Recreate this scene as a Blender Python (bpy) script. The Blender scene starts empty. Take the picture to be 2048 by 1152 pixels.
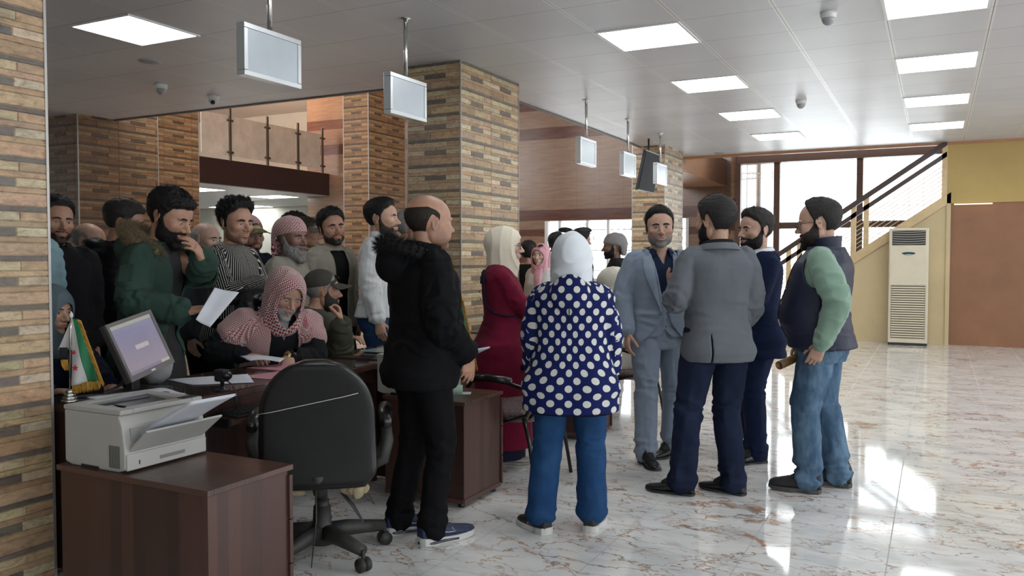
import bpy, bmesh, math, random
import numpy as np
from mathutils import Vector, Matrix, noise as mnoise
SC = bpy.context.scene
COL = SC.collection
PI = math.pi
R = math.radians

# ---------------------------------------------------------------- camera
FPX, CAMH, YAW, PITCH = 1652.0, 1.42, R(27.2), R(2.1)
cam_data = bpy.data.cameras.new('camera')
cam_data.sensor_width = 36.0
cam_data.lens = 36.0 * FPX / 2048.0
cam_data.clip_start = 0.05
cam_data.clip_end = 200
cam = bpy.data.objects.new('camera', cam_data)
COL.objects.link(cam)
cam.location = (0, 0, CAMH)
cam.rotation_euler = (PI / 2 - PITCH, 0, YAW)
SC.camera = cam

# ---------------------------------------------------------------- exposure
SC.view_settings.view_transform = 'Standard'
SC.view_settings.look = 'None'
SC.view_settings.gamma = 1.0
SC.view_settings.use_curve_mapping = False
SC.view_settings.exposure = 0.22

# ---------------------------------------------------------------- daylight
world = bpy.data.worlds.new('daylight')
SC.world = world
world.use_nodes = True
_bg = world.node_tree.nodes['Background']
_bg.inputs[0].default_value = (0.93, 0.965, 1.0, 1)
_bg.inputs[1].default_value = 4.6
PANEL_POWER = 9.0


def portal(name, loc, rot, sx, sy):
    l = bpy.data.lights.new(name, 'AREA')
    l.shape = 'RECTANGLE'
    l.size, l.size_y = sx, sy
    l.cycles.is_portal = True
    o = bpy.data.objects.new(name, l)
    o.location, o.rotation_euler = loc, rot
    COL.objects.link(o)


portal('daylight_portal', (7.15, 5.5, 1.95), (0, R(90), 0), 2.1, 17.0)       # windows along the right wall
portal('daylight_portal', (-1.6, 16.75, 2.5), (R(-90), 0, 0), 4.4, 4.6)       # stair window
portal('daylight_portal', (-6.83, 18.75, 1.6), (R(-90), 0, 0), 3.6, 1.5)      # window of the far wall
portal('daylight_portal', (3.75, -5.15, 1.95), (R(90), 0, 0), 3.5, 2.1)        # windows behind the visitor


def area(name, loc, rot, sx, sy, power, col=(1, 1, 1)):
    l = bpy.data.lights.new(name, 'AREA')
    l.shape = 'RECTANGLE'
    l.size, l.size_y, l.energy, l.color = sx, sy, power, col
    o = bpy.data.objects.new(name, l)
    o.location, o.rotation_euler = loc, rot
    COL.objects.link(o)


area('upper_floor_fill', (-17.8, 15.0, 4.6), (R(180), 0, 0), 2.5, 5.0, 520, (1.0, 0.80, 0.62))  # unseen fill, added to brighten the peach ceiling from below
area('atrium_fill', (-9.5, 11.0, 5.6), (R(35), 0, 0), 6.0, 2.0, 70, (1.0, 0.75, 0.55))  # unseen warm fill, added to lift the dark walls of the atrium

# ---------------------------------------------------------------- helpers


def cam_ray(px, py):
    fw = Vector((-math.sin(YAW) * math.cos(PITCH), math.cos(YAW) * math.cos(PITCH), -math.sin(PITCH)))
    rt = Vector((math.cos(YAW), math.sin(YAW), 0))
    return fw + rt * ((px - 1024) / FPX) - rt.cross(fw) * ((py - 576) / FPX)


def at_z(px, py, z):
    d = cam_ray(px, py)
    return Vector((0, 0, CAMH)) + d * ((z - CAMH) / d.z)


def at_x(px, py, x):
    d = cam_ray(px, py)
    return Vector((0, 0, CAMH)) + d * (x / d.x)


def at_y(px, py, y):
    d = cam_ray(px, py)
    return Vector((0, 0, CAMH)) + d * (y / d.y)


class E:
    """socket wrapper: arithmetic on sockets makes Math nodes"""
    def __init__(s, nt, sock):
        s.nt, s.s = nt, sock

    def _m(s, op, *o):
        n = s.nt.nodes.new('ShaderNodeMath')
        n.operation = op
        for i, v in enumerate((s,) + o):
            if isinstance(v, E):
                s.nt.links.new(v.s, n.inputs[i])
            else:
                n.inputs[i].default_value = float(v)
        return E(s.nt, n.outputs[0])

    def __add__(s, o): return s._m('ADD', o)
    def __sub__(s, o): return s._m('SUBTRACT', o)
    def __mul__(s, o): return s._m('MULTIPLY', o)
    def __truediv__(s, o): return s._m('DIVIDE', o)
    def gt(s, o): return s._m('GREATER_THAN', o)
    def lt(s, o): return s._m('LESS_THAN', o)
    def fract(s): return s._m('FRACT')
    def floor(s): return s._m('FLOOR')
    def abs(s): return s._m('ABSOLUTE')
    def sin(s): return s._m('SINE')
    def pw(s, o): return s._m('POWER', o)
    def mn(s, o): return s._m('MINIMUM', o)
    def mx(s, o): return s._m('MAXIMUM', o)
    def inv(s): return (s * -1.0) + 1.0

    def ramp(s, stops):
        n = s.nt.nodes.new('ShaderNodeValToRGB')
        s.nt.links.new(s.s, n.inputs[0])
        cr = n.color_ramp
        while len(cr.elements) < len(stops):
            cr.elements.new(0.5)
        for e, (p, c) in zip(cr.elements, stops):
            e.position = p
            c = c if hasattr(c, '__len__') else (c, c, c)
            e.color = (*c, 1)
        return E(s.nt, n.outputs[0])


class NM:
    """one principled material with small helpers"""
    def __init__(s, name, rough=0.5, metal=0.0, spec=0.5):
        s.m = bpy.data.materials.new(name)
        s.m.use_nodes = True
        s.nt = s.m.node_tree
        s.b = s.nt.nodes['Principled BSDF']
        s.b.inputs['Roughness'].default_value = rough
        s.b.inputs['Metallic'].default_value = metal
        s.b.inputs['Specular IOR Level'].default_value = spec

    def coord(s, kind='Object', name=None):
        if name:
            n = s.nt.nodes.new('ShaderNodeUVMap')
            n.uv_map = name
            return n.outputs[0]
        return s.nt.nodes.new('ShaderNodeTexCoord').outputs[kind]

    def attr(s, name, out='Color'):
        n = s.nt.nodes.new('ShaderNodeAttribute')
        n.attribute_name = name
        return E(s.nt, n.outputs[out])

    def xyz(s, vec):
        n = s.nt.nodes.new('ShaderNodeSeparateXYZ')
        s.nt.links.new(vec.s if isinstance(vec, E) else vec, n.inputs[0])
        return [E(s.nt, o) for o in n.outputs]

    def vec(s, x, y, z):
        n = s.nt.nodes.new('ShaderNodeCombineXYZ')
        for i, v in enumerate((x, y, z)):
            if isinstance(v, E):
                s.nt.links.new(v.s, n.inputs[i])
            else:
                n.inputs[i].default_value = float(v)
        return n.outputs[0]

    def scale(s, vec, sc):
        n = s.nt.nodes.new('ShaderNodeMapping')
        s.nt.links.new(vec, n.inputs[0])
        n.inputs['Scale'].default_value = sc
        return n.outputs[0]

    def noise(s, vec, scale, detail=3, rough=0.5, dist=0.0, col=False):
        n = s.nt.nodes.new('ShaderNodeTexNoise')
        s.nt.links.new(vec, n.inputs['Vector'])
        n.inputs['Scale'].default_value = scale
        n.inputs['Detail'].default_value = detail
        n.inputs['Roughness'].default_value = rough
        n.inputs['Distortion'].default_value = dist
        return E(s.nt, n.outputs['Color' if col else 'Fac'])

    def mix(s, fac, a, b, blend='MIX'):
        n = s.nt.nodes.new('ShaderNodeMix')
        n.data_type = 'RGBA'
        n.blend_type = blend
        for i, v in ((0, fac), (6, a), (7, b)):
            if isinstance(v, E):
                s.nt.links.new(v.s, n.inputs[i])
            elif hasattr(v, '__len__'):
                n.inputs[i].default_value = (*v, 1)
            else:
                n.inputs[i].default_value = v
        return E(s.nt, n.outputs[2])

    def set(s, inp, v):
        i = s.b.inputs[inp]
        if isinstance(v, E):
            s.nt.links.new(v.s, i)
        elif hasattr(v, '__len__'):
            i.default_value = (*v, 1)
        else:
            i.default_value = v
        return s

    def bump(s, h, strength=0.3, dist=0.01):
        n = s.nt.nodes.new('ShaderNodeBump')
        n.inputs['Strength'].default_value = strength
        n.inputs['Distance'].default_value = dist
        s.nt.links.new(h.s, n.inputs['Height'])
        s.nt.links.new(n.outputs[0], s.b.inputs['Normal'])
        return s


_mc = {}


def simple(name, col, rough=0.5, metal=0.0, spec=0.5, var=0.08, nscale=8.0, bump=0.0, bscale=60.0, emis=0.0, alpha=1.0, trans=0.0):
    if name in _mc:
        return _mc[name]
    k = NM(name, rough, metal, spec)
    co = k.coord()
    if var > 0:
        n = k.noise(co, nscale, 3)
        d = tuple(c * (1 - var) for c in col)
        l = tuple(min(1, c * (1 + var)) for c in col)
        k.set('Base Color', n.ramp([(0.3, d), (0.7, l)]))
    else:
        k.set('Base Color', col)
    if bump > 0:
        k.bump(k.noise(co, bscale, 2), bump, 0.004)
    if emis > 0:
        k.b.inputs['Emission Color'].default_value = (*col, 1)
        k.b.inputs['Emission Strength'].default_value = emis
    if alpha < 1:
        k.b.inputs['Alpha'].default_value = alpha
    if trans > 0:
        k.b.inputs['Transmission Weight'].default_value = trans
        k.b.inputs['IOR'].default_value = 1.1
    _mc[name] = k.m
    return k.m


class MB:
    """collects shapes, then links them as ONE mesh object"""
    def __init__(s):
        s.v, s.f, s.c, s.sm = [], [], [], []
        s.n = 0

    def add(s, verts, faces, col=None, smooth=False):
        verts = [tuple(v) for v in verts]
        s.v += verts
        n = s.n
        for f in faces:
            s.f.append(tuple(i + n for i in f))
            s.c.append(col or (1, 1, 1))
            s.sm.append(smooth)
        s.n += len(verts)
        return s

    def box(s, lo, hi, col=None, M=None, bev=0.0):
        (x0, y0, z0), (x1, y1, z1) = lo, hi
        if bev <= 0:
            vs = [Vector(p) for p in ((x0, y0, z0), (x1, y0, z0), (x1, y1, z0), (x0, y1, z0), (x0, y0, z1), (x1, y0, z1), (x1, y1, z1), (x0, y1, z1))]
            if M is not None:
                vs = [M @ v for v in vs]
            return s.add(vs, [(0, 3, 2, 1), (4, 5, 6, 7), (0, 1, 5, 4), (1, 2, 6, 5), (2, 3, 7, 6), (3, 0, 4, 7)], col)
        bm = bmesh.new()
        bmesh.ops.create_cube(bm, size=1)
        for v in bm.verts:
            v.co = Vector(((x0 + x1) / 2 + v.co.x * (x1 - x0), (y0 + y1) / 2 + v.co.y * (y1 - y0), (z0 + z1) / 2 + v.co.z * (z1 - z0)))
        bmesh.ops.bevel(bm, geom=bm.edges[:], offset=bev, segments=2, affect='EDGES', profile=0.5)
        return s.bm(bm, col, M)

    def bm(s, bm, col=None, M=None, smooth=False):
        bm.verts.index_update()
        vs = [(M @ v.co) if M is not None else v.co.copy() for v in bm.verts]
        fs = [tuple(v.index for v in f.verts) for f in bm.faces]
        bm.free()
        return s.add(vs, fs, col, smooth)

    def tube(s, pts, r, seg=10, col=None, smooth=True, cap=True, flat=1.0):
        pts = [Vector(p) for p in pts]
        rs = r if hasattr(r, '__len__') else [r] * len(pts)
        vs, up = [], None
        for i, p in enumerate(pts):
            t = (pts[min(i + 1, len(pts) - 1)] - pts[max(i - 1, 0)]).normalized()
            if up is None:
                up = Vector((0, 0, 1)) if abs(t.z) < 0.9 else Vector((1, 0, 0))
            a = up.cross(t).normalized()
            b = t.cross(a).normalized()
            up = b
            for k in range(seg):
                w = 2 * PI * k / seg
                vs.append(p + a * math.cos(w) * rs[i] + b * math.sin(w) * rs[i] * flat)
        fs = []
        for i in range(len(pts) - 1):
            for k in range(seg):
                k2 = (k + 1) % seg
                fs.append((i * seg + k, i * seg + k2, (i + 1) * seg + k2, (i + 1) * seg + k))
        if cap:
            fs.append(tuple(range(seg))[::-1])
            fs.append(tuple((len(pts) - 1) * seg + k for k in range(seg)))
        return s.add(vs, fs, col, smooth)

    def lathe(s, prof, c=(0, 0, 0), seg=24, col=None, M=None):
        vs = []
        for (r, z) in prof:
            for k in range(seg):
                w = 2 * PI * k / seg
                v = Vector((c[0] + r * math.cos(w), c[1] + r * math.sin(w), c[2] + z))
                vs.append(M @ v if M is not None else v)
        fs = []
        for i in range(len(prof) - 1):
            for k in range(seg):
                k2 = (k + 1) % seg
                fs.append((i * seg + k, i * seg + k2, (i + 1) * seg + k2, (i + 1) * seg + k))
        fs.append(tuple(range(seg))[::-1])
        fs.append(tuple((len(prof) - 1) * seg + k for k in range(seg)))
        return s.add(vs, fs, col, True)

    def prism(s, poly, ax, a, b, col=None, M=None):
        """extrude a 2D polygon along axis ax from a to b"""
        def mk(p, t):
            v = {0: (t, p[0], p[1]), 1: (p[0], t, p[1]), 2: (p[0], p[1], t)}[ax]
            v = Vector(v)
            return M @ v if M is not None else v
        n = len(poly)
        vs = [mk(p, a) for p in poly] + [mk(p, b) for p in poly]
        fs = [tuple(range(n)), tuple(range(2 * n - 1, n - 1, -1))] + [(i, i + n, (i + 1) % n + n, (i + 1) % n) for i in range(n)]
        return s.add(vs, fs, col)

    def grid(s, fn, nu, nv, col=None, smooth=True):
        vs = [fn(i / (nu - 1), j / (nv - 1)) for j in range(nv) for i in range(nu)]
        fs = [(j * nu + i, j * nu + i + 1, (j + 1) * nu + i + 1, (j + 1) * nu + i) for j in range(nv - 1) for i in range(nu - 1)]
        return s.add(vs, fs, col, smooth)

    def build(s, name, mat, parent=None, fix=True, colattr=False, solid=0.0, bevel=0.0):
        me = bpy.data.meshes.new(name)
        me.from_pydata(s.v, [], s.f)
        if colattr:
            at = me.color_attributes.new('tint', 'FLOAT_COLOR', 'CORNER')
            buf = []
            for f, c in zip(s.f, s.c):
                buf += [*c, 1.0] * len(f)
            at.data.foreach_set('color', buf)
        me.polygons.foreach_set('use_smooth', s.sm)
        if fix:
            bm = bmesh.new()
            bm.from_mesh(me)
            bmesh.ops.recalc_face_normals(bm, faces=bm.faces[:])
            bm.to_mesh(me)
            bm.free()
        me.materials.append(mat)
        o = bpy.data.objects.new(name, me)
        COL.objects.link(o)
        if parent is not None:
            o.parent = parent
        if solid:
            md = o.modifiers.new('solid', 'SOLIDIFY')
            md.thickness = solid
            md.offset = 0
        if bevel:
            md = o.modifiers.new('bevel', 'BEVEL')
            md.width = bevel
            md.segments = 2
            md.limit_method = 'ANGLE'
        return o


def tag(o, label, cat, group=None, kind=None):
    o['label'] = label
    o['category'] = cat
    if group:
        o['group'] = group
    if kind:
        o['kind'] = kind
    return o


def thing(name, label, cat, loc=(0, 0, 0), rz=0.0, group=None):
    o = bpy.data.objects.new(name, None)
    COL.objects.link(o)
    o.location = loc
    o.rotation_euler = (0, 0, rz)
    return tag(o, label, cat, group)


def struct(o):
    o['kind'] = 'structure'
    return o


def copy_tree(o, parent=None):
    c = o.copy()
    COL.objects.link(c)
    c.parent = parent
    for ch in list(o.children):
        copy_tree(ch, c)
    return c


def rounded(lo, hi, r, ax=2, n=5):
    """rounded rectangle outline as 2D points"""
    (x0, y0), (x1, y1) = lo, hi
    pts = []
    for cx, cy, a0 in ((x1 - r, y1 - r, 0), (x0 + r, y1 - r, 90), (x0 + r, y0 + r, 180), (x1 - r, y0 + r, 270)):
        for k in range(n):
            w = R(a0 + 90 * k / (n - 1))
            pts.append((cx + r * math.cos(w), cy + r * math.sin(w)))
    return pts

# ================================================================ THE SETTING
CZ = 3.29                      # ceiling height
TX, TY = 0.728, 0.712          # ceiling tile
GX0, GY0 = -0.380, 6.470       # a ceiling grid crossing


def floor_mat():
    k = NM('marble_floor', 0.06, 0, 0.65)
    x, y, z = k.xyz(k.coord())
    fx = ((x + 0.799) / 0.6165)
    fy = ((y - 3.80) / 0.6165)
    gx = (fx.fract() - 0.5).abs().gt(0.4955)
    gy = (fy.fract() - 0.5).abs().gt(0.4962)
    grout = gx.mx(gy)
    # each tile prints the same veins, shifted a little
    px = fx.fract() + (fx.floor() * 0.37 + fy.floor() * 0.61).fract() * 2.0
    py = fy.fract() * 1.0 + (fy.floor() * 0.43 + fx.floor() * 0.29).fract() * 3.0
    dist = k.noise(k.vec(x * 2.2, y * 3.6, px * 0.1), 2.2, 4, 0.6)
    dist2 = k.noise(k.vec(x * 2.2, y * 3.6, 5.0), 2.2, 4, 0.6)

    def crack(sx, sy, amt, seed, wd):
        n = k.nt.nodes.new('ShaderNodeTexVoronoi')
        n.feature = 'DISTANCE_TO_EDGE'
        n.inputs['Scale'].default_value = 1.0
        k.nt.links.new(k.vec(x * sx + dist * amt + seed, y * sy + dist2 * amt, seed), n.inputs['Vector'])
        d = E(k.nt, n.outputs['Distance'])
        return (d * (1.0 / wd)).inv().mx(0.0)
    m1 = k.noise(k.vec(x, y, 9.0), 3.4, 2).ramp([(0.38, 0.0), (0.52, 1.0)])
    m2 = k.noise(k.vec(x, y, 2.0), 4.6, 2).ramp([(0.42, 0.0), (0.6, 1.0)])
    vein = (crack(2.2, 4.6, 1.5, 0.0, 0.034) * m1).mx(crack(3.6, 6.5, 1.8, 4.0, 0.036) * m2 * 0.8)
    cloud = k.noise(k.vec(x * 1.0, y * 2.2, 1.0), 2.2, 4, 0.6)
    base = cloud.ramp([(0.3, (0.56, 0.57, 0.56)), (0.5, (0.72, 0.72, 0.70)), (0.72, (0.82, 0.80, 0.75))])
    smudge = k.noise(k.vec(x * 1.2, y * 3.0, 7.0), 3.0, 3, 0.6).ramp([(0.56, 0.0), (0.75, 0.45)])
    base = k.mix(smudge, base, (0.47, 0.42, 0.36))
    vc = k.noise(k.vec(x, y, 3.0), 7.0, 2).ramp([(0.38, (0.15, 0.09, 0.055)), (0.56, (0.40, 0.18, 0.06))])
    c = k.mix(vein * 0.92, base, vc)
    c = k.mix(grout * 0.75, c, (0.26, 0.26, 0.25))
    k.set('Base Color', c)
    k.set('Roughness', (grout * 0.5) + (k.noise(k.vec(x, y, 0), 1.6, 3) * 0.06 + 0.035))
    k.bump((grout * -0.3) + k.noise(k.vec(x, y, 0), 0.9, 1) * 0.6, 0.06, 0.004)
    return k.m


def ceil_mat():
    k = NM('ceiling_tile', 0.34, 0, 0.5)
    x, y, z = k.xyz(k.coord())
    fx = (x - GX0) / TX
    fy = (y - GY0) / TY
    gx = (fx.fract() - 0.5).abs()
    gy = (fy.fract() - 0.5).abs()
    line = (gx.gt(0.4955)).mx(gy.gt(0.4955))
    bar = (gx.gt(0.474)) * 1.0
    # small embossed lattice of the tile
    l1 = ((x + y * 0.5) * 60.0).sin() * ((y - x * 0.25) * 95.0).sin()
    n = k.noise(k.coord(), 1.1, 2)
    base = n.ramp([(0.3, (0.58, 0.59, 0.61)), (0.7, (0.66, 0.67, 0.68))])
    tint = ((fx.floor() * 12.9 + fy.floor() * 7.3).sin() * 43.7).fract()
    base = k.mix(tint * 0.12, base, (0.36, 0.37, 0.39))
    c = k.mix(bar * 0.7, base, (0.80, 0.80, 0.77))
    c = k.mix(line * 0.8, c, (0.12, 0.12, 0.12))
    k.set('Base Color', c)
    k.set('Roughness', bar * -0.05 + 0.36)
    k.bump(l1 * 0.22 + (line * -1.5) + bar * 0.6, 0.22, 0.004)
    return k.m


def plaster(name, col, rough=0.6, dirt=0.25):
    k = NM(name, rough)
    co = k.coord()
    n = k.noise(co, 1.4, 4, 0.6)
    c = n.ramp([(0.3, tuple(v * (1 - dirt) for v in col)), (0.62, col), (0.85, tuple(min(1, v * 1.06) for v in col))])
    sp = k.noise(co, 26.0, 2).ramp([(0.70, 0.0), (0.80, 0.4)])
    k.set('Base Color', k.mix(sp, c, tuple(v * 0.6 for v in col)))
    k.bump(k.noise(co, 14.0, 3), 0.10, 0.01)
    return k.m


def wood(name, col_a, col_b, axis=2, freq=9.0, rough=0.35, stretch=14.0):
    """laminate or board with the grain running along `axis`"""
    k = NM(name, rough)
    sc = [stretch * 0.55] * 3
    sc[axis] = 0.7
    v = k.scale(k.coord(), tuple(sc))
    g = k.noise(v, freq * 0.14, 6, 0.62, 0.4)
    f = k.noise(v, freq, 3, 0.6, 0.1)
    c = (g * 0.7 + f * 0.3).ramp([(0.36, col_a), (0.62, col_b)])
    k.set('Base Color', c)
    k.set('Roughness', f * 0.15 + rough)
    k.bump(f, 0.05, 0.002)
    return k.m


def laminate(name, a, b, rough=0.36, horiz=False):
    """printed walnut: wide stripes of different boards plus fine grain"""
    k = NM(name, rough)
    x, y, z = k.xyz(k.coord())
    s_ = (x + y * 1.07)
    if horiz:
        s_, z = y, x
    w = k.noise(k.vec(s_ * 1.0, 0.0, z * 0.25), 3.0, 2) * 0.05
    i = ((s_ + w) / 0.062).floor()
    t = ((i * 12.9898).sin() * 437.58).fract()
    g = k.noise(k.vec(s_ * 60.0, z * 1.6, i), 1.2, 5, 0.65)
    c = k.mix((t * 0.75 + g * 0.45).mn(1.0), a, b)
    c = k.mix(g.ramp([(0.55, 0.0), (0.75, 0.5)]), c, tuple(v * 0.45 for v in a))
    k.set('Base Color', c)
    k.set('Roughness', g * 0.12 + rough - 0.05)
    return k.m


def brick_mat(name, sc=1.0, gain=None):
    k = NM(name, 0.42, 0, 0.45)
    x, y, z = k.xyz(k.coord())
    v = k.vec(x * 1.0, y * 1.0, z * 2.6)
    n = k.noise(v, 14.0 * sc, 5, 0.65, 0.9)
    t = k.attr('tint')
    d = n.ramp([(0.28, (0.50, 0.44, 0.40)), (0.5, (0.95, 0.93, 0.9)), (0.75, (1.25, 1.2, 1.1))])
    st = k.noise(v, 34.0 * sc, 3, 0.6, 1.2)
    vein = ((st - 0.5).abs() * 22.0).inv().mx(0.0) * 0.35
    c = k.mix(1.0, t, d, 'MULTIPLY')
    c = k.mix(vein, c, (0.22, 0.11, 0.06))
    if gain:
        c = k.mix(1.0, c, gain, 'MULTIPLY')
    k.set('Base Color', c)
    k.bump(n, 0.25, 0.006)
    return k.m


BRICK = {'dark': (0.145, 0.130, 0.112), 'cream': (0.52, 0.44, 0.28), 'cream2': (0.55, 0.47, 0.33), 'tan': (0.43, 0.29, 0.17),
         'tan2': (0.46, 0.33, 0.20), 'brown': (0.36, 0.26, 0.17), 'joint': (0.36, 0.29, 0.21)}
# rows of one printed stone tile, from the top down: (height share, [(width share, colour)])
ROWS = [(0.115, [(1.0, 'dark')]),
        (0.19, [(0.76, 'cream'), (0.24, 'tan2')]),
        (0.125, [(0.55, 'tan'), (0.45, 'tan2')]),
        (0.19, [(0.33, 'cream2'), (0.40, 'dark'), (0.27, 'cream2')]),
        (0.12, [(0.4, 'tan2'), (0.6, 'tan')]),
        (0.26, [(0.45, 'brown'), (0.55, 'tan2')])]


def brick_face(mb, origin, udir, width, z0, z1, nrm, tile_w=0.60, period=0.243, seed=1, phase=0.0):
    """one clad face: every printed stone of every tile is a slightly raised quad"""
    rnd = random.Random(seed)
    o, u, n = Vector(origin), Vector(udir), Vector(nrm)
    mb.add([o + Vector((0, 0, z0 - o.z)), o + u * width + Vector((0, 0, z0 - o.z)), o + u * width + Vector((0, 0, z1 - o.z)), o + Vector((0, 0, z1 - o.z))], [(0, 1, 2, 3)], BRICK['joint'])
    ztop = z1 + phase
    while ztop > z0:
        z = ztop
        for (h, cells) in ROWS:
            zh = h * period
            x = 0.0
            ntile = int(math.ceil(width / tile_w - 0.01))
            for ti in range(ntile):
                x = ti * tile_w
                for (w, cn) in cells:
                    xa, xb = x, min(x + w * tile_w, width)
                    x += w * tile_w
                    za, zb = max(z - zh, z0), min(z, z1)
                    if xa >= width - 0.004 or zb - za < 0.004:
                        continue
                    g = 0.0016
                    f = rnd.uniform(0.82, 1.14)
                    c = tuple(min(1, k * f * rnd.uniform(0.95, 1.05)) for k in BRICK[cn])
                    h_ = rnd.uniform(0.003, 0.006)
                    A = [o + u * (xa + g) + n * 0.0005, o + u * (xb - g) + n * 0.0005]
                    B = [o + u * (xa + g * 2.4) + n * h_, o + u * (xb - g * 2.4) + n * h_]
                    vs = []
                    for (P, zz) in ((A[0], za + g), (A[1], za + g), (A[1], zb - g), (A[0], zb - g)):
                        vs.append((P.x, P.y, zz))
                    for (P, zz) in ((B[0], za + g * 2), (B[1], za + g * 2), (B[1], zb - g * 2), (B[0], zb - g * 2)):
                        vs.append((P.x, P.y, zz))
                    mb.add(vs, [(4, 5, 6, 7), (0, 1, 5, 4), (1, 2, 6, 5), (2, 3, 7, 6), (3, 0, 4, 7)], c)
            z -= zh
        ztop -= period
    return mb


M_brick = brick_mat('stone_print_tile')
M_brick_dim = brick_mat('stone_print_tile_dim', 1.0, (0.46, 0.36, 0.28))  # same tile; the dim warm light of the atrium put into its colour
M_chrome = simple('chrome', (0.62, 0.62, 0.60), 0.22, 1.0, var=0.0)
M_trimgrey = simple('corner_profile', (0.36, 0.34, 0.32), 0.4, 0.6, var=0.0)


def column(x0, x1, y0, y1, z1, mat, seed, period=0.243, tile=0.60, phase=0.0):
    mb = MB()
    brick_face(mb, (x1, y0, 0), (0, 1, 0), y1 - y0, 0, z1, (1, 0, 0), tile, period, seed, phase)
    brick_face(mb, (x0, y0, 0), (1, 0, 0), x1 - x0, 0, z1, (0, -1, 0), tile, period, seed + 1, phase)
    mb.add([(x0, y0, 0), (x0, y1, 0), (x0, y1, z1), (x0, y0, z1)], [(0, 1, 2, 3)], BRICK['tan'])
    mb.add([(x0, y1, 0), (x1, y1, 0), (x1, y1, z1), (x0, y1, z1)], [(0, 1, 2, 3)], BRICK['tan'])
    o = struct(mb.build('column', mat, fix=False, colattr=True))
    t = MB()
    for (x, y) in ((x1, y0), (x1, y1), (x0, y0)):
        t.box((x - 0.006, y - 0.006, 0), (x + 0.008, y + 0.006, z1))
    t.build('corner_trim', M_trimgrey, o)
    return o


# floor and ceilings
mb = MB()
mb.add([(-30, -5.2, 0), (7.2, -5.2, 0), (7.2, 19, 0), (-30, 19, 0)], [(0, 1, 2, 3)])
struct(mb.build('floor', floor_mat(), fix=False))

M_ceil = ceil_mat()
mb = MB()
mb.box((-4.45, -5.2, CZ), (7.2, 15.15, CZ + 0.22))
mb.box((-26.0, -5.2, CZ), (-4.45, 7.55, CZ + 0.22))
struct(mb.build('ceiling', M_ceil))
mb = MB()
mb.box((-4.50, 7.55, CZ - 0.015), (-4.45, 15.15, CZ + 0.25))
mb.box((-26, 7.55, CZ - 0.015), (-4.45, 7.60, CZ + 0.25))
struct(mb.build('trim_1', simple('ceiling_edge_trim', (0.13, 0.12, 0.11), 0.5)))
M_peach = wood('peach_wood_ceiling', (0.50, 0.30, 0.19), (0.66, 0.42, 0.28), 1, 4.0, 0.3, 6)
mb = MB()
mb.box((-28, 7.55, 6.35), (7.2, 19, 6.5))
struct(mb.build('ceiling', M_peach))

# columns
struct(column(-4.25, -3.45, 1.245, 2.285, CZ, M_brick, 3, 0.209, 0.52, 0.02))
column(-4.64, -4.04, 6.79, 8.01, CZ, M_brick, 11)
column(-4.60, -4.04, 13.40, 14.48, 5.6, M_brick, 21)
column(-10.62, -9.95, 7.02, 8.26, 5.6, M_brick_dim, 31)
column(-10.56, -9.95, 13.2, 14.45, 6.35, M_brick_dim, 41)
column(-12.5, -11.9, 9.4, 10.76, 6.35, M_brick_dim, 51)

# far wall clad with wood-look tiles, bands at real heights
def woodwall_mat():
    k = NM('banded_wood_tile', 0.22, 0, 0.5)
    x, y, z = k.xyz(k.coord())
    g = k.noise(k.vec(x * 0.9, y, z * 9.0), 2.2, 5, 0.6, 0.3)
    tan = g.ramp([(0.3, (0.185, 0.118, 0.076)), (0.7, (0.27, 0.18, 0.122))])
    brn = g.ramp([(0.3, (0.065, 0.026, 0.019)), (0.7, (0.14, 0.058, 0.038))])
    m = None
    for a, b in ((5.05, 5.32), (4.33, 4.62), (2.34, 2.60), (1.95, 2.12), (1.3, 1.55)):
        t = z.gt(a) * z.lt(b)
        m = t if m is None else m.mx(t)
    c = k.mix(m, tan, brn)
    j = ((x / 0.6).fract() - 0.5).abs().gt(0.494)
    c = k.mix(j * 0.5, c, (0.08, 0.05, 0.04))
    k.set('Base Color', c)
    k.bump(j * -1.0, 0.15, 0.003)
    return k.m


M_ww = woodwall_mat()
WY = 18.6
mb = MB()
mb.box((-16.2, WY, 0), (-8.64, WY + 0.2, 6.35))
mb.box((-8.64, WY, 2.32), (-5.03, WY + 0.2, 6.35))
mb.box((-8.64, WY, 0), (-5.03, WY + 0.2, 0.85))
mb.box((-5.03, WY, 0), (-3.45, WY + 0.2, 6.35))
mb.box((-3.65, 16.6, 0), (-3.50, WY, 6.35))
struct(mb.build('wall_back', M_ww))

M_alu = simple('white_aluminium', (0.62, 0.63, 0.64), 0.4, var=0.0)
M_brownframe = simple('brown_window_frame', (0.10, 0.055, 0.04), 0.4, var=0.05)
M_iron = simple('iron_grille', (0.20, 0.19, 0.18), 0.5, var=0.0)


def glass_mat(name, tint=(1, 1, 1), rough=0.02):
    k = NM(name, rough)
    nt = k.nt
    tr = nt.nodes.new('ShaderNodeBsdfTransparent')
    tr.inputs[0].default_value = (*tint, 1)
    gl = nt.nodes.new('ShaderNodeBsdfGlossy')
    gl.inputs['Roughness'].default_value = rough
    fr = nt.nodes.new('ShaderNodeFresnel')
    fr.inputs[0].default_value = 1.45
    mx = nt.nodes.new('ShaderNodeMixShader')
    nt.links.new(fr.outputs[0], mx.inputs[0])
    nt.links.new(tr.outputs[0], mx.inputs[1])
    nt.links.new(gl.outputs[0], mx.inputs[2])
    nt.links.new(mx.outputs[0], nt.nodes['Material Output'].inputs[0])
    return k.m


M_glass = glass_mat('window_glass', (0.95, 0.97, 0.97))

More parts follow.
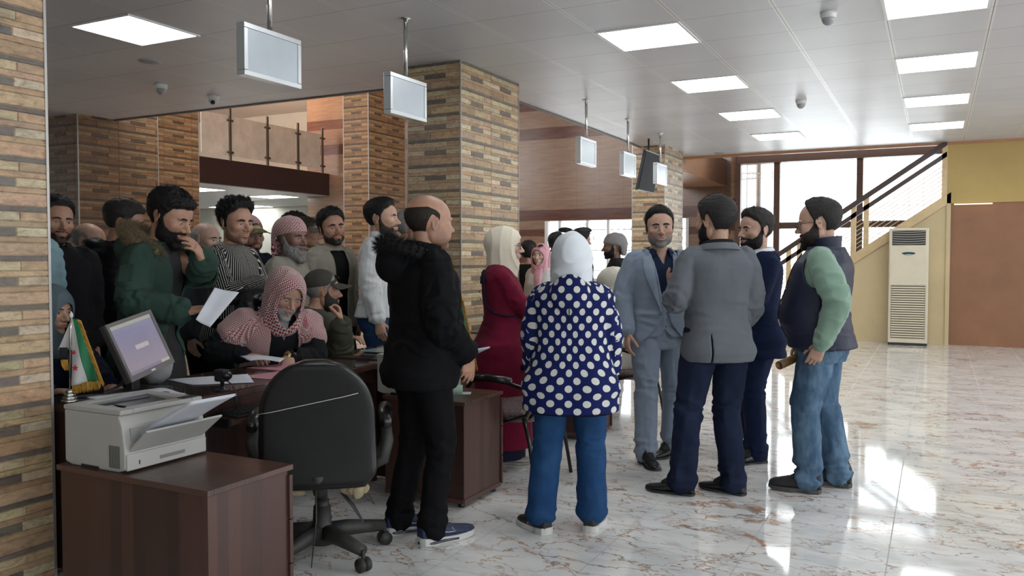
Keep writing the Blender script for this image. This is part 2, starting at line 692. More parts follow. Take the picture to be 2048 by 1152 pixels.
# window_1: far wall, white frame, ironwork outside
w1 = thing('window_1', '', '')
for kk in ('label', 'category'):
    del w1[kk]
w1['kind'] = 'structure'
mb = MB()
mb.box((-8.64, WY - 0.02, 0.85), (-8.56, WY + 0.12, 2.32))
mb.box((-5.10, WY - 0.02, 0.85), (-5.03, WY + 0.12, 2.32))
mb.box((-8.64, WY - 0.02, 0.85), (-5.03, WY + 0.12, 0.92))
for x in (-8.28, -7.55, -7.02, -6.35):
    mb.box((x, WY, 0.85), (x + 0.055, WY + 0.10, 2.32))
mb.build('window_frame', M_alu, w1)
mb = MB()
mb.box((-8.56, WY + 0.05, 0.92), (-5.10, WY + 0.056, 2.32))
mb.build('pane', M_glass, w1)
mb = MB()
for i in range(40):
    x = -8.2 + i * 0.078
    if -7.48 < x < -7.05:
        continue
    pts = [(x + 0.030 * math.sin(z * 26 + (i % 2) * PI), WY + 0.3, z) for z in np.linspace(0.88, 2.30, 36)]
    mb.tube(pts, 0.008, 5)
for z in (1.1, 1.6, 2.1):
    mb.tube([(-8.6, WY + 0.3, z), (-5.05, WY + 0.3, z)], 0.01, 6)
mb.build('grille', M_iron, w1)

# window_2: tall brown window behind the stair, a row below and a row above the ceiling line
w2 = bpy.data.objects.new('window_2', None)
COL.objects.link(w2)
w2['kind'] = 'structure'
V = [-3.50, -2.77, -1.29, 0.16]
mb = MB()
mb.box((-3.56, 16.56, 0.0), (-3.46, 16.72, 5.2))
for x in V[1:3]:
    mb.box((x - 0.055, 16.56, 0.0), (x + 0.055, 16.72, 5.2))
mb.box((0.10, 16.56, 0.0), (0.25, 16.72, 5.2))
for za, zb in ((0.0, 0.25), (1.98, 2.10), (3.27, 3.47), (4.24, 4.36), (5.1, 5.3)):
    mb.box((-2.77 if zb < 3 and za > 1 else -3.5, 16.58, za), (0.2, 16.70, zb))
mb.build('window_frame', M_brownframe, w2)
mb = MB()
mb.box((-3.5, 16.64, 0.2), (0.2, 16.645, 5.2))
mb.build('pane', M_glass, w2)
mb = MB()
for i in range(15):
    x = -3.42 + i * 0.245
    mb.tube([(x, 17.0, 0.1), (x, 17.0, 5.2)], 0.005, 5)
for z in (0.6, 1.2, 1.8, 2.4, 3.0, 3.12, 3.8, 4.5):
    mb.tube([(-3.5, 17.0, z), (0.2, 17.0, z)], 0.005, 5)
for i in range(12):
    x = -3.40 + i * 0.06
    pts = [(x + 0.05 * math.cos(a), 17.0, 3.06 + 0.05 * math.sin(a)) for a in np.linspace(0, 2 * PI, 10)]
    mb.tube(pts, 0.004, 4)
mb.build('grille', simple('glare_iron', (0.85, 0.83, 0.80), 0.5, var=0.0), w2)  # bars coloured pale to imitate window glare washing them out
mb = MB()
def _cur(u, v):
    x = -3.40 + 0.55 * u
    return (x, 16.76 + 0.03 * math.sin(u * 34) + 0.01 * math.sin(u * 71), 0.3 + 2.95 * v)
mb.grid(_cur, 60, 8)
k = NM('sheer_curtain', 0.7)
k.set('Base Color', (0.75, 0.72, 0.70))
k.b.inputs['Alpha'].default_value = 0.35
mb.build('curtain', k.m, w2, fix=False)

# walls right of the window and around the hall
M_cream = plaster('cream_plaster', (0.56, 0.45, 0.26), 0.55, 0.14)
M_yellow = plaster('ochre_board', (0.45, 0.32, 0.105), 0.5, 0.1)
M_brownboard = plaster('brown_board', (0.27, 0.125, 0.06), 0.45, 0.2)
M_white = plaster('white_wall', (0.62, 0.62, 0.60), 0.6, 0.05)
SY = 15.17                                       # plane of the stair flank
def zrail(x):                                    # slope of the stair
    return 2.42 + (x - 0.10) * 0.693
mb = MB()
xa = 0.10 - (2.42 / 0.693)
mb.prism([(xa, 0.0), (0.19, 0.0), (0.19, zrail(0.19))], 1, SY, SY + 0.12)
struct(mb.build('wall_stair', M_cream))
mb = MB()
mb.box((0.13, SY + 0.0, 2.30), (7.2, SY + 0.14, 3.29))
o_ = struct(mb.build('wall_right', M_yellow))
mb = MB()
mb.box((0.19, SY + 0.03, 0.0), (7.2, SY + 0.12, 2.30))
o_ = struct(mb.build('wall_right', M_brownboard))
mb = MB()
mb.box((0.13, SY - 0.02, 0), (0.19, SY + 0.13, 2.30))
struct(mb.build('trim_2', M_cream))
mb = MB()
mb.box((-3.5, 16.45, 3.25), (7.2, 16.72, 3.46))
struct(mb.build('trim_3', M_brownframe))
mb = MB()
mb.box((0.2, 16.6, 0), (7.2, 16.75, 6.35))
mb.box((-3.5, 16.6, 5.2), (0.25, 16.75, 6.35))
mb.box((7.15, 15.1, 0), (7.3, 19, 6.35))
struct(mb.build('wall_outer', M_white))
# wood-edge strip where the ceiling stops
mb = MB()
mb.box((-4.45, 15.15, CZ - 0.045), (7.2, 15.22, CZ + 0.30))
struct(mb.build('trim_4', simple('ceiling_wood_edge', (0.40, 0.20, 0.10), 0.4)))
# beam end and peach soffit between column three and the window
mb = MB()
mb.box((-5.2, 15.3, 3.02), (-4.2, 18.6, 3.6))
struct(mb.build('trim_5', M_peach))

# right and rear walls with window openings (they let the daylight in)
mb = MB()
mb.box((7.2, -5.2, 0), (7.35, 15.2, 0.9))
mb.box((7.2, -5.2, 3.0), (7.35, 15.2, 3.5))
for y in np.linspace(-5.2, 14.9, 8):
    mb.box((7.2, y, 0.9), (7.35, y + 0.35, 3.0))
struct(mb.build('wall_east', M_white))
mb = MB()
mb.box((-26, -5.35, 0), (7.35, -5.2, 0.9))
mb.box((-26, -5.35, 3.0), (7.35, -5.2, 3.5))
mb.box((-26, -5.35, 0.9), (2.0, -5.2, 3.0))
mb.box((5.5, -5.35, 0.9), (7.35, -5.2, 3.0))
struct(mb.build('wall_south', M_white))

# hall beyond on the left: lower ceiling with lamps, walls, upper floor with glass rail
mb = MB()
mb.box((-28, 7.6, 3.18), (-15.5, 19, 3.3))
struct(mb.build('ceiling', M_ceil))
M_pale = plaster('pale_wall', (0.62, 0.60, 0.52), 0.5, 0.06)
mb = MB()
mb.box((-28, 21.8, 0), (-15.8, 22, 3.2))
mb.box((-28.2, -5.2, 0), (-28, 22, 6.5))
mb.box((-28, 21.8, 3.2), (-15.8, 22, 6.5))
mb.box((-16.2, WY + 0.2, 0), (-16.0, 21.8, 6.35))
struct(mb.build('wall_left', M_pale))
mb = MB()
mb.box((-28, 19, 3.18), (-16.2, 21.8, 3.3))
mb.box((-28, 19, 6.35), (-16.2, 21.8, 6.5))
mb.add([(-30, 19, 0), (-15.8, 19, 0), (-15.8, 22, 0), (-30, 22, 0)], [(0, 1, 2, 3)])
struct(mb.build('ceiling', M_white))
M_beam = simple('dark_brown_beam', (0.032, 0.012, 0.010), 0.45)
mb = MB()
mb.box((-15.6, 7.6, 3.19), (-15.4, 18.62, 3.80))
struct(mb.build('trim_6', M_beam))
mb = MB()
mb.box((-28, 7.6, 3.3), (-15.6, 19, 3.78))
struct(mb.build('floor', M_peach))

k = NM('frosted_balustrade_glass', 0.25)
n = k.noise(k.coord(), 3.0, 4, 0.6)
k.set('Base Color', n.ramp([(0.3, (0.56, 0.52, 0.44)), (0.7, (0.74, 0.70, 0.60))]))
k.b.inputs['Alpha'].default_value = 0.8
M_frost = k.m
rail = thing('balustrade', 'frosted glass balustrade on steel posts along the upper floor edge', 'railing', (-15.35, 14, 3.8))
for ya, yb in ((12.2, 13.1), (13.96, 14.78), (14.88, 16.04), (16.14, 17.18), (17.28, 18.15)):
    mb = MB()
    mb.box((-0.01, ya - 14, 0.10), (0.01, yb - 14, 1.06))
    mb.build('glass_panel', M_frost, rail)
for y in (14.83, 16.09, 17.23, 18.22):
    mb = MB()
    mb.box((0.0, y - 14 - 0.03, -0.02), (0.05, y - 14 + 0.03, 1.24), bev=0.006)
    for z in (0.18, 0.95):
        mb.tube([(0.03, y - 14 - 0.09, z), (0.03, y - 14 + 0.09, z)], 0.028, 10)
    mb.build('post', simple('aged_steel', (0.10, 0.085, 0.065), 0.4, 0.5), rail)

# ---------------------------------------------------------------- ceiling lamps
def emis_mat(name, col, s):
    m = bpy.data.materials.new(name)
    m.use_nodes = True
    nt = m.node_tree
    nt.nodes.remove(nt.nodes['Principled BSDF'])
    e = nt.nodes.new('ShaderNodeEmission')
    e.inputs[0].default_value = (*col, 1)
    e.inputs[1].default_value = s
    nt.links.new(e.outputs[0], nt.nodes['Material Output'].inputs[0])
    return m


M_panel = emis_mat('led_diffuser', (0.95, 0.98, 1.0), PANEL_POWER)
M_panelrim = simple('lamp_rim', (0.75, 0.75, 0.75), 0.4, var=0)


def led_panel(x, y, z, label, group, sx=0.67, sy=0.66):
    t = thing('ceiling_light', label, 'ceiling light', (x, y, z), 0, group)
    mb = MB()
    mb.box((-sx / 2, -sy / 2, -0.006), (sx / 2, sy / 2, -0.002))
    mb.build('diffuser', M_panel, t)
    mb = MB()
    for a, b in (((-sx / 2 - 0.02, -sy / 2 - 0.02), (sx / 2 + 0.02, -sy / 2)), ((-sx / 2 - 0.02, sy / 2), (sx / 2 + 0.02, sy / 2 + 0.02)),
                 ((-sx / 2 - 0.02, -sy / 2), (-sx / 2, sy / 2)), ((sx / 2, -sy / 2), (sx / 2 + 0.02, sy / 2))):
        mb.box((a[0], a[1], -0.010), (b[0], b[1], 0.0))
    mb.build('frame', M_panelrim, t)
    return t


ords = ['nearest', 'second nearest', 'third nearest', 'farthest']
for i in range(4):
    led_panel(-2.20, 6.826 + 2.136 * i - 0.0, CZ, '%s square LED ceiling light in the row over the standing group' % ords[i], 'led panels in the middle row')
for i in range(4):
    led_panel(-0.035, 6.826 + 2.136 * i, CZ, '%s square LED ceiling light in the row above the open floor' % ords[i], 'led panels in the right row')
led_panel(-5.90, 4.70, CZ, 'large bright LED ceiling light at upper left beside the brick pillar', 'led panels over the waiting side')
for i, (px, py) in enumerate(((395, 380), (548, 394), (487, 414), (540, 416), (600, 425))):
    p = at_z(px, py, 3.17)
    if p.x > -16:
        p.x = -16.3
    led_panel(p.x, min(p.y, 21.2), 3.18, ['LED ceiling light of the far hall at the brick column edge', 'LED ceiling light nearest the dark beam in the far hall',
              'LED ceiling light of the far hall above the curly haired man', 'LED ceiling light of the far hall behind the second one', 'LED ceiling light of the far hall farthest right'][i], 'led panels of the far hall', 1.1, 0.9)
for x in (3.0, 5.2):
    for y in (1.0, 5.2, 9.4, 13.0):
        led_panel(x, y, CZ, '%s LED ceiling light of the %s row toward the right windows' % ({1.0: 'nearest', 5.2: 'second', 9.4: 'third', 13.0: 'farthest'}[y], 'inner' if x < 4 else 'outer'), 'led panels of the right side')
for (x, y) in ((-2.2, 4.69), (-0.035, 4.69), (-0.035, 0.42)):
    led_panel(x, y, CZ, {(-2.2, 4.69): 'LED ceiling light over the man in the black parka', (-0.035, 4.69): 'LED ceiling light just ahead of the viewer over open floor', (-0.035, 0.42): 'LED ceiling light straight above the viewer'}[(x, y)], 'led panels of the near part')

# ---------------------------------------------------------------- hanging signs
M_signwhite = simple('sign_white_sheet', (0.50, 0.56, 0.60), 0.25, 0.1, var=0.03)
M_signalu = simple('sign_aluminium', (0.66, 0.69, 0.71), 0.28, 0.55, var=0.02)


def hanging_sign(y, label, w=0.50):
    t = thing('hanging_sign', label, 'sign', (-3.70, y, 2.515), 0, 'blank signs hung from the ceiling over the counters')
    x0, x1 = -0.055, 0.0
    mb = MB()
    hw, h, f = w / 2, 0.315, 0.032
    for a, b in (((-hw, 0), (hw, f)), ((-hw, h - f), (hw, h)), ((-hw, f), (-hw + f, h - f)), ((hw - f, f), (hw, h - f))):
        mb.box((x0 - 0.004, a[0] + 0.001, a[1] + 0.001), (x1 + 0.006, b[0] - 0.001, b[1] - 0.001), bev=0.002)
    mb.box((x0, -hw, 0.0), (x1, hw, 0.008))
    mb.box((x0, -hw, h - 0.008), (x1, hw, h))
    mb.build('frame', M_signalu, t)
    mb = MB()
    mb.box((x0 + 0.002, -hw + f, f), (x1, hw - f, h - f))
    mb.build('panel', M_signwhite, t)
    mb = MB()
    mb.tube([(-0.028, 0.0, h), (-0.028, 0.0, CZ - 2.515)], 0.016, 14)
    mb.lathe([(0.045, 0), (0.045, -0.006), (0.02, -0.012), (0.018, -0.03)], (-0.028, 0.0, CZ - 2.515))
    mb.build('pole', M_chrome, t)
    return t


hanging_sign(3.945, 'nearest and largest blank white square sign hanging on a chrome pole')
hanging_sign(5.43, 'second nearest blank hanging sign, in front of the bright brick column')
hanging_sign(9.18, 'middle blank hanging sign, just right of the big brick column')
hanging_sign(10.67, 'fourth blank hanging sign, beside the dark tilted screen')
hanging_sign(12.13, 'farthest and smallest blank hanging sign, before the far brick column')

# ---------------------------------------------------------------- domes, detectors
M_dome = simple('camera_white', (0.62, 0.62, 0.62), 0.3, var=0)
M_black = simple('black_plastic', (0.012, 0.012, 0.013), 0.35, var=0)
M_smoke = simple('dome_grey', (0.30, 0.31, 0.32), 0.15, var=0)


def dome(px, py, label, s=1.0, eye=False):
    p = at_z(px, py, CZ)
    t = thing('security_camera', label, 'camera', (p.x, p.y, CZ), 0, 'dome cameras on the ceiling')
    mb = MB()
    mb.lathe([(0.062 * s, 0), (0.062 * s, -0.02 * s), (0.056 * s, -0.045 * s), (0.05 * s, -0.05 * s)])
    mb.build('housing', M_dome, t)
    mb = MB()
    mb.lathe([(0.05 * s * math.cos(a), -0.048 * s - 0.055 * s * math.sin(a)) for a in np.linspace(0, 1.5, 8)])
    mb.build('dome', M_smoke if not eye else M_dome, t)
    if eye:
        mb = MB()
        mb.tube([(0.0, 0, -0.06), (0.035, -0.045, -0.09)], 0.024, 14)
        mb.build('lens', M_black, t)
    return t


dome(1657, 24, 'white dome camera on the ceiling nearest the viewer, upper right')
dome(1602, 200, 'small dome camera between the two rows of square lights', 1.0)
dome(322, 168, 'white dome camera above the left brick columns', 1.1)
dome(427, 191, 'turret camera with dark lens near the edge of the left ceiling', 1.1, True)
for (px, py, lb) in ((300, 122, 'round flat white speaker behind the large left ceiling light'), (1440, 306, 'round flat speaker at the far end of the ceiling')):
    p = at_z(px, py, CZ)
    mb = MB()
    mb.lathe([(0.10, 0), (0.10, -0.008), (0.08, -0.014), (0.02, -0.016)], (0, 0, 0), 28)
    o = mb.build('ceiling_speaker', simple('speaker_grey', (0.34, 0.34, 0.35), 0.4, var=0), None)
    o.location = (p.x, p.y, CZ)
    tag(o, lb, 'speaker')

# dark screen hung at a tilt near the far signs
t = thing('hanging_screen', 'dark flat screen tilted down beside the far brick column', 'screen', (-4.02, 12.6, 2.75))
M_ = Matrix.Rotation(R(12), 4, 'Y')
mb = MB()
mb.box((-0.06, -0.40, -0.30), (-0.02, 0.40, 0.32), M=M_)
mb.build('case', M_black, t)
mb = MB()
mb.box((-0.018, -0.385, -0.285), (-0.014, 0.385, 0.305), M=M_)
mb.build('display', simple('screen_glass', (0.01, 0.01, 0.012), 0.6, spec=.1, var=0), t)
mb = MB()
mb.tube([(-0.04, 0, 0.2), (-0.04, 0, CZ - 2.75)], 0.015, 8)
mb.build('bracket', M_black, t)

# ---------------------------------------------------------------- stair
st = thing('staircase', 'staircase with brown handrails rising to the right before the window', 'staircase', (0, SY, 0))
M_railb = simple('brown_handrail', (0.055, 0.035, 0.03), 0.35)
M_creamw = simple('cream_painted_metal', (0.60, 0.45, 0.25), 0.4)
a = math.atan(0.693)
def slope_bar(off, th, x0, x1, y0, y1, name, mat):
    mb = MB()
    P = [(x0, zrail(x0) + off), (x1, zrail(x1) + off), (x1, zrail(x1) + off + th), (x0, zrail(x0) + off + th)]
    mb.prism(P, 1, y0, y1)
    return mb.build(name, mat, st)
slope_bar(-0.16, 0.17, xa + 0.02, 0.13, -0.03, 0.10, 'stringer', M_creamw)
slope_bar(0.80, 0.10, xa - 0.05, 0.12, -0.03, 0.05, 'handrail', M_railb)
slope_bar(0.62, 0.085, xa - 0.05, 0.12, -0.02, 0.04, 'handrail', M_railb)
for j in range(7):
    slope_bar(0.07 + j * 0.072, 0.014, xa, 0.10, 0.0, 0.014, 'rod', M_creamw)
for x in (-2.32, -2.14, -1.27, -1.07, 0.09):
    mb = MB()
    mb.box((x - 0.04, -0.02, zrail(x) - 0.02), (x + 0.04, 0.05, zrail(x) + 0.83))
    mb.build('post', M_creamw, st)
n = 15
for i in range(n):
    x0 = xa + 0.02 + i * 0.232
    mb = MB()
    mb.box((x0, 0.12, max(0.0, zrail(x0) - 0.02)), (x0 + 0.26, 1.3, zrail(x0) + 0.03))
    mb.build('step', M_white, st)

# ---------------------------------------------------------------- air conditioner
ac = thing('air_conditioner', 'tall cream floor standing air conditioner against the stair wall', 'air conditioner', (-0.405, 14.955, 0))
M_ac = simple('ac_cream', (0.62, 0.56, 0.42), 0.4, var=0.03)
M_acdark = simple('ac_dark', (0.02, 0.02, 0.018), 0.5, var=0)
w = 0.29
mb = MB()
mb.box((-w, -0.16, 0.035), (w, 0.17, 1.90), bev=0.012)
mb.build('body', M_ac, ac)
mb = MB()
mb.box((-w + 0.005, -0.165, 0.0), (w - 0.005, 0.165, 0.04))
mb.build('base', M_acdark, ac)
mb = MB()
mb.box((-0.245, -0.166, 1.62), (0.245, -0.15, 1.86), bev=0.01)
mb.build('outlet', M_acdark, ac)
for i in range(6):
    mb = MB()
    def _l(u, v, z=1.645 + i * 0.037):
        x = -0.235 + 0.47 * u
        return (x, -0.172 + 0.012 * v, z - 0.012 * math.sin(u * PI) + 0.006 + v * 0.012)
    mb.grid(_l, 14, 3)
    mb.build('louvre', simple('ac_louvre', (0.33, 0.31, 0.26), 0.4, var=0), ac, solid=0.006)
mb = MB()
mb.box((-0.275, -0.168, 0.98), (0.275, -0.155, 1.60), bev=0.006)
mb.build('front_panel', M_ac, ac)
mb = MB()
pts = [(0.10 * math.cos(t_), 0.022 * math.sin(t_)) for t_ in np.linspace(0, 2 * PI, 24)[:-1]]
mb.prism([(x_, 1.49 + z_) for x_, z_ in pts], 1, -0.176, -0.168)
mb.build('badge', simple('badge_green', (0.02, 0.10, 0.09), 0.2, 0.3, var=0), ac)
mb = MB()
mb.prism([(x_ * 0.5, 1.468 + z_ * 0.5) for x_, z_ in pts], 1, -0.178, -0.170)
mb.build('badge_light', simple('badge_silver', (0.7, 0.7, 0.7), 0.2, 0.8, var=0), ac)
for i in range(22):
    mb = MB()
    z = 0.13 + i * 0.038
    mb.box((-0.245, -0.176, z), (0.245, -0.158, z + 0.022), bev=0.003)
    mb.build('grille_slat', M_ac, ac)
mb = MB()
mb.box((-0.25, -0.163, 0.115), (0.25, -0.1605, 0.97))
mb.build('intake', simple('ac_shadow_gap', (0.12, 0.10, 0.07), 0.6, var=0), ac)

# bright slit lamp under the ochre board
p0, p1 = at_y(1908, 408, SY), at_y(1985, 406, SY)
mb = MB()
mb.box((p0.x, SY - 0.035, 2.27), (p1.x, SY - 0.01, 2.29))
tag(mb.build('strip_light', emis_mat('slit_light', (1, 0.9, 0.7), 1.2)), 'thin bright strip below the ochre board on the right wall', 'light strip')

# ================================================================ PEOPLE: geometry tools
def vnoise(p, seed=0.0):
    """cheap smooth 3D value noise for arrays of points, about -1..1"""
    p = np.asarray(p, float) + seed * 17.31
    i = np.floor(p).astype(np.int64)
    f = p - i
    f = f * f * (3 - 2 * f)

    def h(a, b, c):
        n = (a * 73856093) ^ (b * 19349663) ^ (c * 83492791)
        n = (n ^ (n >> 13)) * 1274126177
        return ((n & 0xffff) / 32767.5) - 1.0
    r = 0
    for dx in (0, 1):
        for dy in (0, 1):
            for dz in (0, 1):
                w = (f[..., 0] if dx else 1 - f[..., 0]) * (f[..., 1] if dy else 1 - f[..., 1]) * (f[..., 2] if dz else 1 - f[..., 2])
                r = r + w * h(i[..., 0] + dx, i[..., 1] + dy, i[..., 2] + dz)
    return r


def fbm(p, o=3, seed=0.0):
    p = np.asarray(p, float)
    r, a, t = 0, 1.0, 0
    for k in range(o):
        r = r + a * vnoise(p * (2 ** k), seed + k * 3.7)
        t += a
        a *= 0.5
    return r / t


def sstep(a, b, x):
    t = np.clip((np.asarray(x, float) - a) / (b - a), 0, 1)
    return t * t * (3 - 2 * t)


def rotm(ax, ang):
    c, s = math.cos(ang), math.sin(ang)
    if ax == 'x':
        return np.array([[1, 0, 0], [0, c, -s], [0, s, c]])
    if ax == 'y':
        return np.array([[c, 0, s], [0, 1, 0], [-s, 0, c]])
    return np.array([[c, -s, 0], [s, c, 0], [0, 0, 1]])


def nrm(v):
    v = np.asarray(v, float)
    return v / max(1e-9, np.linalg.norm(v))


def loft(rings, seg=28):
    """rings: (centre, axis_u, axis_v, a, b, exponent) -> closed shell"""
    vs = []
    w = np.linspace(0, 2 * PI, seg, endpoint=False)
    for c, u, v, a, b, e in rings:
        cw, sw = np.cos(w), np.sin(w)
        x = np.sign(cw) * np.abs(cw) ** (2 / e) * a
        y = np.sign(sw) * np.abs(sw) ** (2 / e) * b
        vs.append(np.asarray(c)[None] + x[:, None] * np.asarray(u)[None] + y[:, None] * np.asarray(v)[None])
    n = len(rings)
    V = np.concatenate(vs + [np.asarray(rings[0][0])[None], np.asarray(rings[-1][0])[None]])
    F = []
    for i in range(n - 1):
        for k in range(seg):
            k2 = (k + 1) % seg
            F.append((i * seg + k, i * seg + k2, (i + 1) * seg + k2, (i + 1) * seg + k))
    c0, c1 = n * seg, n * seg + 1
    for k in range(seg):
        k2 = (k + 1) % seg
        F.append((c0, k2, k))
        F.append((c1, (n - 1) * seg + k, (n - 1) * seg + k2))
    return V, F


def limb(pts, rad, seg=20, up=None, flat=None, n=4):
    """smooth tapered tube through joints; closed, round ends; returns shell"""
    pts = [np.asarray(p, float) for p in pts]
    P, Rr, Fl = [], [], []
    for i in range(len(pts) - 1):
        for k in range(n):
            t = k / n
            P.append(pts[i] * (1 - t) + pts[i + 1] * t)
            Rr.append(rad[i] * (1 - t) + rad[i + 1] * t)
            if flat:
                Fl.append(flat[i] * (1 - t) + flat[i + 1] * t)
    P.append(pts[-1])
    Rr.append(rad[-1])
    if flat:
        Fl.append(flat[-1])
    P = np.array(P)
    for _ in range(2):
        Q = P.copy()
        Q[1:-1] = (P[:-2] + 2 * P[1:-1] + P[2:]) / 4
        P = Q
    u = None
    rings = []
    for i in range(len(P)):
        t = nrm(P[min(i + 1, len(P) - 1)] - P[max(i - 1, 0)])
        if u is None:
            u = np.array(up, float) if up is not None else (np.array([1.0, 0, 0]) if abs(t[0]) < 0.8 else np.array([0, 1.0, 0]))
        u = nrm(u - t * (u @ t))
        v = np.cross(t, u)
        if i == 0:
            rings.append((P[0] - t * Rr[0] * 0.55, u, v, Rr[0] * 0.55, Rr[0] * 0.55 * (Fl[0] if Fl else 1), 2))
        rings.append((P[i], u, v, Rr[i], Rr[i] * (Fl[i] if Fl else 1), 2))
        if i == len(P) - 1:
            rings.append((P[i] + t * Rr[i] * 0.55, u, v, Rr[i] * 0.6, Rr[i] * 0.6 * (Fl[i] if Fl else 1), 2))
    return loft(rings, seg)


def ellipsoid(c, r, Rm=None, nu=20, nv=12):
    th = np.linspace(0, PI, nv)
    rings = []
    Rm = np.eye(3) if Rm is None else Rm
    for t in th[1:-1]:
        rings.append((np.asarray(c) + Rm @ np.array([0, 0, -math.cos(t) * r[2]]), Rm[:, 0], Rm[:, 1], r[0] * math.sin(t), r[1] * math.sin(t), 2))
    V, F = loft(rings, nu)
    V[-2] = np.asarray(c) - Rm[:, 2] * r[2]
    V[-1] = np.asarray(c) + Rm[:, 2] * r[2]
    return V, F


def ring_shell(pts, rad, seg=12):
    """open-ended path tube (same as limb but points used as given)"""
    return limb(pts, rad, seg, n=1)


def me_from(V, F, name='m'):
    me = bpy.data.meshes.new(name)
    me.from_pydata([tuple(v) for v in V], [], F)
    me.update()
    return me


def join_shells(shells):
    Vs, Fs, n = [], [], 0
    for V, F in shells:
        Vs.append(np.asarray(V))
        Fs += [tuple(i + n for i in f) for f in F]
        n += len(V)
    return np.concatenate(Vs), Fs


def evaluated(me, mods):
    """apply modifiers to a mesh through a temporary object, without operators"""
    o = bpy.data.objects.new('tmp', me)
    COL.objects.link(o)
    extra = []
    for kind, kw in mods:
        m = o.modifiers.new(kind, kind)
        for k, v in kw.items():
            setattr(m, k, v)
    dg = bpy.context.evaluated_depsgraph_get()
    dg.update()
    r = bpy.data.meshes.new_from_object(o.evaluated_get(dg), depsgraph=dg)
    bpy.data.objects.remove(o)
    bpy.data.meshes.remove(me)
    return r


def fuse(shells, voxel=0.009, smooth=3):
    V, F = join_shells(shells)
    me = me_from(V, F)
    mods = [('REMESH', dict(mode='VOXEL', voxel_size=voxel, use_smooth_shade=True))]
    if smooth:
        mods.append(('SMOOTH', dict(factor=0.5, iterations=smooth)))
    return evaluated(me, mods)


def verts(me):
    a = np.empty(len(me.vertices) * 3)
    me.vertices.foreach_get('co', a)
    return a.reshape(-1, 3)


def normals(me):
    a = np.empty(len(me.vertices) * 3)
    me.vertex_normals.foreach_get('vector', a)
    return a.reshape(-1, 3)


def set_verts(me, V):
    me.vertices.foreach_set('co', np.asarray(V).ravel())
    me.update()


def drop_faces(me, mask_fn, V=None):
    """remove faces whose centre satisfies mask_fn(centres)"""
    n = len(me.polygons)
    c = np.empty(n * 3)
    me.polygons.foreach_get('center', c)
    m = mask_fn(c.reshape(-1, 3))
    bm = bmesh.new()
    bm.from_mesh(me)
    bm.faces.ensure_lookup_table()
    bmesh.ops.delete(bm, geom=[bm.faces[i] for i in np.nonzero(m)[0]], context='FACES')
    # relax the cut border a little so that it reads as a hem
    for _ in range(10):
        new = {}
        for v in bm.verts:
            be = [e for e in v.link_edges if e.is_boundary]
            if len(be) == 2:
                a, b = be[0].other_vert(v), be[1].other_vert(v)
                new[v] = v.co * 0.5 + (a.co + b.co) * 0.25
        for v, c_ in new.items():
            v.co = c_
    bm.to_mesh(me)
    bm.free()
    return me


def shade_smooth(me):
    me.polygons.foreach_set('use_smooth', [True] * len(me.polygons))


def link(name, me, mat, parent, thick=0.0):
    me.name = name
    me.materials.clear()
    me.materials.append(mat)
    shade_smooth(me)
    o = bpy.data.objects.new(name, me)
    COL.objects.link(o)
    o.parent = parent
    if thick:
        md = o.modifiers.new('cloth', 'SOLIDIFY')
        md.thickness = thick
        md.offset = -1
    return o


# ---------------------------------------------------------------- head
def el(p, c, r):
    q = (p - np.asarray(c)) / np.asarray(r)
    k0 = np.linalg.norm(q, axis=-1)
    k1 = np.linalg.norm(q / np.asarray(r), axis=-1)
    return k0 * (k0 - 1.0) / np.maximum(k1, 1e-6)


def caps(p, a, b, ra, rb):
    a, b = np.asarray(a, float), np.asarray(b, float)
    ba = b - a
    h = np.clip(((p - a) @ ba) / (ba @ ba), 0, 1)
    return np.linalg.norm(p - a - h[..., None] * ba, axis=-1) - (ra + (rb - ra) * h)


def smin(a, b, k):
    h = np.clip(0.5 + 0.5 * (b - a) / k, 0, 1)
    return b * (1 - h) + a * h - k * h * (1 - h)


def smax(a, b, k):
    return -smin(-a, -b, k)


FACE0 = dict(jaw=1.0, nose=1.0, chin=1.0, cheek=1.0, brow=1.0, lip=1.0, open=0.0, long=1.0, eye=1.0, fat=0.0)


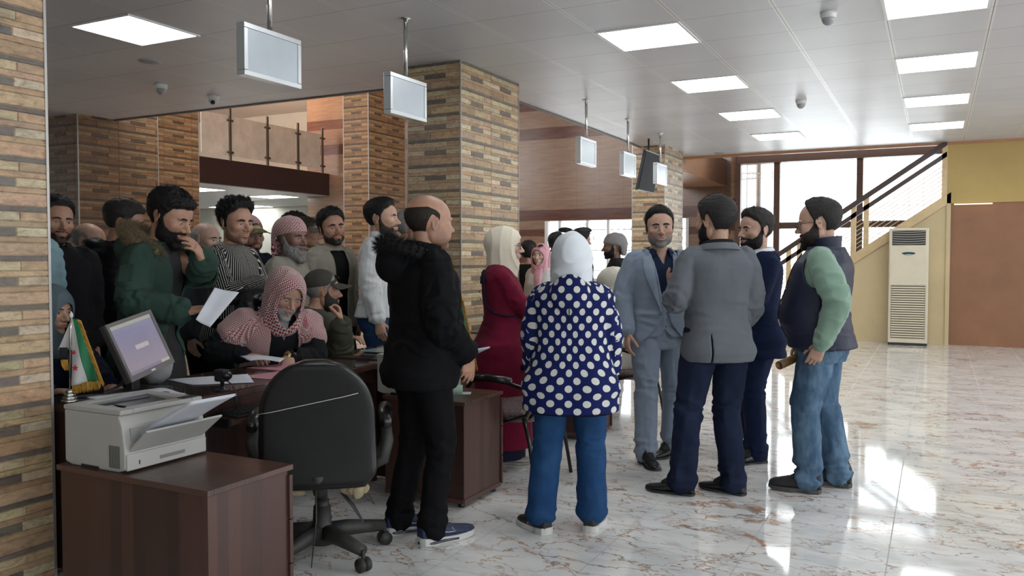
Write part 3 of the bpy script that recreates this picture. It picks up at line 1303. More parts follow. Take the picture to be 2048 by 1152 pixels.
def head_sdf(p, f):
    q = p.copy()
    q[:, 0] = np.abs(q[:, 0])
    q[:, 2] = np.where(q[:, 2] < 0, q[:, 2] / f['long'], q[:, 2])
    j = f['jaw']
    d = el(q, (0, -0.014, 0.036), (0.0765, 0.096, 0.086))
    d = smin(d, el(q, (0, 0.036, 0.022), (0.063, 0.058, 0.072)), 0.03)
    d = smin(d, el(q, (0, 0.030, -0.040), (0.058 * j, 0.058, 0.070)), 0.03)
    d = smin(d, el(q, (0.043 * j, 0.012, -0.058), (0.018, 0.034, 0.028)), 0.03)
    d = smin(d, el(q, (0, 0.074, -0.098), (0.024 * j, 0.017, 0.016 * f['chin'])), 0.024)
    d = smin(d, el(q, (0.042, 0.062, -0.020), (0.024, 0.022, 0.018 * f['cheek'])), 0.02)
    if f['fat']:
        d = smin(d, el(q, (0.045, 0.045, -0.055), (0.022 + f['fat'], 0.03, 0.03)), 0.03)
    # eye sockets
    d = smax(d, -el(q, (0.031, 0.104, 0.002), (0.019, 0.018, 0.0125)), 0.012)
    d = smin(d, el(q, (0.028, 0.084, 0.019), (0.024, 0.011, 0.0065 * f['brow'])), 0.009)
    # nose
    n = f['nose']
    d = smin(d, caps(q, (0, 0.086, 0.010), (0, 0.105 + 0.008 * n, -0.030), 0.0075, 0.0105), 0.012)
    d = smin(d, el(q, (0.0115 * n, 0.098, -0.034), (0.0085 * n, 0.011, 0.0078)), 0.006)
    d = smax(d, -el(q, (0.0065, 0.106, -0.0425), (0.0035, 0.006, 0.0035)), 0.003)
    # lids: an almond opening shows the eyeball
    lid = np.linalg.norm(q - np.array([0.031, 0.0765, 0.0005]), axis=-1) - 0.0142
    dx = (q[:, 0] - 0.031) / 0.0152
    oz = 0.0056 * f['eye'] * np.clip(1 - dx * dx, 0, 1)
    slit = np.abs(q[:, 2] - 0.0 - 0.0008) - oz
    lid = np.maximum(lid, np.minimum(-slit * 0.8, 0.004) + np.where(q[:, 1] > 0.078, 0, -0.01))
    d = smin(d, lid, 0.003)
    # mouth
    L = f['lip']
    d = smin(d, el(q, (0, 0.082, -0.062), (0.026, 0.018, 0.016)), 0.014)
    d = smin(d, el(q, (0, 0.0965, -0.0575), (0.021, 0.0065, 0.0042 * L)), 0.004)
    d = smin(d, el(q, (0, 0.0945, -0.0675 - 0.006 * f['open']), (0.018, 0.0068, 0.0050 * L)), 0.004)
    d = smax(d, -el(q, (0, 0.106, -0.0622 - 0.003 * f['open']), (0.022, 0.014, 0.0012 + 0.005 * f['open'])), 0.003)
    return d


def star_dirs(nu, nv, front=1.0):
    a = np.linspace(-PI, PI, nu, endpoint=False)
    a = a - 0.42 * front * np.sin(a)                 # more columns at the front (azimuth 0 = +y)
    t = np.linspace(0.02, PI - 0.02, nv)
    t = t + 0.10 * np.sin(2 * (t - 0.25))            # more rows at face height
    t = np.clip(t, 0.015, PI - 0.015)
    A, T = np.meshgrid(a, t)
    return np.stack([np.sin(T) * np.sin(A), np.sin(T) * np.cos(A), np.cos(T)], -1).reshape(-1, 3)


def star_faces(nu, nv):
    F = []
    for j in range(nv - 1):
        for i in range(nu):
            i2 = (i + 1) % nu
            F.append((j * nu + i, (j + 1) * nu + i, (j + 1) * nu + i2, j * nu + i2))
    F.append(tuple(range(nu)))
    F.append(tuple((nv - 1) * nu + i for i in range(nu))[::-1])
    return F


ORG = np.array([0.0, 0.015, -0.01])


def star_radius(D, sdf, r0=0.17, it=46):
    t = np.full(len(D), r0)
    for _ in range(it):
        t = np.maximum(t - sdf(ORG + D * t[:, None]) * 0.75, 0.01)
    return t


_headcache = {}


def head_star(f, nu, nv):
    key = (tuple(sorted(f.items())), nu, nv)
    if key not in _headcache:
        D = star_dirs(nu, nv)
        _headcache[key] = (D, star_radius(D, lambda p: head_sdf(p, f)))
    return _headcache[key]


def az_el(P):
    """azimuth from the front in degrees (0..180)"""
    return np.degrees(np.abs(np.arctan2(P[:, 0], P[:, 1])))


def ear_shell(side):
    Rm = rotm('z', -side * 0.42) @ rotm('x', -0.12)
    c = np.array([side * 0.0755, -0.010, -0.004])
    V, F = ellipsoid(c, (0.0062, 0.0185, 0.031), Rm, 16, 12)
    # hollow the outer side a little so that a rim remains
    L = (V - c) @ Rm
    k = np.exp(-((L[:, 1] / 0.010) ** 2 + ((L[:, 2] - 0.003) / 0.018) ** 2))
    out = (L[:, 0] * side > 0)
    L[:, 0] -= side * 0.0065 * k * out
    L[:, 1] *= np.where(L[:, 2] < 0, 0.72, 1.0)
    return L @ Rm.T + c, F


HAIRLINES = {
    # azimuth: height of the lower hair edge
    'short': [(0, .080), (25, .078), (48, .058), (62, .050), (74, .022), (82, -.022), (92, -.022), (97, .026), (108, .030), (120, .0), (135, -.060), (180, -.078)],
    'receding': [(0, .096), (20, .098), (45, .082), (62, .058), (76, .022), (84, -.02), (92, -.02), (97, .026), (108, .030), (120, .0), (135, -.060), (180, -.075)],
    'full': [(0, .062), (30, .060), (55, .048), (72, .015), (82, -.03), (93, -.03), (98, .022), (110, .022), (122, -.01), (135, -.070), (180, -.088)],
}


def hair_shell(head_f, style, nu, nv, thick, curl=0.0, seed=1.0, front_up=0.0, top=1.0, fade=0.5):
    D, r = head_star(head_f, nu, nv)
    P = ORG + D * r[:, None]
    az = az_el(P)
    if style == 'bald':
        lo = np.interp(az, [0, 60, 70, 80, 86, 93, 97, 108, 120, 135, 180], [.3, .3, .12, .0, -.02, -.02, .026, .030, .0, -.06, -.075])
        hi = np.interp(az, [0, 70, 90, 120, 180], [-.3, .03, .055, .070, .066])
        m = sstep(-.006, .016, P[:, 2] - lo) * sstep(-.016, .022, hi - P[:, 2])
    else:
        hl = HAIRLINES[style]
        lo = np.interp(az, [a for a, _ in hl], [b for _, b in hl])
        lo = lo + vnoise(P * 60, seed) * 0.0025
        m = sstep(-.006, .012, P[:, 2] - lo)
    th = thick * (fade + (1 - fade) * sstep(0.0, 0.085, P[:, 2])) * (1 + (top - 1) * sstep(.05, .11, P[:, 2]))
    th = th + front_up * sstep(.05, .10, P[:, 2]) * np.exp(-((P[:, 1] - .07) / .05) ** 2)
    if curl:
        n = vnoise(P * 70, seed) * 0.6 + vnoise(P * 130, seed + 5) * 0.4
        th = th * (1 + curl * n)
    q = P.copy()
    q[:, 1] *= 0.25
    th = th * (1 + 0.16 * vnoise(q * 160, seed + 9))
    rr = r + th * m ** 1.5 - 0.004 * (1 - m) ** 2
    return ORG + D * rr[:, None], star_faces(nu, nv), m


def beard_shell(head_f, nu, nv, thick, full=1.0, seed=2.0, moustache=1.0, length=0.0):
    D, r = head_star(head_f, nu, nv)
    P = ORG + D * r[:, None]
    az = az_el(P)
    x, z = np.abs(P[:, 0]), P[:, 2]
    hi = np.interp(az, [0, 14, 22, 40, 60, 74, 80, 92, 96], [-.072, -.070, -.046, -.050, -.036, -.008, .015, .010, -.2])
    hi = hi - (1 - full) * 0.02
    hi = hi + vnoise(P * 70, seed) * 0.0025
    m = sstep(-.016, .018, hi - z) * sstep(102, 84, az)
    mu = sstep(-.003, .003, 0.031 - x) * sstep(-.002, .003, -.0435 - z) * sstep(-.002, .003, z + .0545) * (P[:, 1] > .05) * moustache
    lips = (x < .020) & (z < -.054) & (z > -.0725) & (P[:, 1] > .06)
    m = np.where(lips, 0.0, np.maximum(m, mu))
    soul = (x < .007) & (z < -.0725) & (P[:, 1] > .06)
    m = np.where(soul, 1.0, m)
    th = thick * (0.55 + 0.45 * sstep(-.03, -.09, z)) + length * sstep(-.05, -.11, z) * sstep(85, 30, az)
    th = th * (1 + 0.25 * vnoise(P * 110, seed + 3))
    rr = r + th * m ** 1.6 + .0006 - 0.004 * (1 - m) ** 6
    return ORG + D * rr[:, None], star_faces(nu, nv), m


def blades(P, N, n, length, width, rnd, lean=(0, 0, -0.3), jitter=0.5):
    """n thin tapered hairs rooted on sampled points P with normals N -> verts, faces"""
    k = rnd.integers(0, len(P), n)
    p = P[k] + rnd.normal(0, 0.0015, (n, 3))
    d = N[k] + np.asarray(lean)[None] + rnd.normal(0, jitter, (n, 3)) * 0.6
    d /= np.linalg.norm(d, axis=1)[:, None]
    s = np.cross(d, rnd.normal(0, 1, (n, 3)))
    s /= np.maximum(1e-6, np.linalg.norm(s, axis=1)[:, None])
    L = length * rnd.uniform(0.6, 1.2, (n, 1))
    d2 = d + np.asarray(lean)[None] * 0.6 + rnd.normal(0, jitter * 0.4, (n, 3))
    a, b = p - s * width, p + s * width
    m1 = p + d * L * 0.55
    c, e = m1 - s * width * 0.6, m1 + s * width * 0.6
    t = m1 + d2 * L * 0.45
    V = np.stack([a, b, e, c, t], 1).reshape(-1, 3)
    F = []
    for i in range(n):
        o = i * 5
        F.append((o, o + 1, o + 2, o + 3))
        F.append((o + 3, o + 2, o + 4))
    return V, F


# ---------------------------------------------------------------- hands
_handcache = {}


def hand_mesh(curl=(0.3, 0.3, 0.35, 0.4), thumb=(0.6, 0.3), spread=0.06, voxel=0.0034, size=1.0):
    """right hand, wrist at origin, fingers to +y, palm faces -z, thumb on -x side (its left)"""
    key = (curl, thumb, spread, voxel, size)
    if key in _handcache:
        return _handcache[key]
    sh = []
    ringp = [((0, -.030, 0), .024, .018), ((0, 0, 0), .0255, .0165), ((-.001, .022, 0), .033, .0165), ((0, .050, .001), .039, .0150), ((.001, .078, .001), .0405, .0130), ((.001, .092, 0), .036, .0105)]
    sh.append(loft([(np.array(c), np.array([1., 0, 0]), np.array([0, 0, 1.]), a, b, 2.3) for c, a, b in ringp], 22))
    sh.append(ellipsoid((-.022, .030, -.008), (.015, .028, .013), rotm('z', 0.35)))
    sh.append(ellipsoid((.024, .035, -.007), (.012, .028, .010)))
    bx = [-.0285, -.0095, .0095, .0275]
    bl = [.070, .077, .072, .057]
    by = [.086, .090, .086, .078]
    rr = [.0086, .0088, .0083, .0074]
    for i in range(4):
        c = curl[i]
        ang = (i - 1.4) * spread
        pts = [np.array([bx[i] * 0.9, by[i] - .022, 0])]
        rad = [rr[i] * 1.05]
        p = np.array([bx[i], by[i], 0.0])
        pts.append(p)
        rad.append(rr[i] * 1.08)
        b = 0.0
        for k, (fr, cf) in enumerate(((.46, .9), (.30, 1.25), (.24, .8))):
            b += c * cf
            dvec = np.array([math.sin(ang) * math.cos(b), math.cos(ang) * math.cos(b), -math.sin(b)])
            p = p + dvec * bl[i] * fr
            pts.append(p)
            rad.append(rr[i] * (0.98, 0.9, 0.74)[k])
        sh.append(limb(pts, rad, 14, n=3))
    a, c = thumb
    p = np.array([-.026, .018, -.004])
    pts, rad = [p], [.0135]
    d = nrm([-math.sin(a) * .95, math.cos(a) * .9, -.35 - .3 * c])
    p = p + d * .040
    pts.append(p)
    rad.append(.0115)
    d = nrm(d + np.array([.25 * c, .15, -.35 * c]))
    p = p + d * .032
    pts.append(p)
    rad.append(.0100)
    d = nrm(d + np.array([.45 * c, .2, -.3 * c]))
    p = p + d * .026
    pts.append(p)
    rad.append(.0080)
    sh.append(limb(pts, rad, 14, n=3))
    me = fuse(sh, voxel, 2)
    V = verts(me) * size
    F = [tuple(pp.vertices) for pp in me.polygons]
    bpy.data.meshes.remove(me)
    _handcache[key] = (V, F)
    return _handcache[key]


def place_hand(V, side, W, fdir, pdir):
    """side +1 right / -1 left; W wrist; fdir finger direction; pdir direction the palm faces"""
    y = nrm(fdir)
    z = -nrm(np.asarray(pdir) - y * (np.asarray(pdir) @ y))
    x = np.cross(y, z)
    L = V.copy()
    if side < 0:
        L[:, 0] *= -1
    return L @ np.stack([x, y, z]) + np.asarray(W)


def ik(S, T, l1, l2, pole):
    S, T, pole = np.asarray(S, float), np.asarray(T, float), np.asarray(pole, float)
    d = T - S
    D = np.linalg.norm(d)
    if D > (l1 + l2) * 0.998:
        T = S + d / D * (l1 + l2) * 0.998
        D = (l1 + l2) * 0.998
    u = nrm(d)
    a = (l1 * l1 - l2 * l2 + D * D) / (2 * D)
    h = math.sqrt(max(1e-8, l1 * l1 - a * a))
    p = nrm(pole - u * (pole @ u))
    return S + u * a + p * h, T


# ---------------------------------------------------------------- person
# torso sections for a 1.75 m figure: height above the hip line, half width, half depth, forward shift
TORSO_M = [(-.16, .150, .100, -.010), (-.10, .168, .115, -.015), (-.02, .170, .117, -.014), (.06, .160, .108, .0), (.14, .152, .104, .004), (.22, .160, .112, .004),
           (.30, .172, .122, .003), (.37, .180, .118, -.004), (.415, .172, .102, -.010), (.450, .138, .084, -.015), (.482, .094, .068, -.016), (.52, .062, .060, -.010)]
TORSO_F = [(-.16, .155, .105, -.012), (-.10, .176, .120, -.018), (-.02, .170, .115, -.016), (.06, .145, .098, .0), (.14, .130, .092, .004), (.22, .138, .104, .010),
           (.30, .152, .120, .014), (.37, .162, .108, .0), (.425, .166, .092, -.010), (.465, .138, .075, -.014), (.492, .092, .058, -.014), (.52, .056, .052, -.010)]


class Person:
    def __init__(s, name_label, x, y, face, H=1.75, sex='m', build=1.0, belly=0.0, lean=(0, 0), twist=0, shift=(0, 0), hip=None,
                 head=(0, 0, 0), arms=None, legs=None, skin=(0.42, 0.24, 0.16), hr=1, category='person', group=None, voxel=0.009, headsc=1.14, off=(0, 0)):
        """face: 0 = towards the viewer, 90 = picture right, 180 = away, -90 = picture left"""
        s.sex, s.bw, s.belly = sex, build, belly
        s.T = TORSO_M if sex == 'm' else TORSO_F
        s.hd = headsc
        tow = math.atan2(-y, -x)                   # direction person -> camera
        ang = tow + R(face)                        # turning to picture right is counter-clockwise seen from above
        s.root = thing('person', name_label, category, (x, y, 0), ang - PI / 2, group)
        s.sc = H / 1.722
        s.root.scale = (s.sc,) * 3
        s.yaw = ang - PI / 2
        s.pos = np.array([x, y, 0.0])
        s.hipz = 0.93 if hip is None else hip / s.sc
        s.lf, s.ls, s.tw = R(lean[0]), R(lean[1]), R(twist)
        s.vox = voxel
        s.shift = np.array([off[0], off[1], 0.0])
        # sample the spine
        zs = np.linspace(-.90, .62, 153)
        s.zs = zs
        th = sstep(-.02, .34, zs)
        pos = np.zeros((len(zs), 3))
        Rs = []
        i0 = int(np.argmin(abs(zs)))
        for t in th:
            Rs.append(rotm('z', s.tw * t) @ rotm('x', -s.lf * t) @ rotm('y', s.ls * t))
        s.Rs = np.array(Rs)
        dz = zs[1] - zs[0]
        for i in range(i0 + 1, len(zs)):
            pos[i] = pos[i - 1] + s.Rs[i][:, 2] * dz
        for i in range(i0 - 1, -1, -1):
            pos[i] = pos[i + 1] - np.array([0, 0, dz])
        s.sp = pos + np.array([0, 0, s.hipz]) + s.shift
        # head
        hy, hp, hrr = (R(a) for a in head)
        s.Rh = rotm('z', -hy) @ rotm('x', -hp) @ rotm('y', hrr)
        nb, Rn = s.spine(.50)
        up = nrm(Rn[:, 2] * .55 + s.Rh[:, 2] * .45)
        fwv = nrm(Rn[:, 1] * .4 + s.Rh[:, 1] * .6)
        s.nb = nb
        hl = .138 if sex == 'm' else .134
        s.hc = nb + up * hl + fwv * .022
        # arms
        s.sw = (.168 if sex == 'm' else .145) * build
        s.ARM = {}
        arms = arms or {}
        for side, nm in ((1, 'R'), (-1, 'L')):
            c, Rr = s.spine(.435)
            S = c + Rr @ np.array([side * s.sw, -.010, 0])
            a = arms.get(nm, {})
            W = a.get('to')
            if W is None:
                W = S + np.array([side * .035, .05, -.53])
            elif a.get('world', False):
                W = s.tolocal(W)
            else:
                W = np.asarray(W, float)
            pole = np.asarray(a.get('pole', (side * .12, -1, 0)), float)
            k = 1.0 if sex == 'm' else 0.93
            Eb, Wt = ik(S, W, .285 * k, .255 * k, pole)
            fd = np.asarray(a.get('dir', Wt - Eb), float)
            pd = np.asarray(a.get('palm', (-side, 0, 0)), float)
            s.ARM[side] = dict(S=S, E=Eb, W=Wt, f=fd, p=pd, curl=a.get('curl', (.32, .36, .4, .45)), thumb=a.get('thumb', (.55, .35)), hand=a.get('hand', True))
        # legs
        s.LEG = {}
        legs = legs or {}
        for side, nm in ((1, 'R'), (-1, 'L')):
            l = legs.get(nm, {})
            Hp = np.array([side * .092, -.005, s.hipz - .03]) + s.shift
            A = np.asarray(l.get('to', (side * .11, 0.0, .085)), float)
            K, A = ik(Hp, A, .413, .412, l.get('pole', (side * .12, 1, 0)))
            s.LEG[side] = dict(H=Hp, K=K, A=A, yaw=R(l.get('yaw', side * -8)))
        s.skincol = skin
        s.kids = {}

    def tolocal(s, W):
        d = (np.asarray(W, float) - s.pos) / s.sc
        c, n = math.cos(-s.yaw), math.sin(-s.yaw)
        return np.array([c * d[0] - n * d[1], n * d[0] + c * d[1], d[2]])

    def spine(s, z):
        i = int(np.clip(round((z - s.zs[0]) / (s.zs[1] - s.zs[0])), 0, len(s.zs) - 1))
        return s.sp[i] + s.Rs[i][:, 2] * (z - s.zs[i]), s.Rs[i]

    def inv(s, V):
        """points -> torso coordinates (x across, y forward, z along the spine)"""
        V = np.asarray(V)
        best = np.full(len(V), 1e9)
        out = np.zeros((len(V), 3))
        for i in range(0, len(s.zs), 2):
            d = V - s.sp[i]
            loc = d @ s.Rs[i]
            h = np.abs(loc[:, 2]) + 0.0
            m = h < best
            best = np.where(m, h, best)
            out[m] = np.stack([loc[m, 0], loc[m, 1], loc[m, 2] + s.zs[i]], 1)
        return out

    def section(s, z):
        T = s.T
        zz = [t[0] for t in T]
        a, b, y = (float(np.interp(z, zz, [t[k] for t in T])) for k in (1, 2, 3))
        a *= s.bw
        b *= (s.bw * .5 + .5)
        if s.belly:
            g = s.belly * math.exp(-((z - .10) / .15) ** 2)
            b += g * .6
            y += g * .5
            a += g * .35
        return a, b, y

    def torso_rings(s, z0, z1, off=0.0, n=22, fn=None, exp=2.35):
        rings = []
        for z in np.linspace(z0, z1, n):
            a, b, y = s.section(z)
            o = off(z) if callable(off) else off
            a, b = a + o, b + o
            if fn:
                a, b, y = fn(z, a, b, y)
            c, Rr = s.spine(z)
            e = exp if z < .42 else 2.1
            rings.append((c + Rr @ np.array([0, y, 0]), Rr[:, 0], Rr[:, 1], a, b, e))
        return rings

    # ---- the body itself: one continuous skin
    def body(s, face=None, res=(120, 92), hands=True, mat=None):
        f = dict(FACE0)
        f.update(face or {})
        s.f = f
        s.res = res
        core = [loft(s.torso_rings(-.10, .52, -.016, 16))]
        nr = (.056 if s.sex == 'm' else .047)
        nb, Rn = s.spine(.46)
        core.append(limb([nb, s.nb, s.hc + s.Rh @ np.array([0, -.030, -.040])], [nr * 1.15, nr, nr * .96], 20))
        for sd, a in s.ARM.items():
            k = 1.0 if s.sex == 'm' else .85
            core.append(limb([a['S'], a['E'], a['W'] + nrm(a['W'] - a['E']) * .0], [.050 * k, .040 * k, .0255 * k], 16))
        for sd, l in s.LEG.items():
            core.append(limb([l['H'], l['K'], l['A']], [.070, .050, .036], 16))
            ft = np.array([math.sin(-l['yaw']) * 1, math.cos(l['yaw']), 0])
            core.append(limb([l['A'] + np.array([0, 0, -.02]), l['A'] + ft * .07 + np.array([0, 0, -.052])], [.034, .018], 12))
        me = fuse(core, .014, 2)
        D, r = head_star(f, *res)
        HV = (ORG + D * r[:, None]) * s.hd
        pieces = [(HV @ s.Rh.T + s.hc, star_faces(*res))]
        for sd in (1, -1):
            V, F = ear_shell(sd)
            pieces.append((V * s.hd @ s.Rh.T + s.hc, F))
        if hands:
            for sd, a in s.ARM.items():
                if not a['hand']:
                    continue
                V, F = hand_mesh(tuple(a['curl']), tuple(a['thumb']), size=(1.0 if s.sex == 'm' else .9))
                pieces.append((place_hand(V, sd, a['W'], a['f'], a['p']), F))
        o = bpy.data.objects.new('tmpbody', me)
        COL.objects.link(o)
        tmp = []
        for V, F in pieces:
            m2 = me_from(V, F)
            bm = bmesh.new()
            bm.from_mesh(m2)
            bmesh.ops.recalc_face_normals(bm, faces=bm.faces[:])
            bm.to_mesh(m2)
            bm.free()
            t = bpy.data.objects.new('tmpp', m2)
            COL.objects.link(t)
            tmp.append(t)
            md = o.modifiers.new('b', 'BOOLEAN')
            md.operation = 'UNION'
            md.solver = 'MANIFOLD'
            md.object = t
        dg = bpy.context.evaluated_depsgraph_get()
        dg.update()
        r2 = bpy.data.meshes.new_from_object(o.evaluated_get(dg), depsgraph=dg)
        bpy.data.objects.remove(o)
        bpy.data.meshes.remove(me)
        for t in tmp:
            m2 = t.data
            bpy.data.objects.remove(t)
            bpy.data.meshes.remove(m2)
        # lips and warmer cheeks are the skin's own colours: a tint attribute
        V = verts(r2)
        L = ((V - s.hc) @ s.Rh) / s.hd
        lip = np.exp(-((L[:, 0] / .021) ** 4 + ((L[:, 2] + .0625) / .0085) ** 4)) * (L[:, 1] > .07)
        col = np.ones((len(V), 4))
        base = np.array(s.skincol)
        col[:, :3] = base
        lipc = base * np.array([1.0, .62, .60])
        col[:, :3] = col[:, :3] * (1 - lip[:, None] * .7) + lipc * lip[:, None] * .7
        ck = np.exp(-(((np.abs(L[:, 0]) - .04) / .02) ** 2 + ((L[:, 2] + .03) / .02) ** 2 + ((L[:, 1] - .07) / .03) ** 2)) * .25
        ns = np.exp(-((L[:, 0] / .014) ** 2 + ((L[:, 2] + .034) / .012) ** 2)) * (L[:, 1] > .09) * .25
        k = np.clip(ck + ns, 0, 1)[:, None]
        col[:, :3] = col[:, :3] * (1 - k) + base * np.array([1.08, .78, .74]) * k
        at = r2.color_attributes.new('tint', 'FLOAT_COLOR', 'POINT')
        at.data.foreach_set('color', col.ravel())
        o = link('body', r2, mat or M_skin, s.root)
        # eyes
        return o

    def headobj(s, name, V, F, mat, thick=0.0, drop=None, m=None):
        me = me_from((np.asarray(V) * s.hd) @ s.Rh.T + s.hc, F)
        if True:
            mm = np.ones(len(V))
            if m is not None:
                mm[:len(m)] = m
            me.attributes.new('cover', 'FLOAT', 'POINT').data.foreach_set('value', mm)
        if drop is not None:
            drop_faces(me, lambda c: drop(((c - s.hc) @ s.Rh) / s.hd))
        bm = bmesh.new()
        bm.from_mesh(me)
        bmesh.ops.recalc_face_normals(bm, faces=bm.faces[:])
        bm.to_mesh(me)
        bm.free()
        return link(name, me, mat, s.root, thick)

    def eyes(s, look=(0, 0), iris=(0.05, 0.025, 0.012)):
        for sd in (1, -1):
            o = bpy.data.objects.new('eye', eye_mesh(iris))
            COL.objects.link(o)
            o.parent = s.root
            Rm = s.Rh @ rotm('z', -R(look[0])) @ rotm('x', -R(look[1]))
            c = s.hc + s.Rh @ (np.array([sd * .031, .0765, .0005]) * s.hd)
            M = np.eye(4)
            M[:3, :3] = Rm * s.hd
            M[:3, 3] = c
            o.matrix_local = Matrix(M.tolist())

    def brows(s, mat, thick=1.0, angle=0.0):
        D, r = None, None
        f = s.f
        for sd in (1, -1):
            vs, fs, n = [], [], 0
            xs = np.linspace(.011, .050, 16)
            t = np.linspace(0, 1, 16)
            zc = .0185 + .0055 * np.sin(t * PI * .8) - .004 * t + angle * (t - .5) * .01
            hw = (.0042 * thick) * np.sqrt(np.clip(1 - (2 * t - .85) ** 2 * .75, .12, 1))
            for k in range(16):
                for w in (-1, -.3, .3, 1):
                    z = zc[k] + w * hw[k]
                    vs.append((sd * xs[k], z))
            base = n
            for k in range(15):
                for w in range(3):
                    fs.append((base + k * 4 + w, base + (k + 1) * 4 + w, base + (k + 1) * 4 + w + 1, base + k * 4 + w + 1))
            X = np.array(vs)
            # project forward onto the skin
            y = np.full(len(X), .13)
            for _ in range(40):
                p = np.stack([X[:, 0], y, X[:, 1]], 1)
                y = y - head_sdf(p, f) * .7
            edge = np.tile(np.array([0, 1, 1, 0]), len(X) // 4)
            p = np.stack([X[:, 0], y + .0004 + .0012 * edge, X[:, 1]], 1)
            s.headobj('eyebrow', p, fs, mat, .0006)

    def hair(s, style='short', thick=.014, mat=None, curl=0.0, seed=1.0, front_up=0.0, top=1.0, fade=.5, fuzz=2500, flen=.006, fw=.0005, lean=(0, 0, -.2)):
        V, F, m = hair_shell(s.f, style, s.res[0], s.res[1], thick, curl, seed, front_up, top, fade)
        if fuzz:
            rnd = np.random.default_rng(int(seed * 10))
            N = V - ORG
            N = N / np.linalg.norm(N, axis=1)[:, None]
            k = np.nonzero(m > .5)[0]
            if len(k):
                V2, F2 = blades(V[k], N[k], fuzz, flen, fw, rnd, lean, .55)
                F = F + [tuple(i + len(V) for i in f) for f in F2]
                V = np.concatenate([V, V2])
        return s.headobj('hair', V, F, mat, m=m)

    def beard(s, thick=.006, mat=None, full=1.0, seed=2.0, length=0.0, moustache=1.0, fuzz=800, flen=.007):
        V, F, m = beard_shell(s.f, s.res[0], s.res[1], thick, full, seed, moustache, length)
        if fuzz:
            rnd = np.random.default_rng(int(seed * 10))
            N = V - ORG
            N = N / np.linalg.norm(N, axis=1)[:, None]
            k = np.nonzero(m > .6)[0]
            V2, F2 = blades(V[k], N[k], fuzz, flen, .0006, rnd, (0, 0, -.6), .4)
            F = F + [tuple(i + len(V) for i in f) for f in F2]
            V = np.concatenate([V, V2])
        return s.headobj('beard', V, F, mat, m=m)

    # ---- garments
    def segs(s):
        L = [('arm', sd, a['S'], a['E'], a['W'], .075) for sd, a in s.ARM.items()]
        return L

    def classify(s, C, legs=False):
        """segment index, along, around for points C. 0 torso, 1/2 arms (R, L), 3/4 legs"""
        T = s.inv(C)
        n = len(C)
        seg = np.zeros(n, int)
        v = T[:, 2].copy()
        u = np.arctan2(T[:, 0], -T[:, 1])
        rad = np.full(n, getattr(s, 'urad', .16))
        zz = [t[0] for t in s.T]
        a = np.interp(T[:, 2], zz, [t[1] for t in s.T]) * s.bw
        b = np.interp(T[:, 2], zz, [t[2] for t in s.T])
        best = np.sqrt((T[:, 0] / (a + .015)) ** 2 + ((T[:, 1]) / (b + .03)) ** 2)
        lst = [(1, s.ARM[1]['S'], s.ARM[1]['E'], s.ARM[1]['W'], .062), (2, s.ARM[-1]['S'], s.ARM[-1]['E'], s.ARM[-1]['W'], .062)]
        if legs:
            lst = [(3, s.LEG[1]['H'], s.LEG[1]['K'], s.LEG[1]['A'], .085), (4, s.LEG[-1]['H'], s.LEG[-1]['K'], s.LEG[-1]['A'], .085)]
            best = np.where(T[:, 2] < -.10, 1e3, best)
        for idx, A, B, Cc, r in lst:
            for (P, Q, off) in ((A, B, 0.0), (B, Cc, np.linalg.norm(B - A))):
                d = Q - P
                L = np.linalg.norm(d)
                h = ((C - P) @ d) / (L * L)
                hc = np.clip(h, -.15, 1.15)
                q = C - P - hc[:, None] * d
                dist = np.linalg.norm(q, axis=1) / r
                if idx < 3:
                    dist = dist + np.where(h < 0.02, .35, 0) * (off == 0)
                m = dist < best
                t = d / L
                e1 = nrm(np.cross(t, [0.3, 1.0, 0.1]))
                e2 = np.cross(t, e1)
                qq = C - P
                ang = np.arctan2(qq @ e1, qq @ e2)
                best = np.where(m, dist, best)
                seg = np.where(m, idx, seg)
                v = np.where(m, off + h * L, v)
                u = np.where(m, ang, u)
                rad = np.where(m, r, rad)
        return seg, u, v, rad, T

    def uvmap(s, me, legs=False):
        n = len(me.polygons)
        c = np.empty(n * 3)
        me.polygons.foreach_get('center', c)
        c = c.reshape(-1, 3)
        seg, u0, v0, rad, T = s.classify(c, legs)
        nl = len(me.loops)
        vi = np.empty(nl, int)
        me.loops.foreach_get('vertex_index', vi)
        tot = np.empty(n, int)
        me.polygons.foreach_get('loop_total', tot)
        pf = np.repeat(np.arange(n), tot)
        V = verts(me)[vi]
        # recompute with the face's own segment
        T2 = s.inv(V)
        U = np.arctan2(T2[:, 0], -T2[:, 1])
        W = T2[:, 2].copy()
        sg = seg[pf]
        src = {1: s.ARM[1], 2: s.ARM[-1], 3: s.LEG[1], 4: s.LEG[-1]}
        for idx, a in src.items():
            m = sg == idx
            if not m.any():
                continue
            A, B, Cc = (a['S'], a['E'], a['W']) if idx < 3 else (a['H'], a['K'], a['A'])
            L1 = np.linalg.norm(B - A)
            second = v0[pf] > L1
            for (P, Q, off, sel) in ((A, B, 0.0, m & ~second), (B, Cc, L1, m & second)):
                if not sel.any():
                    continue
                d = Q - P
                L = np.linalg.norm(d)
                t = d / L
                e1 = nrm(np.cross(t, [0.3, 1.0, 0.1]))
                e2 = np.cross(t, e1)
                qq = V[sel] - P
                U[sel] = np.arctan2(qq @ e1, qq @ e2)
                W[sel] = off + qq @ t
        ref = u0[pf]
        U = ref + (U - ref + PI) % (2 * PI) - PI
        uv = np.stack([U * rad[pf] + sg * 1.37, W], 1)
        lay = me.uv_layers.new(name='cloth')
        lay.data.foreach_set('uv', uv.ravel())

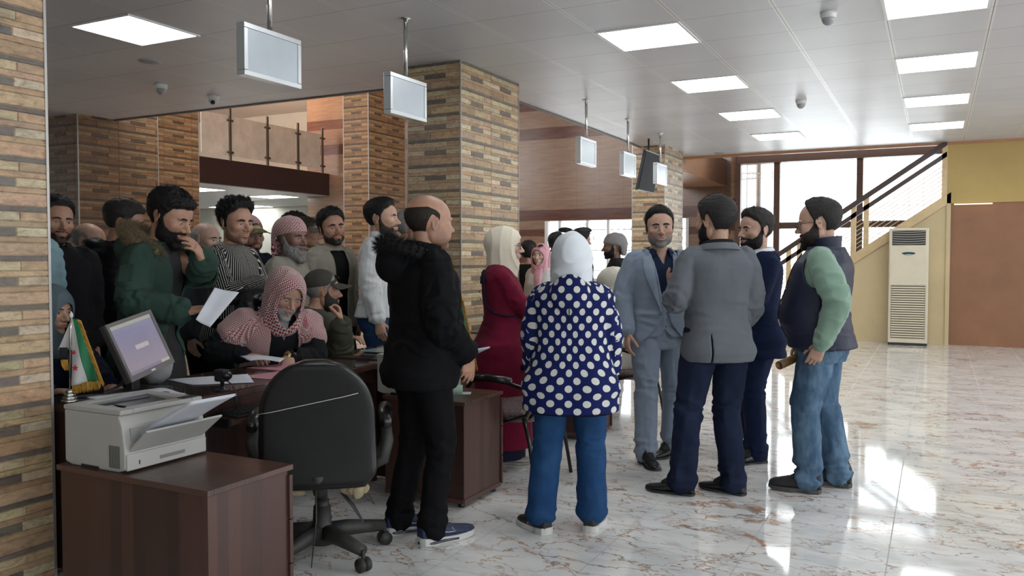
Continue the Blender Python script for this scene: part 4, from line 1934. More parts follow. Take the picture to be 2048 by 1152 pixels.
    def wrinkle(s, me, amp=.006, fold=.008, seed=1.0, legs=False, quilt=0.0, qp=.07, qz=None, scale=9.0, cuff=0.0):
        V = verts(me)
        N = normals(me)
        seg, u, v, rad, T = s.classify(V, legs)
        d = amp * fbm(V * scale * np.array([1, 1, .8]), 3, seed)
        # ridged drapery along the body
        w = fbm(np.stack([u * rad * 11, v * 3.2, seg * 3.0], 1), 2, seed + 4)
        d = d + amp * .9 * (0.5 - np.abs(w)) * 1.2
        fold = fold * 1.75

        def irr(per, sd_, du=.7):
            """irregular drapery: bands across the limb that wander, fork and fade"""
            w_ = vnoise(V * 7, seed + sd_) * .9
            n1 = vnoise(np.stack([v / per + w_, u * du + seg, u * 0 + sd_ * 1.7], 1), seed)
            n2 = vnoise(np.stack([v / (per * .55) + w_ * 1.5, u * du * 1.6, u * 0 + sd_ * 2.3], 1), seed + 1)
            return (1 - 2.2 * np.abs(n1)) * .8 + n2 * .35
        if fold:
            for idx, a in ((1, s.ARM[1]), (2, s.ARM[-1])):
                if legs:
                    break
                L1 = np.linalg.norm(a['E'] - a['S'])
                m = (seg == idx)
                bend = 1 - nrm(a['E'] - a['S']) @ nrm(a['W'] - a['E'])
                d = d + m * fold * (.25 + .6 * min(1, bend)) * np.exp(-((v - L1) / .09) ** 2) * irr(.030, 1)
                Lt = L1 + np.linalg.norm(a['W'] - a['E'])
                d = d + m * fold * .5 * np.exp(-((v - Lt + .03) / .05) ** 2) * irr(.028, 2)
                d = d + m * fold * .5 * irr(.065, 3, 1.0)
            if not legs:
                m = (seg == 0)
                d = d + m * fold * .6 * irr(.060, 4, 1.1) * np.exp(-((v - .08) / .14) ** 2)
            else:
                for idx, a in ((3, s.LEG[1]), (4, s.LEG[-1])):
                    m = (seg == idx)
                    L1 = np.linalg.norm(a['K'] - a['H'])
                    Lt = L1 + np.linalg.norm(a['A'] - a['K'])
                    d = d + m * fold * .6 * np.exp(-((v - L1) / .09) ** 2) * irr(.045, 5)
                    d = d + m * (fold * .7 + cuff) * np.exp(-((v - Lt + .03) / .075) ** 2) * irr(.040, 6)
                    d = d + m * fold * .5 * np.exp(-((v - .08) / .10) ** 2) * irr(.045, 7)
                    d = d + m * fold * .35 * irr(.09, 8, 1.2)
        if quilt:
            q = np.abs(np.sin(PI * v / qp))
            d = d + quilt * (np.sqrt(q) - .75)
        set_verts(me, V + N * d[:, None])

    def top(s, name, mat, off=.012, hem=-.12, collar_z=.50, sleeves=True, sl=(1.0, 1.0, 1.0, 1.0), cuff=0.0, cut=None, thick=.005, extra=None,
            amp=.005, fold=.007, quilt=0.0, qp=.07, seed=1.0, fn=None, flare=0.0, voxel=None, smooth=3, endw=.0, legs_follow=False, parent=None):
        """off: looseness; hem: height of the lower edge relative to the hip line (negative = below)"""
        def offf(z):
            o = off(z) if callable(off) else off
            o += .030 * float(sstep(-.0, -.12, z))
            if z < -.16:
                o += .012
            return o + flare * max(0.0, .10 - z)
        sh = [loft(s.torso_rings(hem, collar_z, offf, 26, fn=fn), 36)]
        base = off(.3) if callable(off) else off
        if sleeves:
            for sd, a in s.ARM.items():
                c, Rr = s.spine(.425)
                inn = c + Rr @ np.array([sd * (s.sw - .055), -.008, -.012])
                k = s.bw if s.sex == 'm' else .86
                d = nrm(a['W'] - a['E'])
                r = [(.060 * k + base * .5), (.055 * k + base * .85) * sl[0], (.050 * k + base * .9) * sl[1], (.046 * k + base * .8) * sl[2], (.034 + base * .6) * sl[3]]
                mid = a['S'] * .5 + a['E'] * .5
                sh.append(limb([inn, a['S'], mid, a['E'], a['W'] - d * (.012 - cuff)], [r[0], r[0] * .95, r[1], r[2], r[4]], 24, n=4))
        else:
            for sd, a in s.ARM.items():
                c, Rr = s.spine(.425)
                inn = c + Rr @ np.array([sd * (s.sw - .060), -.008, -.012])
                q = a['S'] + nrm(a['S'] - c) * -.012
                sh.append(limb([inn, q], [.054 + base * .55, .048 + base * .55], 20))
        if extra:
            sh += extra
        me = fuse(sh, voxel or s.vox, smooth)
        s.wrinkle(me, amp, fold, seed, False, quilt, qp)
        if cut is not None:
            drop_faces(me, lambda c: cut(s.inv(c), c))
        s.uvmap(me)
        return link(name, me, mat, s.root, thick)

    def trousers(s, mat, off=.010, width=(1.0, 1.0, 1.0), waist=.10, amp=.004, fold=.007, seed=3.0, cuff=.004, hemz=0.0, name='trousers', voxel=None):
        sh = [loft(s.torso_rings(-.165, waist, off, 12), 32)]
        for sd, l in s.LEG.items():
            f = .012 * np.array([0, 1, 0])
            mid = l['H'] * .55 + l['K'] * .45
            calf = l['K'] * .6 + l['A'] * .4 - np.array([0, .008, 0])
            sh.append(limb([l['H'] + np.array([0, 0, .04]), mid, l['K'], calf, l['A'] + np.array([0, -.005, -.035 + hemz])],
                           [.094 + off * .8, (.082 + off) * width[0], (.062 + off) * width[1], (.060 + off) * width[1], (.052 + off) * width[2]], 24, n=4))
        me = fuse(sh, voxel or s.vox, 3)
        s.wrinkle(me, amp, fold, seed, True, 0, 1, cuff=cuff)
        s.uvmap(me, True)
        return link(name, me, mat, s.root)

    def collar(s, mat, r=.064, h=.045, flare=.25, gap=35, z=.485, name='collar', thick=.004, tilt=.012, ry=1.0, droop=0.0, yo=-.012, fold_over=0.0):
        """upright or folded collar around the neck, open at the front by +-gap degrees"""
        c, Rr = s.spine(z)
        up = nrm(Rr[:, 2] * .7 + (s.hc - s.nb) * 2)
        mb = MB()
        def fnn(u, v):
            a = R(gap) + u * (2 * PI - 2 * R(gap))       # 0 = front
            if fold_over and v > .5:
                w = (v - .5) * 2
                rr = r * (1 + flare * .5) + .006 + fold_over * w * .55
                zz = h - fold_over * w * (1.0 + .45 * math.cos(a) ** 2 * (math.cos(a) > 0))
            else:
                w = v * (2 if fold_over else 1)
                rr = r * (1 + flare * .5 * w)
                zz = h * w
            x, y = rr * math.sin(a), rr * ry * math.cos(a)
            zz += -tilt * (1 + math.cos(a)) - droop * max(0, math.cos(a))
            p = c + Rr[:, 0] * x + Rr[:, 1] * (y + yo) + up * zz
            return tuple(p)
        mb.grid(fnn, 48, 12)
        o = mb.build(name, mat, s.root, fix=False, solid=thick)
        return o

    def shoe(s, side, style='dress', mats=None, length=.285):
        l = s.LEG[side]
        A = l['A']
        y = l['yaw']
        f = np.array([math.sin(-y), math.cos(-y), 0])
        f = rotm('z', y) @ np.array([0, 1, 0])
        rgt = rotm('z', y) @ np.array([1, 0, 0])
        g = A[2] - .085 if l.get('lift') else 0.0
        base = np.array([A[0], A[1], 0.0]) - f * .075
        k = length / .285
        up = np.array([0, 0, 1.0])
        mu, msole = mats
        # upper: sections from heel to toe (t along, half width, height, sole bottom)
        if style == 'dress':
            S = [(0, .026, .055), (.02, .034, .078), (.06, .036, .085), (.10, .037, .078), (.14, .040, .062), (.18, .044, .050), (.225, .043, .040), (.262, .033, .032), (.285, .016, .024)]
            sole_h, sw = .014, .004
        elif style == 'boot':
            S = [(0, .032, .10), (.02, .042, .145), (.06, .046, .155), (.10, .045, .148), (.135, .045, .100), (.17, .048, .076), (.22, .048, .064), (.26, .041, .054), (.29, .022, .038)]
            sole_h, sw = .026, .005
        else:
            S = [(0, .030, .068), (.02, .038, .088), (.06, .040, .094), (.10, .040, .088), (.14, .043, .072), (.18, .047, .058), (.225, .046, .048), (.262, .038, .040), (.288, .020, .032)]
            sole_h, sw = .030, .007
        rings = []
        for t, w, h in S:
            c = base + f * (t * k) + rgt * (.004 * math.sin(t * 10) * side) + up * (sole_h * .5 + h / 2)
            rings.append((c, rgt, up, w, h / 2, 2.6 if t < .14 else 2.2))
        V, F = loft(rings, 24)
        # keep the bottom flat
        V[:, 2] = np.maximum(V[:, 2], sole_h * .6)
        me = fuse([(V, F)], .006, 3)
        VV = verts(me)
        VV += normals(me) * (.0012 * fbm(VV * 60, 2, side))[:, None]
        set_verts(me, VV)
        bm = bmesh.new()
        bm.from_mesh(me)
        bmesh.ops.recalc_face_normals(bm, faces=bm.faces[:])
        bm.to_mesh(me)
        bm.free()
        # side-projected map: u along the shoe, v = height
        L = (VV - base)
        o = link('shoe', me, mu, s.root)
        # sole
        mb = MB()
        out = []
        out.append((-.004, .014))
        out.append((.001, .026))
        for t, w, h in S[1:-1]:
            out.append((t * k - (.010 if t < .03 else 0), w + sw * (.4 if t < .03 else 1)))
        out.append((S[-1][0] * k - .006, S[-1][1] + sw))
        out.append((S[-1][0] * k + .003, S[-1][1] * .55))
        poly = [(t, w) for t, w in out] + [(t, -w) for t, w in out[::-1]]
        def waistf(t):
            return 1.0 - (.16 * math.exp(-((t / k - .11) / .035) ** 2))
        pts = [base + f * t + rgt * (w * waistf(t) + .004 * math.sin(t * 10) * side) for t, w in poly]
        n = len(pts)
        def zt(i):
            t = poly[i][0] / k
            return sole_h * (1.0 + (.35 if style == 'sneaker' and t < .05 else 0) + (.1 if t > .24 else 0))
        def zb(i):
            t = poly[i][0] / k
            return max(0.0, (t - .22) * .16) + (0.006 if (style != 'sneaker' and .075 < t < .15) else 0.0)
        vs = [tuple(p + up * zb(i)) for i, p in enumerate(pts)] + [tuple(p + up * zt(i)) for i, p in enumerate(pts)]
        mb.add(vs, [tuple(range(n))[::-1], tuple(range(n, 2 * n))] + [(i, (i + 1) % n, (i + 1) % n + n, i + n) for i in range(n)])
        so = mb.build('sole', msole, o, bevel=.003)
        if style in ('sneaker', 'boot', 'dress'):
            mb = MB()
            for q in range(4 if style != 'boot' else 6):
                t = (.105 + q * .019) * k if style != 'boot' else (.085 + q * .020) * k
                hh = float(np.interp(t / k, [a[0] for a in S], [a[2] for a in S])) + sole_h * .5
                c = base + f * t + up * (hh + .0005)
                mb.tube([c - rgt * .020 - up * .007, c + up * .001, c + rgt * .020 - up * .007], .0022, 6)
            mb.build('laces', M_lace.get(style, M_lace['dress']), o)
        return o, base, f, rgt, k


_eyem = {}


def eye_mesh(iris):
    if iris in _eyem:
        return _eyem[iris]
    V, F = ellipsoid((0, 0, 0), (.0125,) * 3, rotm('x', -PI / 2), 20, 14)
    me = me_from(V, F, 'eye')
    shade_smooth(me)
    k = NM('eyeball', 0.08, 0, 0.6)
    x, y, z = k.xyz(k.coord())
    r = (x * x + z * z).pw(0.5)
    c = r.ramp([(0.0, (0.004, 0.004, 0.004)), (.0026, (0.004, 0.004, 0.004)), (.0030, iris), (.0060, tuple(v * .6 for v in iris)), (.0066, (.40, .36, .33)), (1.0, (.38, .34, .32))])
    k.set('Base Color', c)
    me.materials.append(k.m)
    _eyem[iris] = me
    return me


# ---------------------------------------------------------------- cloth and skin materials
def skin_mat():
    k = NM('skin', 0.48, 0, 0.4)
    t = k.attr('tint')
    co = k.coord()
    n = k.noise(co, 38, 3, .6)
    c = k.mix(1.0, t, n.ramp([(.3, (.86, .84, .82)), (.7, (1.08, 1.06, 1.04))]), 'MULTIPLY')
    k.set('Base Color', c)
    k.b.inputs['Subsurface Weight'].default_value = 0.0
    k.set('Roughness', n * .2 + .38)
    k.bump(k.noise(co, 320, 2), .12, .001)
    return k.m


M_skin = skin_mat()


def hair_mat(name, col, grey=0.0, greycol=(.35, .34, .33)):
    k = NM(name, 0.6, 0, 0.2)
    co = k.coord()
    n = k.noise(k.scale(co, (1, 1, .35)), 190, 3, .7)
    c = n.ramp([(.3, tuple(v * .5 for v in col)), (.7, tuple(v * 1.5 for v in col))])
    if grey:
        g = k.noise(k.scale(co, (1, 1, .25)), 520, 2, .7).ramp([(.62 - .25 * grey, 0.0), (.78 - .25 * grey, 1.0)])
        c = k.mix(g * min(1, grey * 1.2), c, greycol)
    k.set('Base Color', c)
    if 'fur' not in name:
        cov = k.attr('cover', 'Fac')
        k.set('Alpha', k.noise(co, 600, 1, .5).lt(cov * 1.15 + .02))
    k.bump(n, .5, .003)
    return k.m


def stubble_mat(name, col, dens=.5):
    """short hair lying on skin: skin tone shows between the hairs"""
    k = NM(name, 0.5, 0, 0.3)
    n = k.noise(k.coord(), 420, 2, .6)
    k.set('Base Color', n.ramp([(.35, col), (.35 + .5 * dens + .1, tuple(v * 1.6 for v in col))]))
    cov = k.attr('cover', 'Fac')
    k.set('Alpha', n.lt((cov * (.20 + dens * .42)) + .12))
    return k.m


def cloth(name, col, rough=.8, weave=.25, wscale=2400, var=.12, pattern=None, sheen=.0, nap=0.0, spec=.12):
    """fabric; pattern(k, u, v, base) may replace the colour, u and v in metres"""
    k = NM(name, rough, 0, spec)
    uv = k.coord(name='cloth')
    u, v, _ = k.xyz(uv)
    co = k.coord()
    n = k.noise(co, 7, 3, .6)
    base = n.ramp([(.3, tuple(c * (1 - var) for c in col)), (.7, tuple(min(1, c * (1 + var)) for c in col))])
    if pattern:
        r = pattern(k, u, v, base)
        if r is not None:
            base = r
    k.set('Base Color', base)
    if weave:
        w = ((u * wscale).sin() * (v * wscale).sin())
        h = w * .5 + k.noise(co, 160, 2) * 1.0
        if nap:
            h = h + k.noise(co, 60, 3) * nap * 4
        k.bump(h, weave, .0015 + nap * .004)
    k.b.inputs['Sheen Weight'].default_value = sheen * min(1.0, sum(col) * 1.2)
    k.b.inputs['Sheen Roughness'].default_value = .5
    return k.m


M_lace = {'dress': simple('lace_black', (.012, .012, .012), .7, var=0), 'boot': simple('lace_boot', (.03, .028, .028), .7, var=0), 'sneaker': simple('lace_navy', (.012, .018, .06), .7, var=0)}

# ---------------------------------------------------------------- head coverings, hoods, lapels, props worn
def sph_uv(me, R_=.095):
    n = len(me.polygons)
    nl = len(me.loops)
    vi = np.empty(nl, int)
    me.loops.foreach_get('vertex_index', vi)
    tot = np.empty(n, int)
    me.polygons.foreach_get('loop_total', tot)
    pf = np.repeat(np.arange(n), tot)
    c = np.empty(n * 3)
    me.polygons.foreach_get('center', c)
    c = c.reshape(-1, 3)
    a0 = np.arctan2(c[:, 0], c[:, 1])[pf]
    V = verts(me)[vi]
    a = np.arctan2(V[:, 0], V[:, 1])
    a = a0 + (a - a0 + PI) % (2 * PI) - PI
    r = np.maximum(.02, np.linalg.norm(V[:, :2], axis=1))
    el_ = np.arctan2(V[:, 2], r)
    uv = np.stack([a * R_ * np.cos(el_ * .7), el_ * R_ * 1.0 + V[:, 2] * .25], 1)
    lay = me.uv_layers.new(name='cloth')
    lay.data.foreach_set('uv', uv.ravel())


def head_cloth(s, name, mat, sdf, opening, folds=.006, ffreq=34.0, seed=1.0, res=(150, 110), thick=.004, r0=.33, ridge=None):
    """draped cloth around the head: star surface of sdf, faces inside opening(P) removed"""
    D = star_dirs(*res)
    t = star_radius(D, sdf, r0, 60)
    P = ORG + D * t[:, None]
    x, y, z = P.T
    if ridge is None:
        e = np.sqrt((x / .9) ** 2 + (z + .01) ** 2 * .35 + (np.clip(.10 - y, 0, 1) * .9) ** 2)
    else:
        e = ridge(P)
    w = vnoise(P * np.array([7, 7, 4.0]), seed) * 1.3
    h = np.sin(e * ffreq * 2 + w * 3.0)
    amp = .55 + .8 * sstep(.05, -.07, z)
    d = (folds * (1 - np.abs(h)) ** 1.5 + folds * .5 * fbm(P * 9, 2, seed + 5)) * amp
    t = t + d
    P = ORG + D * t[:, None]
    F = star_faces(*res)
    me = me_from(P, F)
    drop_faces(me, opening)
    sph_uv(me)
    V = verts(me) * s.hd
    set_verts(me, V @ s.Rh.T + s.hc)
    bm = bmesh.new()
    bm.from_mesh(me)
    bmesh.ops.recalc_face_normals(bm, faces=bm.faces[:])
    bm.to_mesh(me)
    bm.free()
    return link(name, me, mat, s.root, thick)


def hijab(s, mat, seed=1.0, loose=1.0, bib=.0, openx=.052, openz=(.060, -.098), folds=.006, back=.0, name='headscarf', res=(150, 110)):
    bR = s.Rh.T @ np.array([0, 0, -1.0])       # world down in head axes
    base = (s.Rh.T @ (s.nb + np.array([0, 0, -.05]) - s.hc)) / s.hd

    def sdf(q):
        d = el(q, (0, -.010 - back * .8, .034), (.088 * loose, .117 * loose + back * .8, .099))
        d = smin(d, el(q, (0, .010, -.055), (.074 * loose, .080, .080)), .04)
        d = smin(d, caps(q, (0, -.016, -.03), base, .080, .104 * loose), .08)
        if bib:
            d = smin(d, el(q, base + np.array([0, .07, .0]), (.10, .05, .09 + bib)), .05)
        return d

    def opening(c):
        z = c[:, 2]
        zc = (openz[0] + openz[1]) / 2
        hz = (openz[0] - openz[1]) / 2
        return (c[:, 1] > .0) & (((c[:, 0]) / openx) ** 2 + (((z - zc) / hz)) ** 2 < 1)
    return head_cloth(s, name, mat, sdf, opening, folds, 30.0, seed, res)


def cap_hat(s, mat, brim=True, seed=1.0, name='cap', high=.0, tilt=.0):
    def sdf(q):
        return el(q, (0, -.014, .040), (.085, .106, .090 + high))

    def opening(c):
        lim = .036 + c[:, 1] * .12
        return c[:, 2] < lim
    o = head_cloth(s, name, mat, sdf, opening, .0012, 20, seed, (96, 70), .003)
    if brim:
        mb = MB()
        def fn(u, v):
            a = (u - .5) * 2.1
            r = .100 + v * .070 * math.cos(a * .75)
            x = (r * math.sin(a)) * .82
            y = r * math.cos(a) * (.98 + .10 * v) - .014 + (.01 if v > .9 else 0)
            z = .052 - .020 * v - .9 * x * x * 6 * .35 - tilt * v
            p = s.hc + s.Rh @ (np.array([x, y, z]) * s.hd)
            return tuple(p)
        mb.grid(fn, 24, 8)
        b = mb.build('brim', mat, o, fix=False, solid=.004)
    return o


def fur_ring(s, pts, mat, n=2600, r=.030, length=.030, seed=3, parent=None, lean=(0, 0, .1), name='fur_trim'):
    """thick fur roll along a path: a core tube covered with fine tapered hairs"""
    pts = [np.asarray(p, float) for p in pts]
    V, F = limb(pts, [r * .7] + [r] * (len(pts) - 2) + [r * .7], 12, n=2)
    me = me_from(V, F)
    N = normals(me)
    rnd = np.random.default_rng(seed)
    V2, F2 = blades(V, N, n, length, .0007, rnd, lean, .75)
    bpy.data.meshes.remove(me)
    V = np.concatenate([V, V2])
    F = list(F) + [tuple(i + len(V) - len(V2) for i in f) for f in F2]
    me = me_from(V, F)
    o = link(name, me, mat, s.root)
    if parent is not None:
        o.parent = parent
    return o


def hood_path(s, r=.105, z=.475, back=.06, rise=.03, a0=-150, a1=150, n=13, drop=.05):
    """path around the neck, 0 = back; used for hoods, collars of fur"""
    c, Rr = s.spine(z)
    out = []
    for k in range(n):
        a = R(a0 + (a1 - a0) * k / (n - 1))
        out.append(c + Rr @ np.array([r * math.sin(a), -(r + back * math.cos(a)) * math.cos(a) * .9 - .01, rise * math.cos(a) - drop * (1 - math.cos(a)) * .5]))
    return out


def hood_shells(s, r=.10, back=.08, thick=.042, z=.47, drop=.16):
    """a hood lying on the back: roll around the neck and the bag behind it"""
    c, Rr = s.spine(z)
    sh = [limb(hood_path(s, r, z, back * .4, .01, -125, 125, 11, .06), [thick * .6] + [thick] * 9 + [thick * .6], 16, n=2)]
    sh.append(ellipsoid(c + Rr @ np.array([0, -.10 - back * .5, -.035]), (.115, .055 + back * .3, drop * .55), Rr, 24, 14))
    return sh


def front_point(s, x, z, off):
    a, b, y = s.section(z)
    a, b = a + off, b + off
    t = min(.985, abs(x) / a)
    yy = y + b * (1 - t ** 2.35) ** (1 / 2.35)
    c, Rr = s.spine(z)
    return c + Rr @ np.array([x, yy, 0])


def side_point(s, ang, z, off):
    """point on the torso surface; ang 0 = front, 90 = the person's right, 180 = back"""
    a, b, y = s.section(z)
    a, b = a + off, b + off
    w = R(ang)
    sx, sy = math.sin(w), math.cos(w)
    k_ = (abs(sx / a) ** 2.35 + abs(sy / b) ** 2.35) ** (-1 / 2.35)
    c, Rr = s.spine(z)
    return c + Rr @ np.array([sx * k_, y + sy * k_, 0])


def back_point(s, x, z, off):
    a, b, y = s.section(z)
    a, b = a + off, b + off
    t = min(.985, abs(x) / a)
    yy = y - b * (1 - t ** 2.35) ** (1 / 2.35)
    c, Rr = s.spine(z)
    return c + Rr @ np.array([x, yy, 0])


def lapels(s, mat, off, z_top=.44, z_btn=.12, w_top=.075, xo_top=.058, xo_bot=.012, peak=.035):
    """one turned-back lapel on each side of the jacket opening"""
    for sd in (1, -1):
        mb = MB()
        def fn(u, v):
            z = z_top + (z_btn - z_top) * u
            x0 = xo_top + (xo_bot - xo_top) * u
            # outline: grows to the peak near the top, tapers to the button
            if u < .26:
                w = w_top * (.62 + .38 * u / .26)
            else:
                w = w_top * (1 - ((u - .26) / .74) ** 1.25)
            x = x0 + w * v
            zz = z + (peak * v * max(0, 1 - abs(u - .24) / .12) if peak else 0)
            p = front_point(s, sd * x, zz, off + .008 + .009 * math.sin(v * PI * .6))
            return tuple(p)
        mb.grid(fn, 30, 8)
        mb.build('lapel', mat, s.root, fix=False, solid=.006)


def glasses(s, dark=False, up=False, name='glasses', frame=None, size=1.0, lift=1.0):
    o_ = []
    fm = frame or simple('thin_frame', (.03, .028, .025), .3, .7, var=0)
    mb = MB()
    def tr(p):
        p = np.asarray(p, float)
        if up:                                           # pushed up on top of the head
            p = rotm('x', R(52 if lift < 1.2 else 66)) @ (p - np.array([0, .02, 0])) * lift + np.array([0, .02, .012])
        return tuple(s.hc + s.Rh @ (p * s.hd))
    yy = .104 if not up else .118
    for sd in (1, -1):
        c = np.array([sd * .0325, yy, -.001])
        pts = []
        for k in range(25):
            a = 2 * PI * k / 24
            pts.append(tr(c + np.array([.0245 * size * math.cos(a), -abs(.0245 * size * math.cos(a)) * .08, .0185 * size * math.sin(a)])))
        mb.tube(pts, .0013 if not dark else .0022, 6, cap=False)
        mb.tube([tr((sd * .057, yy - .006, .004)), tr((sd * .074, .06, .006)), tr((sd * .080, .01, .006)), tr((sd * .080, -.02, -.004))], .0014, 6)
    mb.tube([tr((-.009, yy + .002, .002)), tr((0, yy + .004, .005)), tr((.009, yy + .002, .002))], .0013, 6)
    o = mb.build(name, fm, s.root)
    for sd in (1, -1):
        mb = MB()
        c = np.array([sd * .0325, yy, -.001])
        poly = [tr(c + np.array([.024 * size * math.cos(2 * PI * k / 24), 0, .018 * size * math.sin(2 * PI * k / 24)])) for k in range(24)]
        mb.add(poly, [tuple(range(24))])
        mb.build('lens', simple('dark_lens', (.012, .013, .014), .08, var=0) if dark else M_glass, o, fix=False, solid=.0012)
    return o


def buttons(s, spots, mat, r=.007, off=.02, back=False, name='button'):
    for x, z in spots:
        p = (back_point if back else front_point)(s, x, z, off)
        c, Rr = s.spine(z)
        n = Rr @ np.array([0, -1 if back else 1, 0])
        mb = MB()
        mb.tube([p - n * .002, p + n * .003], r, 12)
        mb.build(name, mat, s.root)


def pat_dots(k, u, v, base):
    pu, pv, r = .096, .083, .0205
    def cell(du, dv):
        a = (((u + du) / pu).fract() - .5) * pu
        b = (((v + dv) / pv).fract() - .5) * pv
        return (a * a + (b * b * 1.15)).lt(r * r)
    m = cell(0, 0).mx(cell(pu / 2, pv / 2))
    return k.mix(m, base, (.62, .62, .58))


def pat_stripes(k, u, v, base):
    return k.mix(((u / .0135).fract()).lt(.24), base, (.52, .50, .46))


def pat_keffiyeh(scale=1.0):
    def f(k, u, v, base):
        p = .0085 * scale
        a, b = (u / p), (v / p)
        m = (a.fract() - .5).abs() + (b.fract() - .5).abs()
        hook = m.lt(.42)
        par = ((a.floor() + b.floor()) * .5).fract().lt(.25)
        diag = ((a + b) * .5).fract().lt(.42)
        red = hook.mx(diag * par)
        return k.mix(red, (.52, .47, .45), (.26, .008, .022))
    return f


def pat_fine_check(k, u, v, base):
    p = .0045
    m = (((u + v) / p).fract().lt(.5) - ((u - v) / (p * 1.6)).fract().lt(.5)).abs()
    band = ((v / .085).fract().lt(.12))
    c = k.mix(m, (.50, .44, .43), (.30, .02, .04))
    return k.mix(band, c, (.36, .03, .06))


def pat_herring(k, u, v, base):
    z = ((u / .011).fract() - .5).abs() * 1.4
    m = ((v / .007 + z).fract()).lt(.5)
    return k.mix(m * .35, base, (.02, .02, .02))


def pat_knitcol(light=.35, p=.012):
    def f(k, u, v, base):
        m = ((u / p).fract() - .5).abs() * 2.0
        m2 = (v / (p * .7) + m * .8).fract()
        return k.mix((m2.lt(.5)) * light, base, (.20, .34, .25))
    return f


def pat_denim(k, u, v, base):
    co = k.coord()
    n = k.noise(k.scale(co, (1, 1, .4)), 9, 4, .65)
    return k.mix(n.ramp([(.42, 0.0), (.62, .65)]), base, (.16, .26, .37))


def pat_camo(k, u, v, base):
    n = k.noise(k.coord(), 26, 3, .6)
    return n.ramp([(.38, (.035, .04, .018)), (.46, (.10, .11, .045)), (.52, (.20, .20, .10)), (.58, (.07, .055, .03))])


M_sock = simple('sock_black', (.010, .010, .011), .8, var=0)


def std_shoes(s, style='dress', up=(.012, .012, .013), sole=(.02, .02, .02), rough=.3):
    m = (simple('shoe_%s_%d' % (style, int(up[0] * 999)), up, rough, var=.1, bump=.1, bscale=90), simple('sole_%s_%d' % (style, int(sole[0] * 99)), sole, .6, var=.05))
    for sd in (1, -1):
        l = s.LEG[sd]
        f = np.array([-math.sin(l['yaw']), math.cos(l['yaw']), 0])
        V, F = limb([l['A'] + np.array([0, -.005, .10]), l['A'] + np.array([0, .0, .0]), l['A'] + f * .055 + np.array([0, 0, -.022]), l['A'] + f * .10 + np.array([0, 0, -.045])], [.050, .042, .037, .030], 18)
        link('sock', me_from(V, F), M_sock, s.root)
    return [s.shoe(sd, style, m) for sd in (1, -1)]


def socks(s, mat):
    pass

# ================================================================ FURNITURE AND THINGS ON IT
M_lam = laminate('walnut_laminate', (0.022, 0.010, 0.008), (0.078, 0.033, 0.024))
M_lamtop = laminate('walnut_top', (0.035, 0.016, 0.012), (0.095, 0.042, 0.030), .28, True)
M_edge = simple('edge_band', (0.075, 0.034, 0.025), .35, var=.1)
k = NM('dark_glass_top', .06, 0, .5)
n = k.noise(k.coord(), 2.0, 3)
k.set('Base Color', n.ramp([(.3, (.035, .024, .02)), (.7, (.055, .036, .028))]))
M_gtop = k.m
DZ = .77


def cabinet(x0, x1, y0, y1, h, label, drawers='+y'):
    t = thing('pedestal_cabinet', label, 'cabinet', ((x0 + x1) / 2, (y0 + y1) / 2, 0), 0, 'brown pedestal cabinets')
    w, d = (x1 - x0) / 2, (y1 - y0) / 2
    mb = MB()
    mb.box((-w + .012, -d + .012, .03), (w - .014, d - .02, h - .022))
    mb.build('body', M_lam, t)
    mb = MB()
    mb.box((-w, -d, h - .022), (w, d, h), bev=.003)
    mb.build('top_board', M_lamtop, t)
    mb = MB()
    mb.box((-w + .012, -d + .004, .03), (w - .014, -d + .014, .055), bev=.002)
    mb.box((w - .016, -d + .01, .03), (w - .008, d - .02, .055))
    mb.build('plinth', M_edge, t)
    for j in range(3):
        mb = MB()
        z0 = .045 + j * (h - .08) / 3
        mb.box((-w + .016, d - .02, z0), (w - .002, d - .002, z0 + (h - .08) / 3 - .006), bev=.002)
        dr = mb.build('drawer', M_lam, t)
        mb = MB()
        mb.tube([(-.05, d + .001, z0 + .10), (-.05, d + .02, z0 + .10), (.05, d + .02, z0 + .10), (.05, d + .001, z0 + .10)], .005, 8)
        mb.build('handle', M_chrome, dr)
    for sx in (-1, 1):
        for sy in (-1, 1):
            mb = MB()
            mb.lathe([(.018, 0), (.022, .008), (.018, .03)], (sx * (w - .05), sy * (d - .05), 0), 12)
            mb.build('foot', M_black, t)
    return t


cabinet(-3.06, -2.235, 2.04, 2.47, .61, 'large brown pedestal cabinet in the foreground under the near printer')
cabinet(-2.90, -2.335, 3.965, 4.43, .61, 'brown pedestal cabinet with a green paper roll, behind the black office chair')
cabinet(-2.90, -2.335, 5.90, 6.35, .61, 'brown pedestal cabinet behind the woman in polka dots')
cabinet(-3.02, -2.66, 6.52, 6.95, .70, 'brown cabinet beside the light blue suit, behind the far visitor chair')


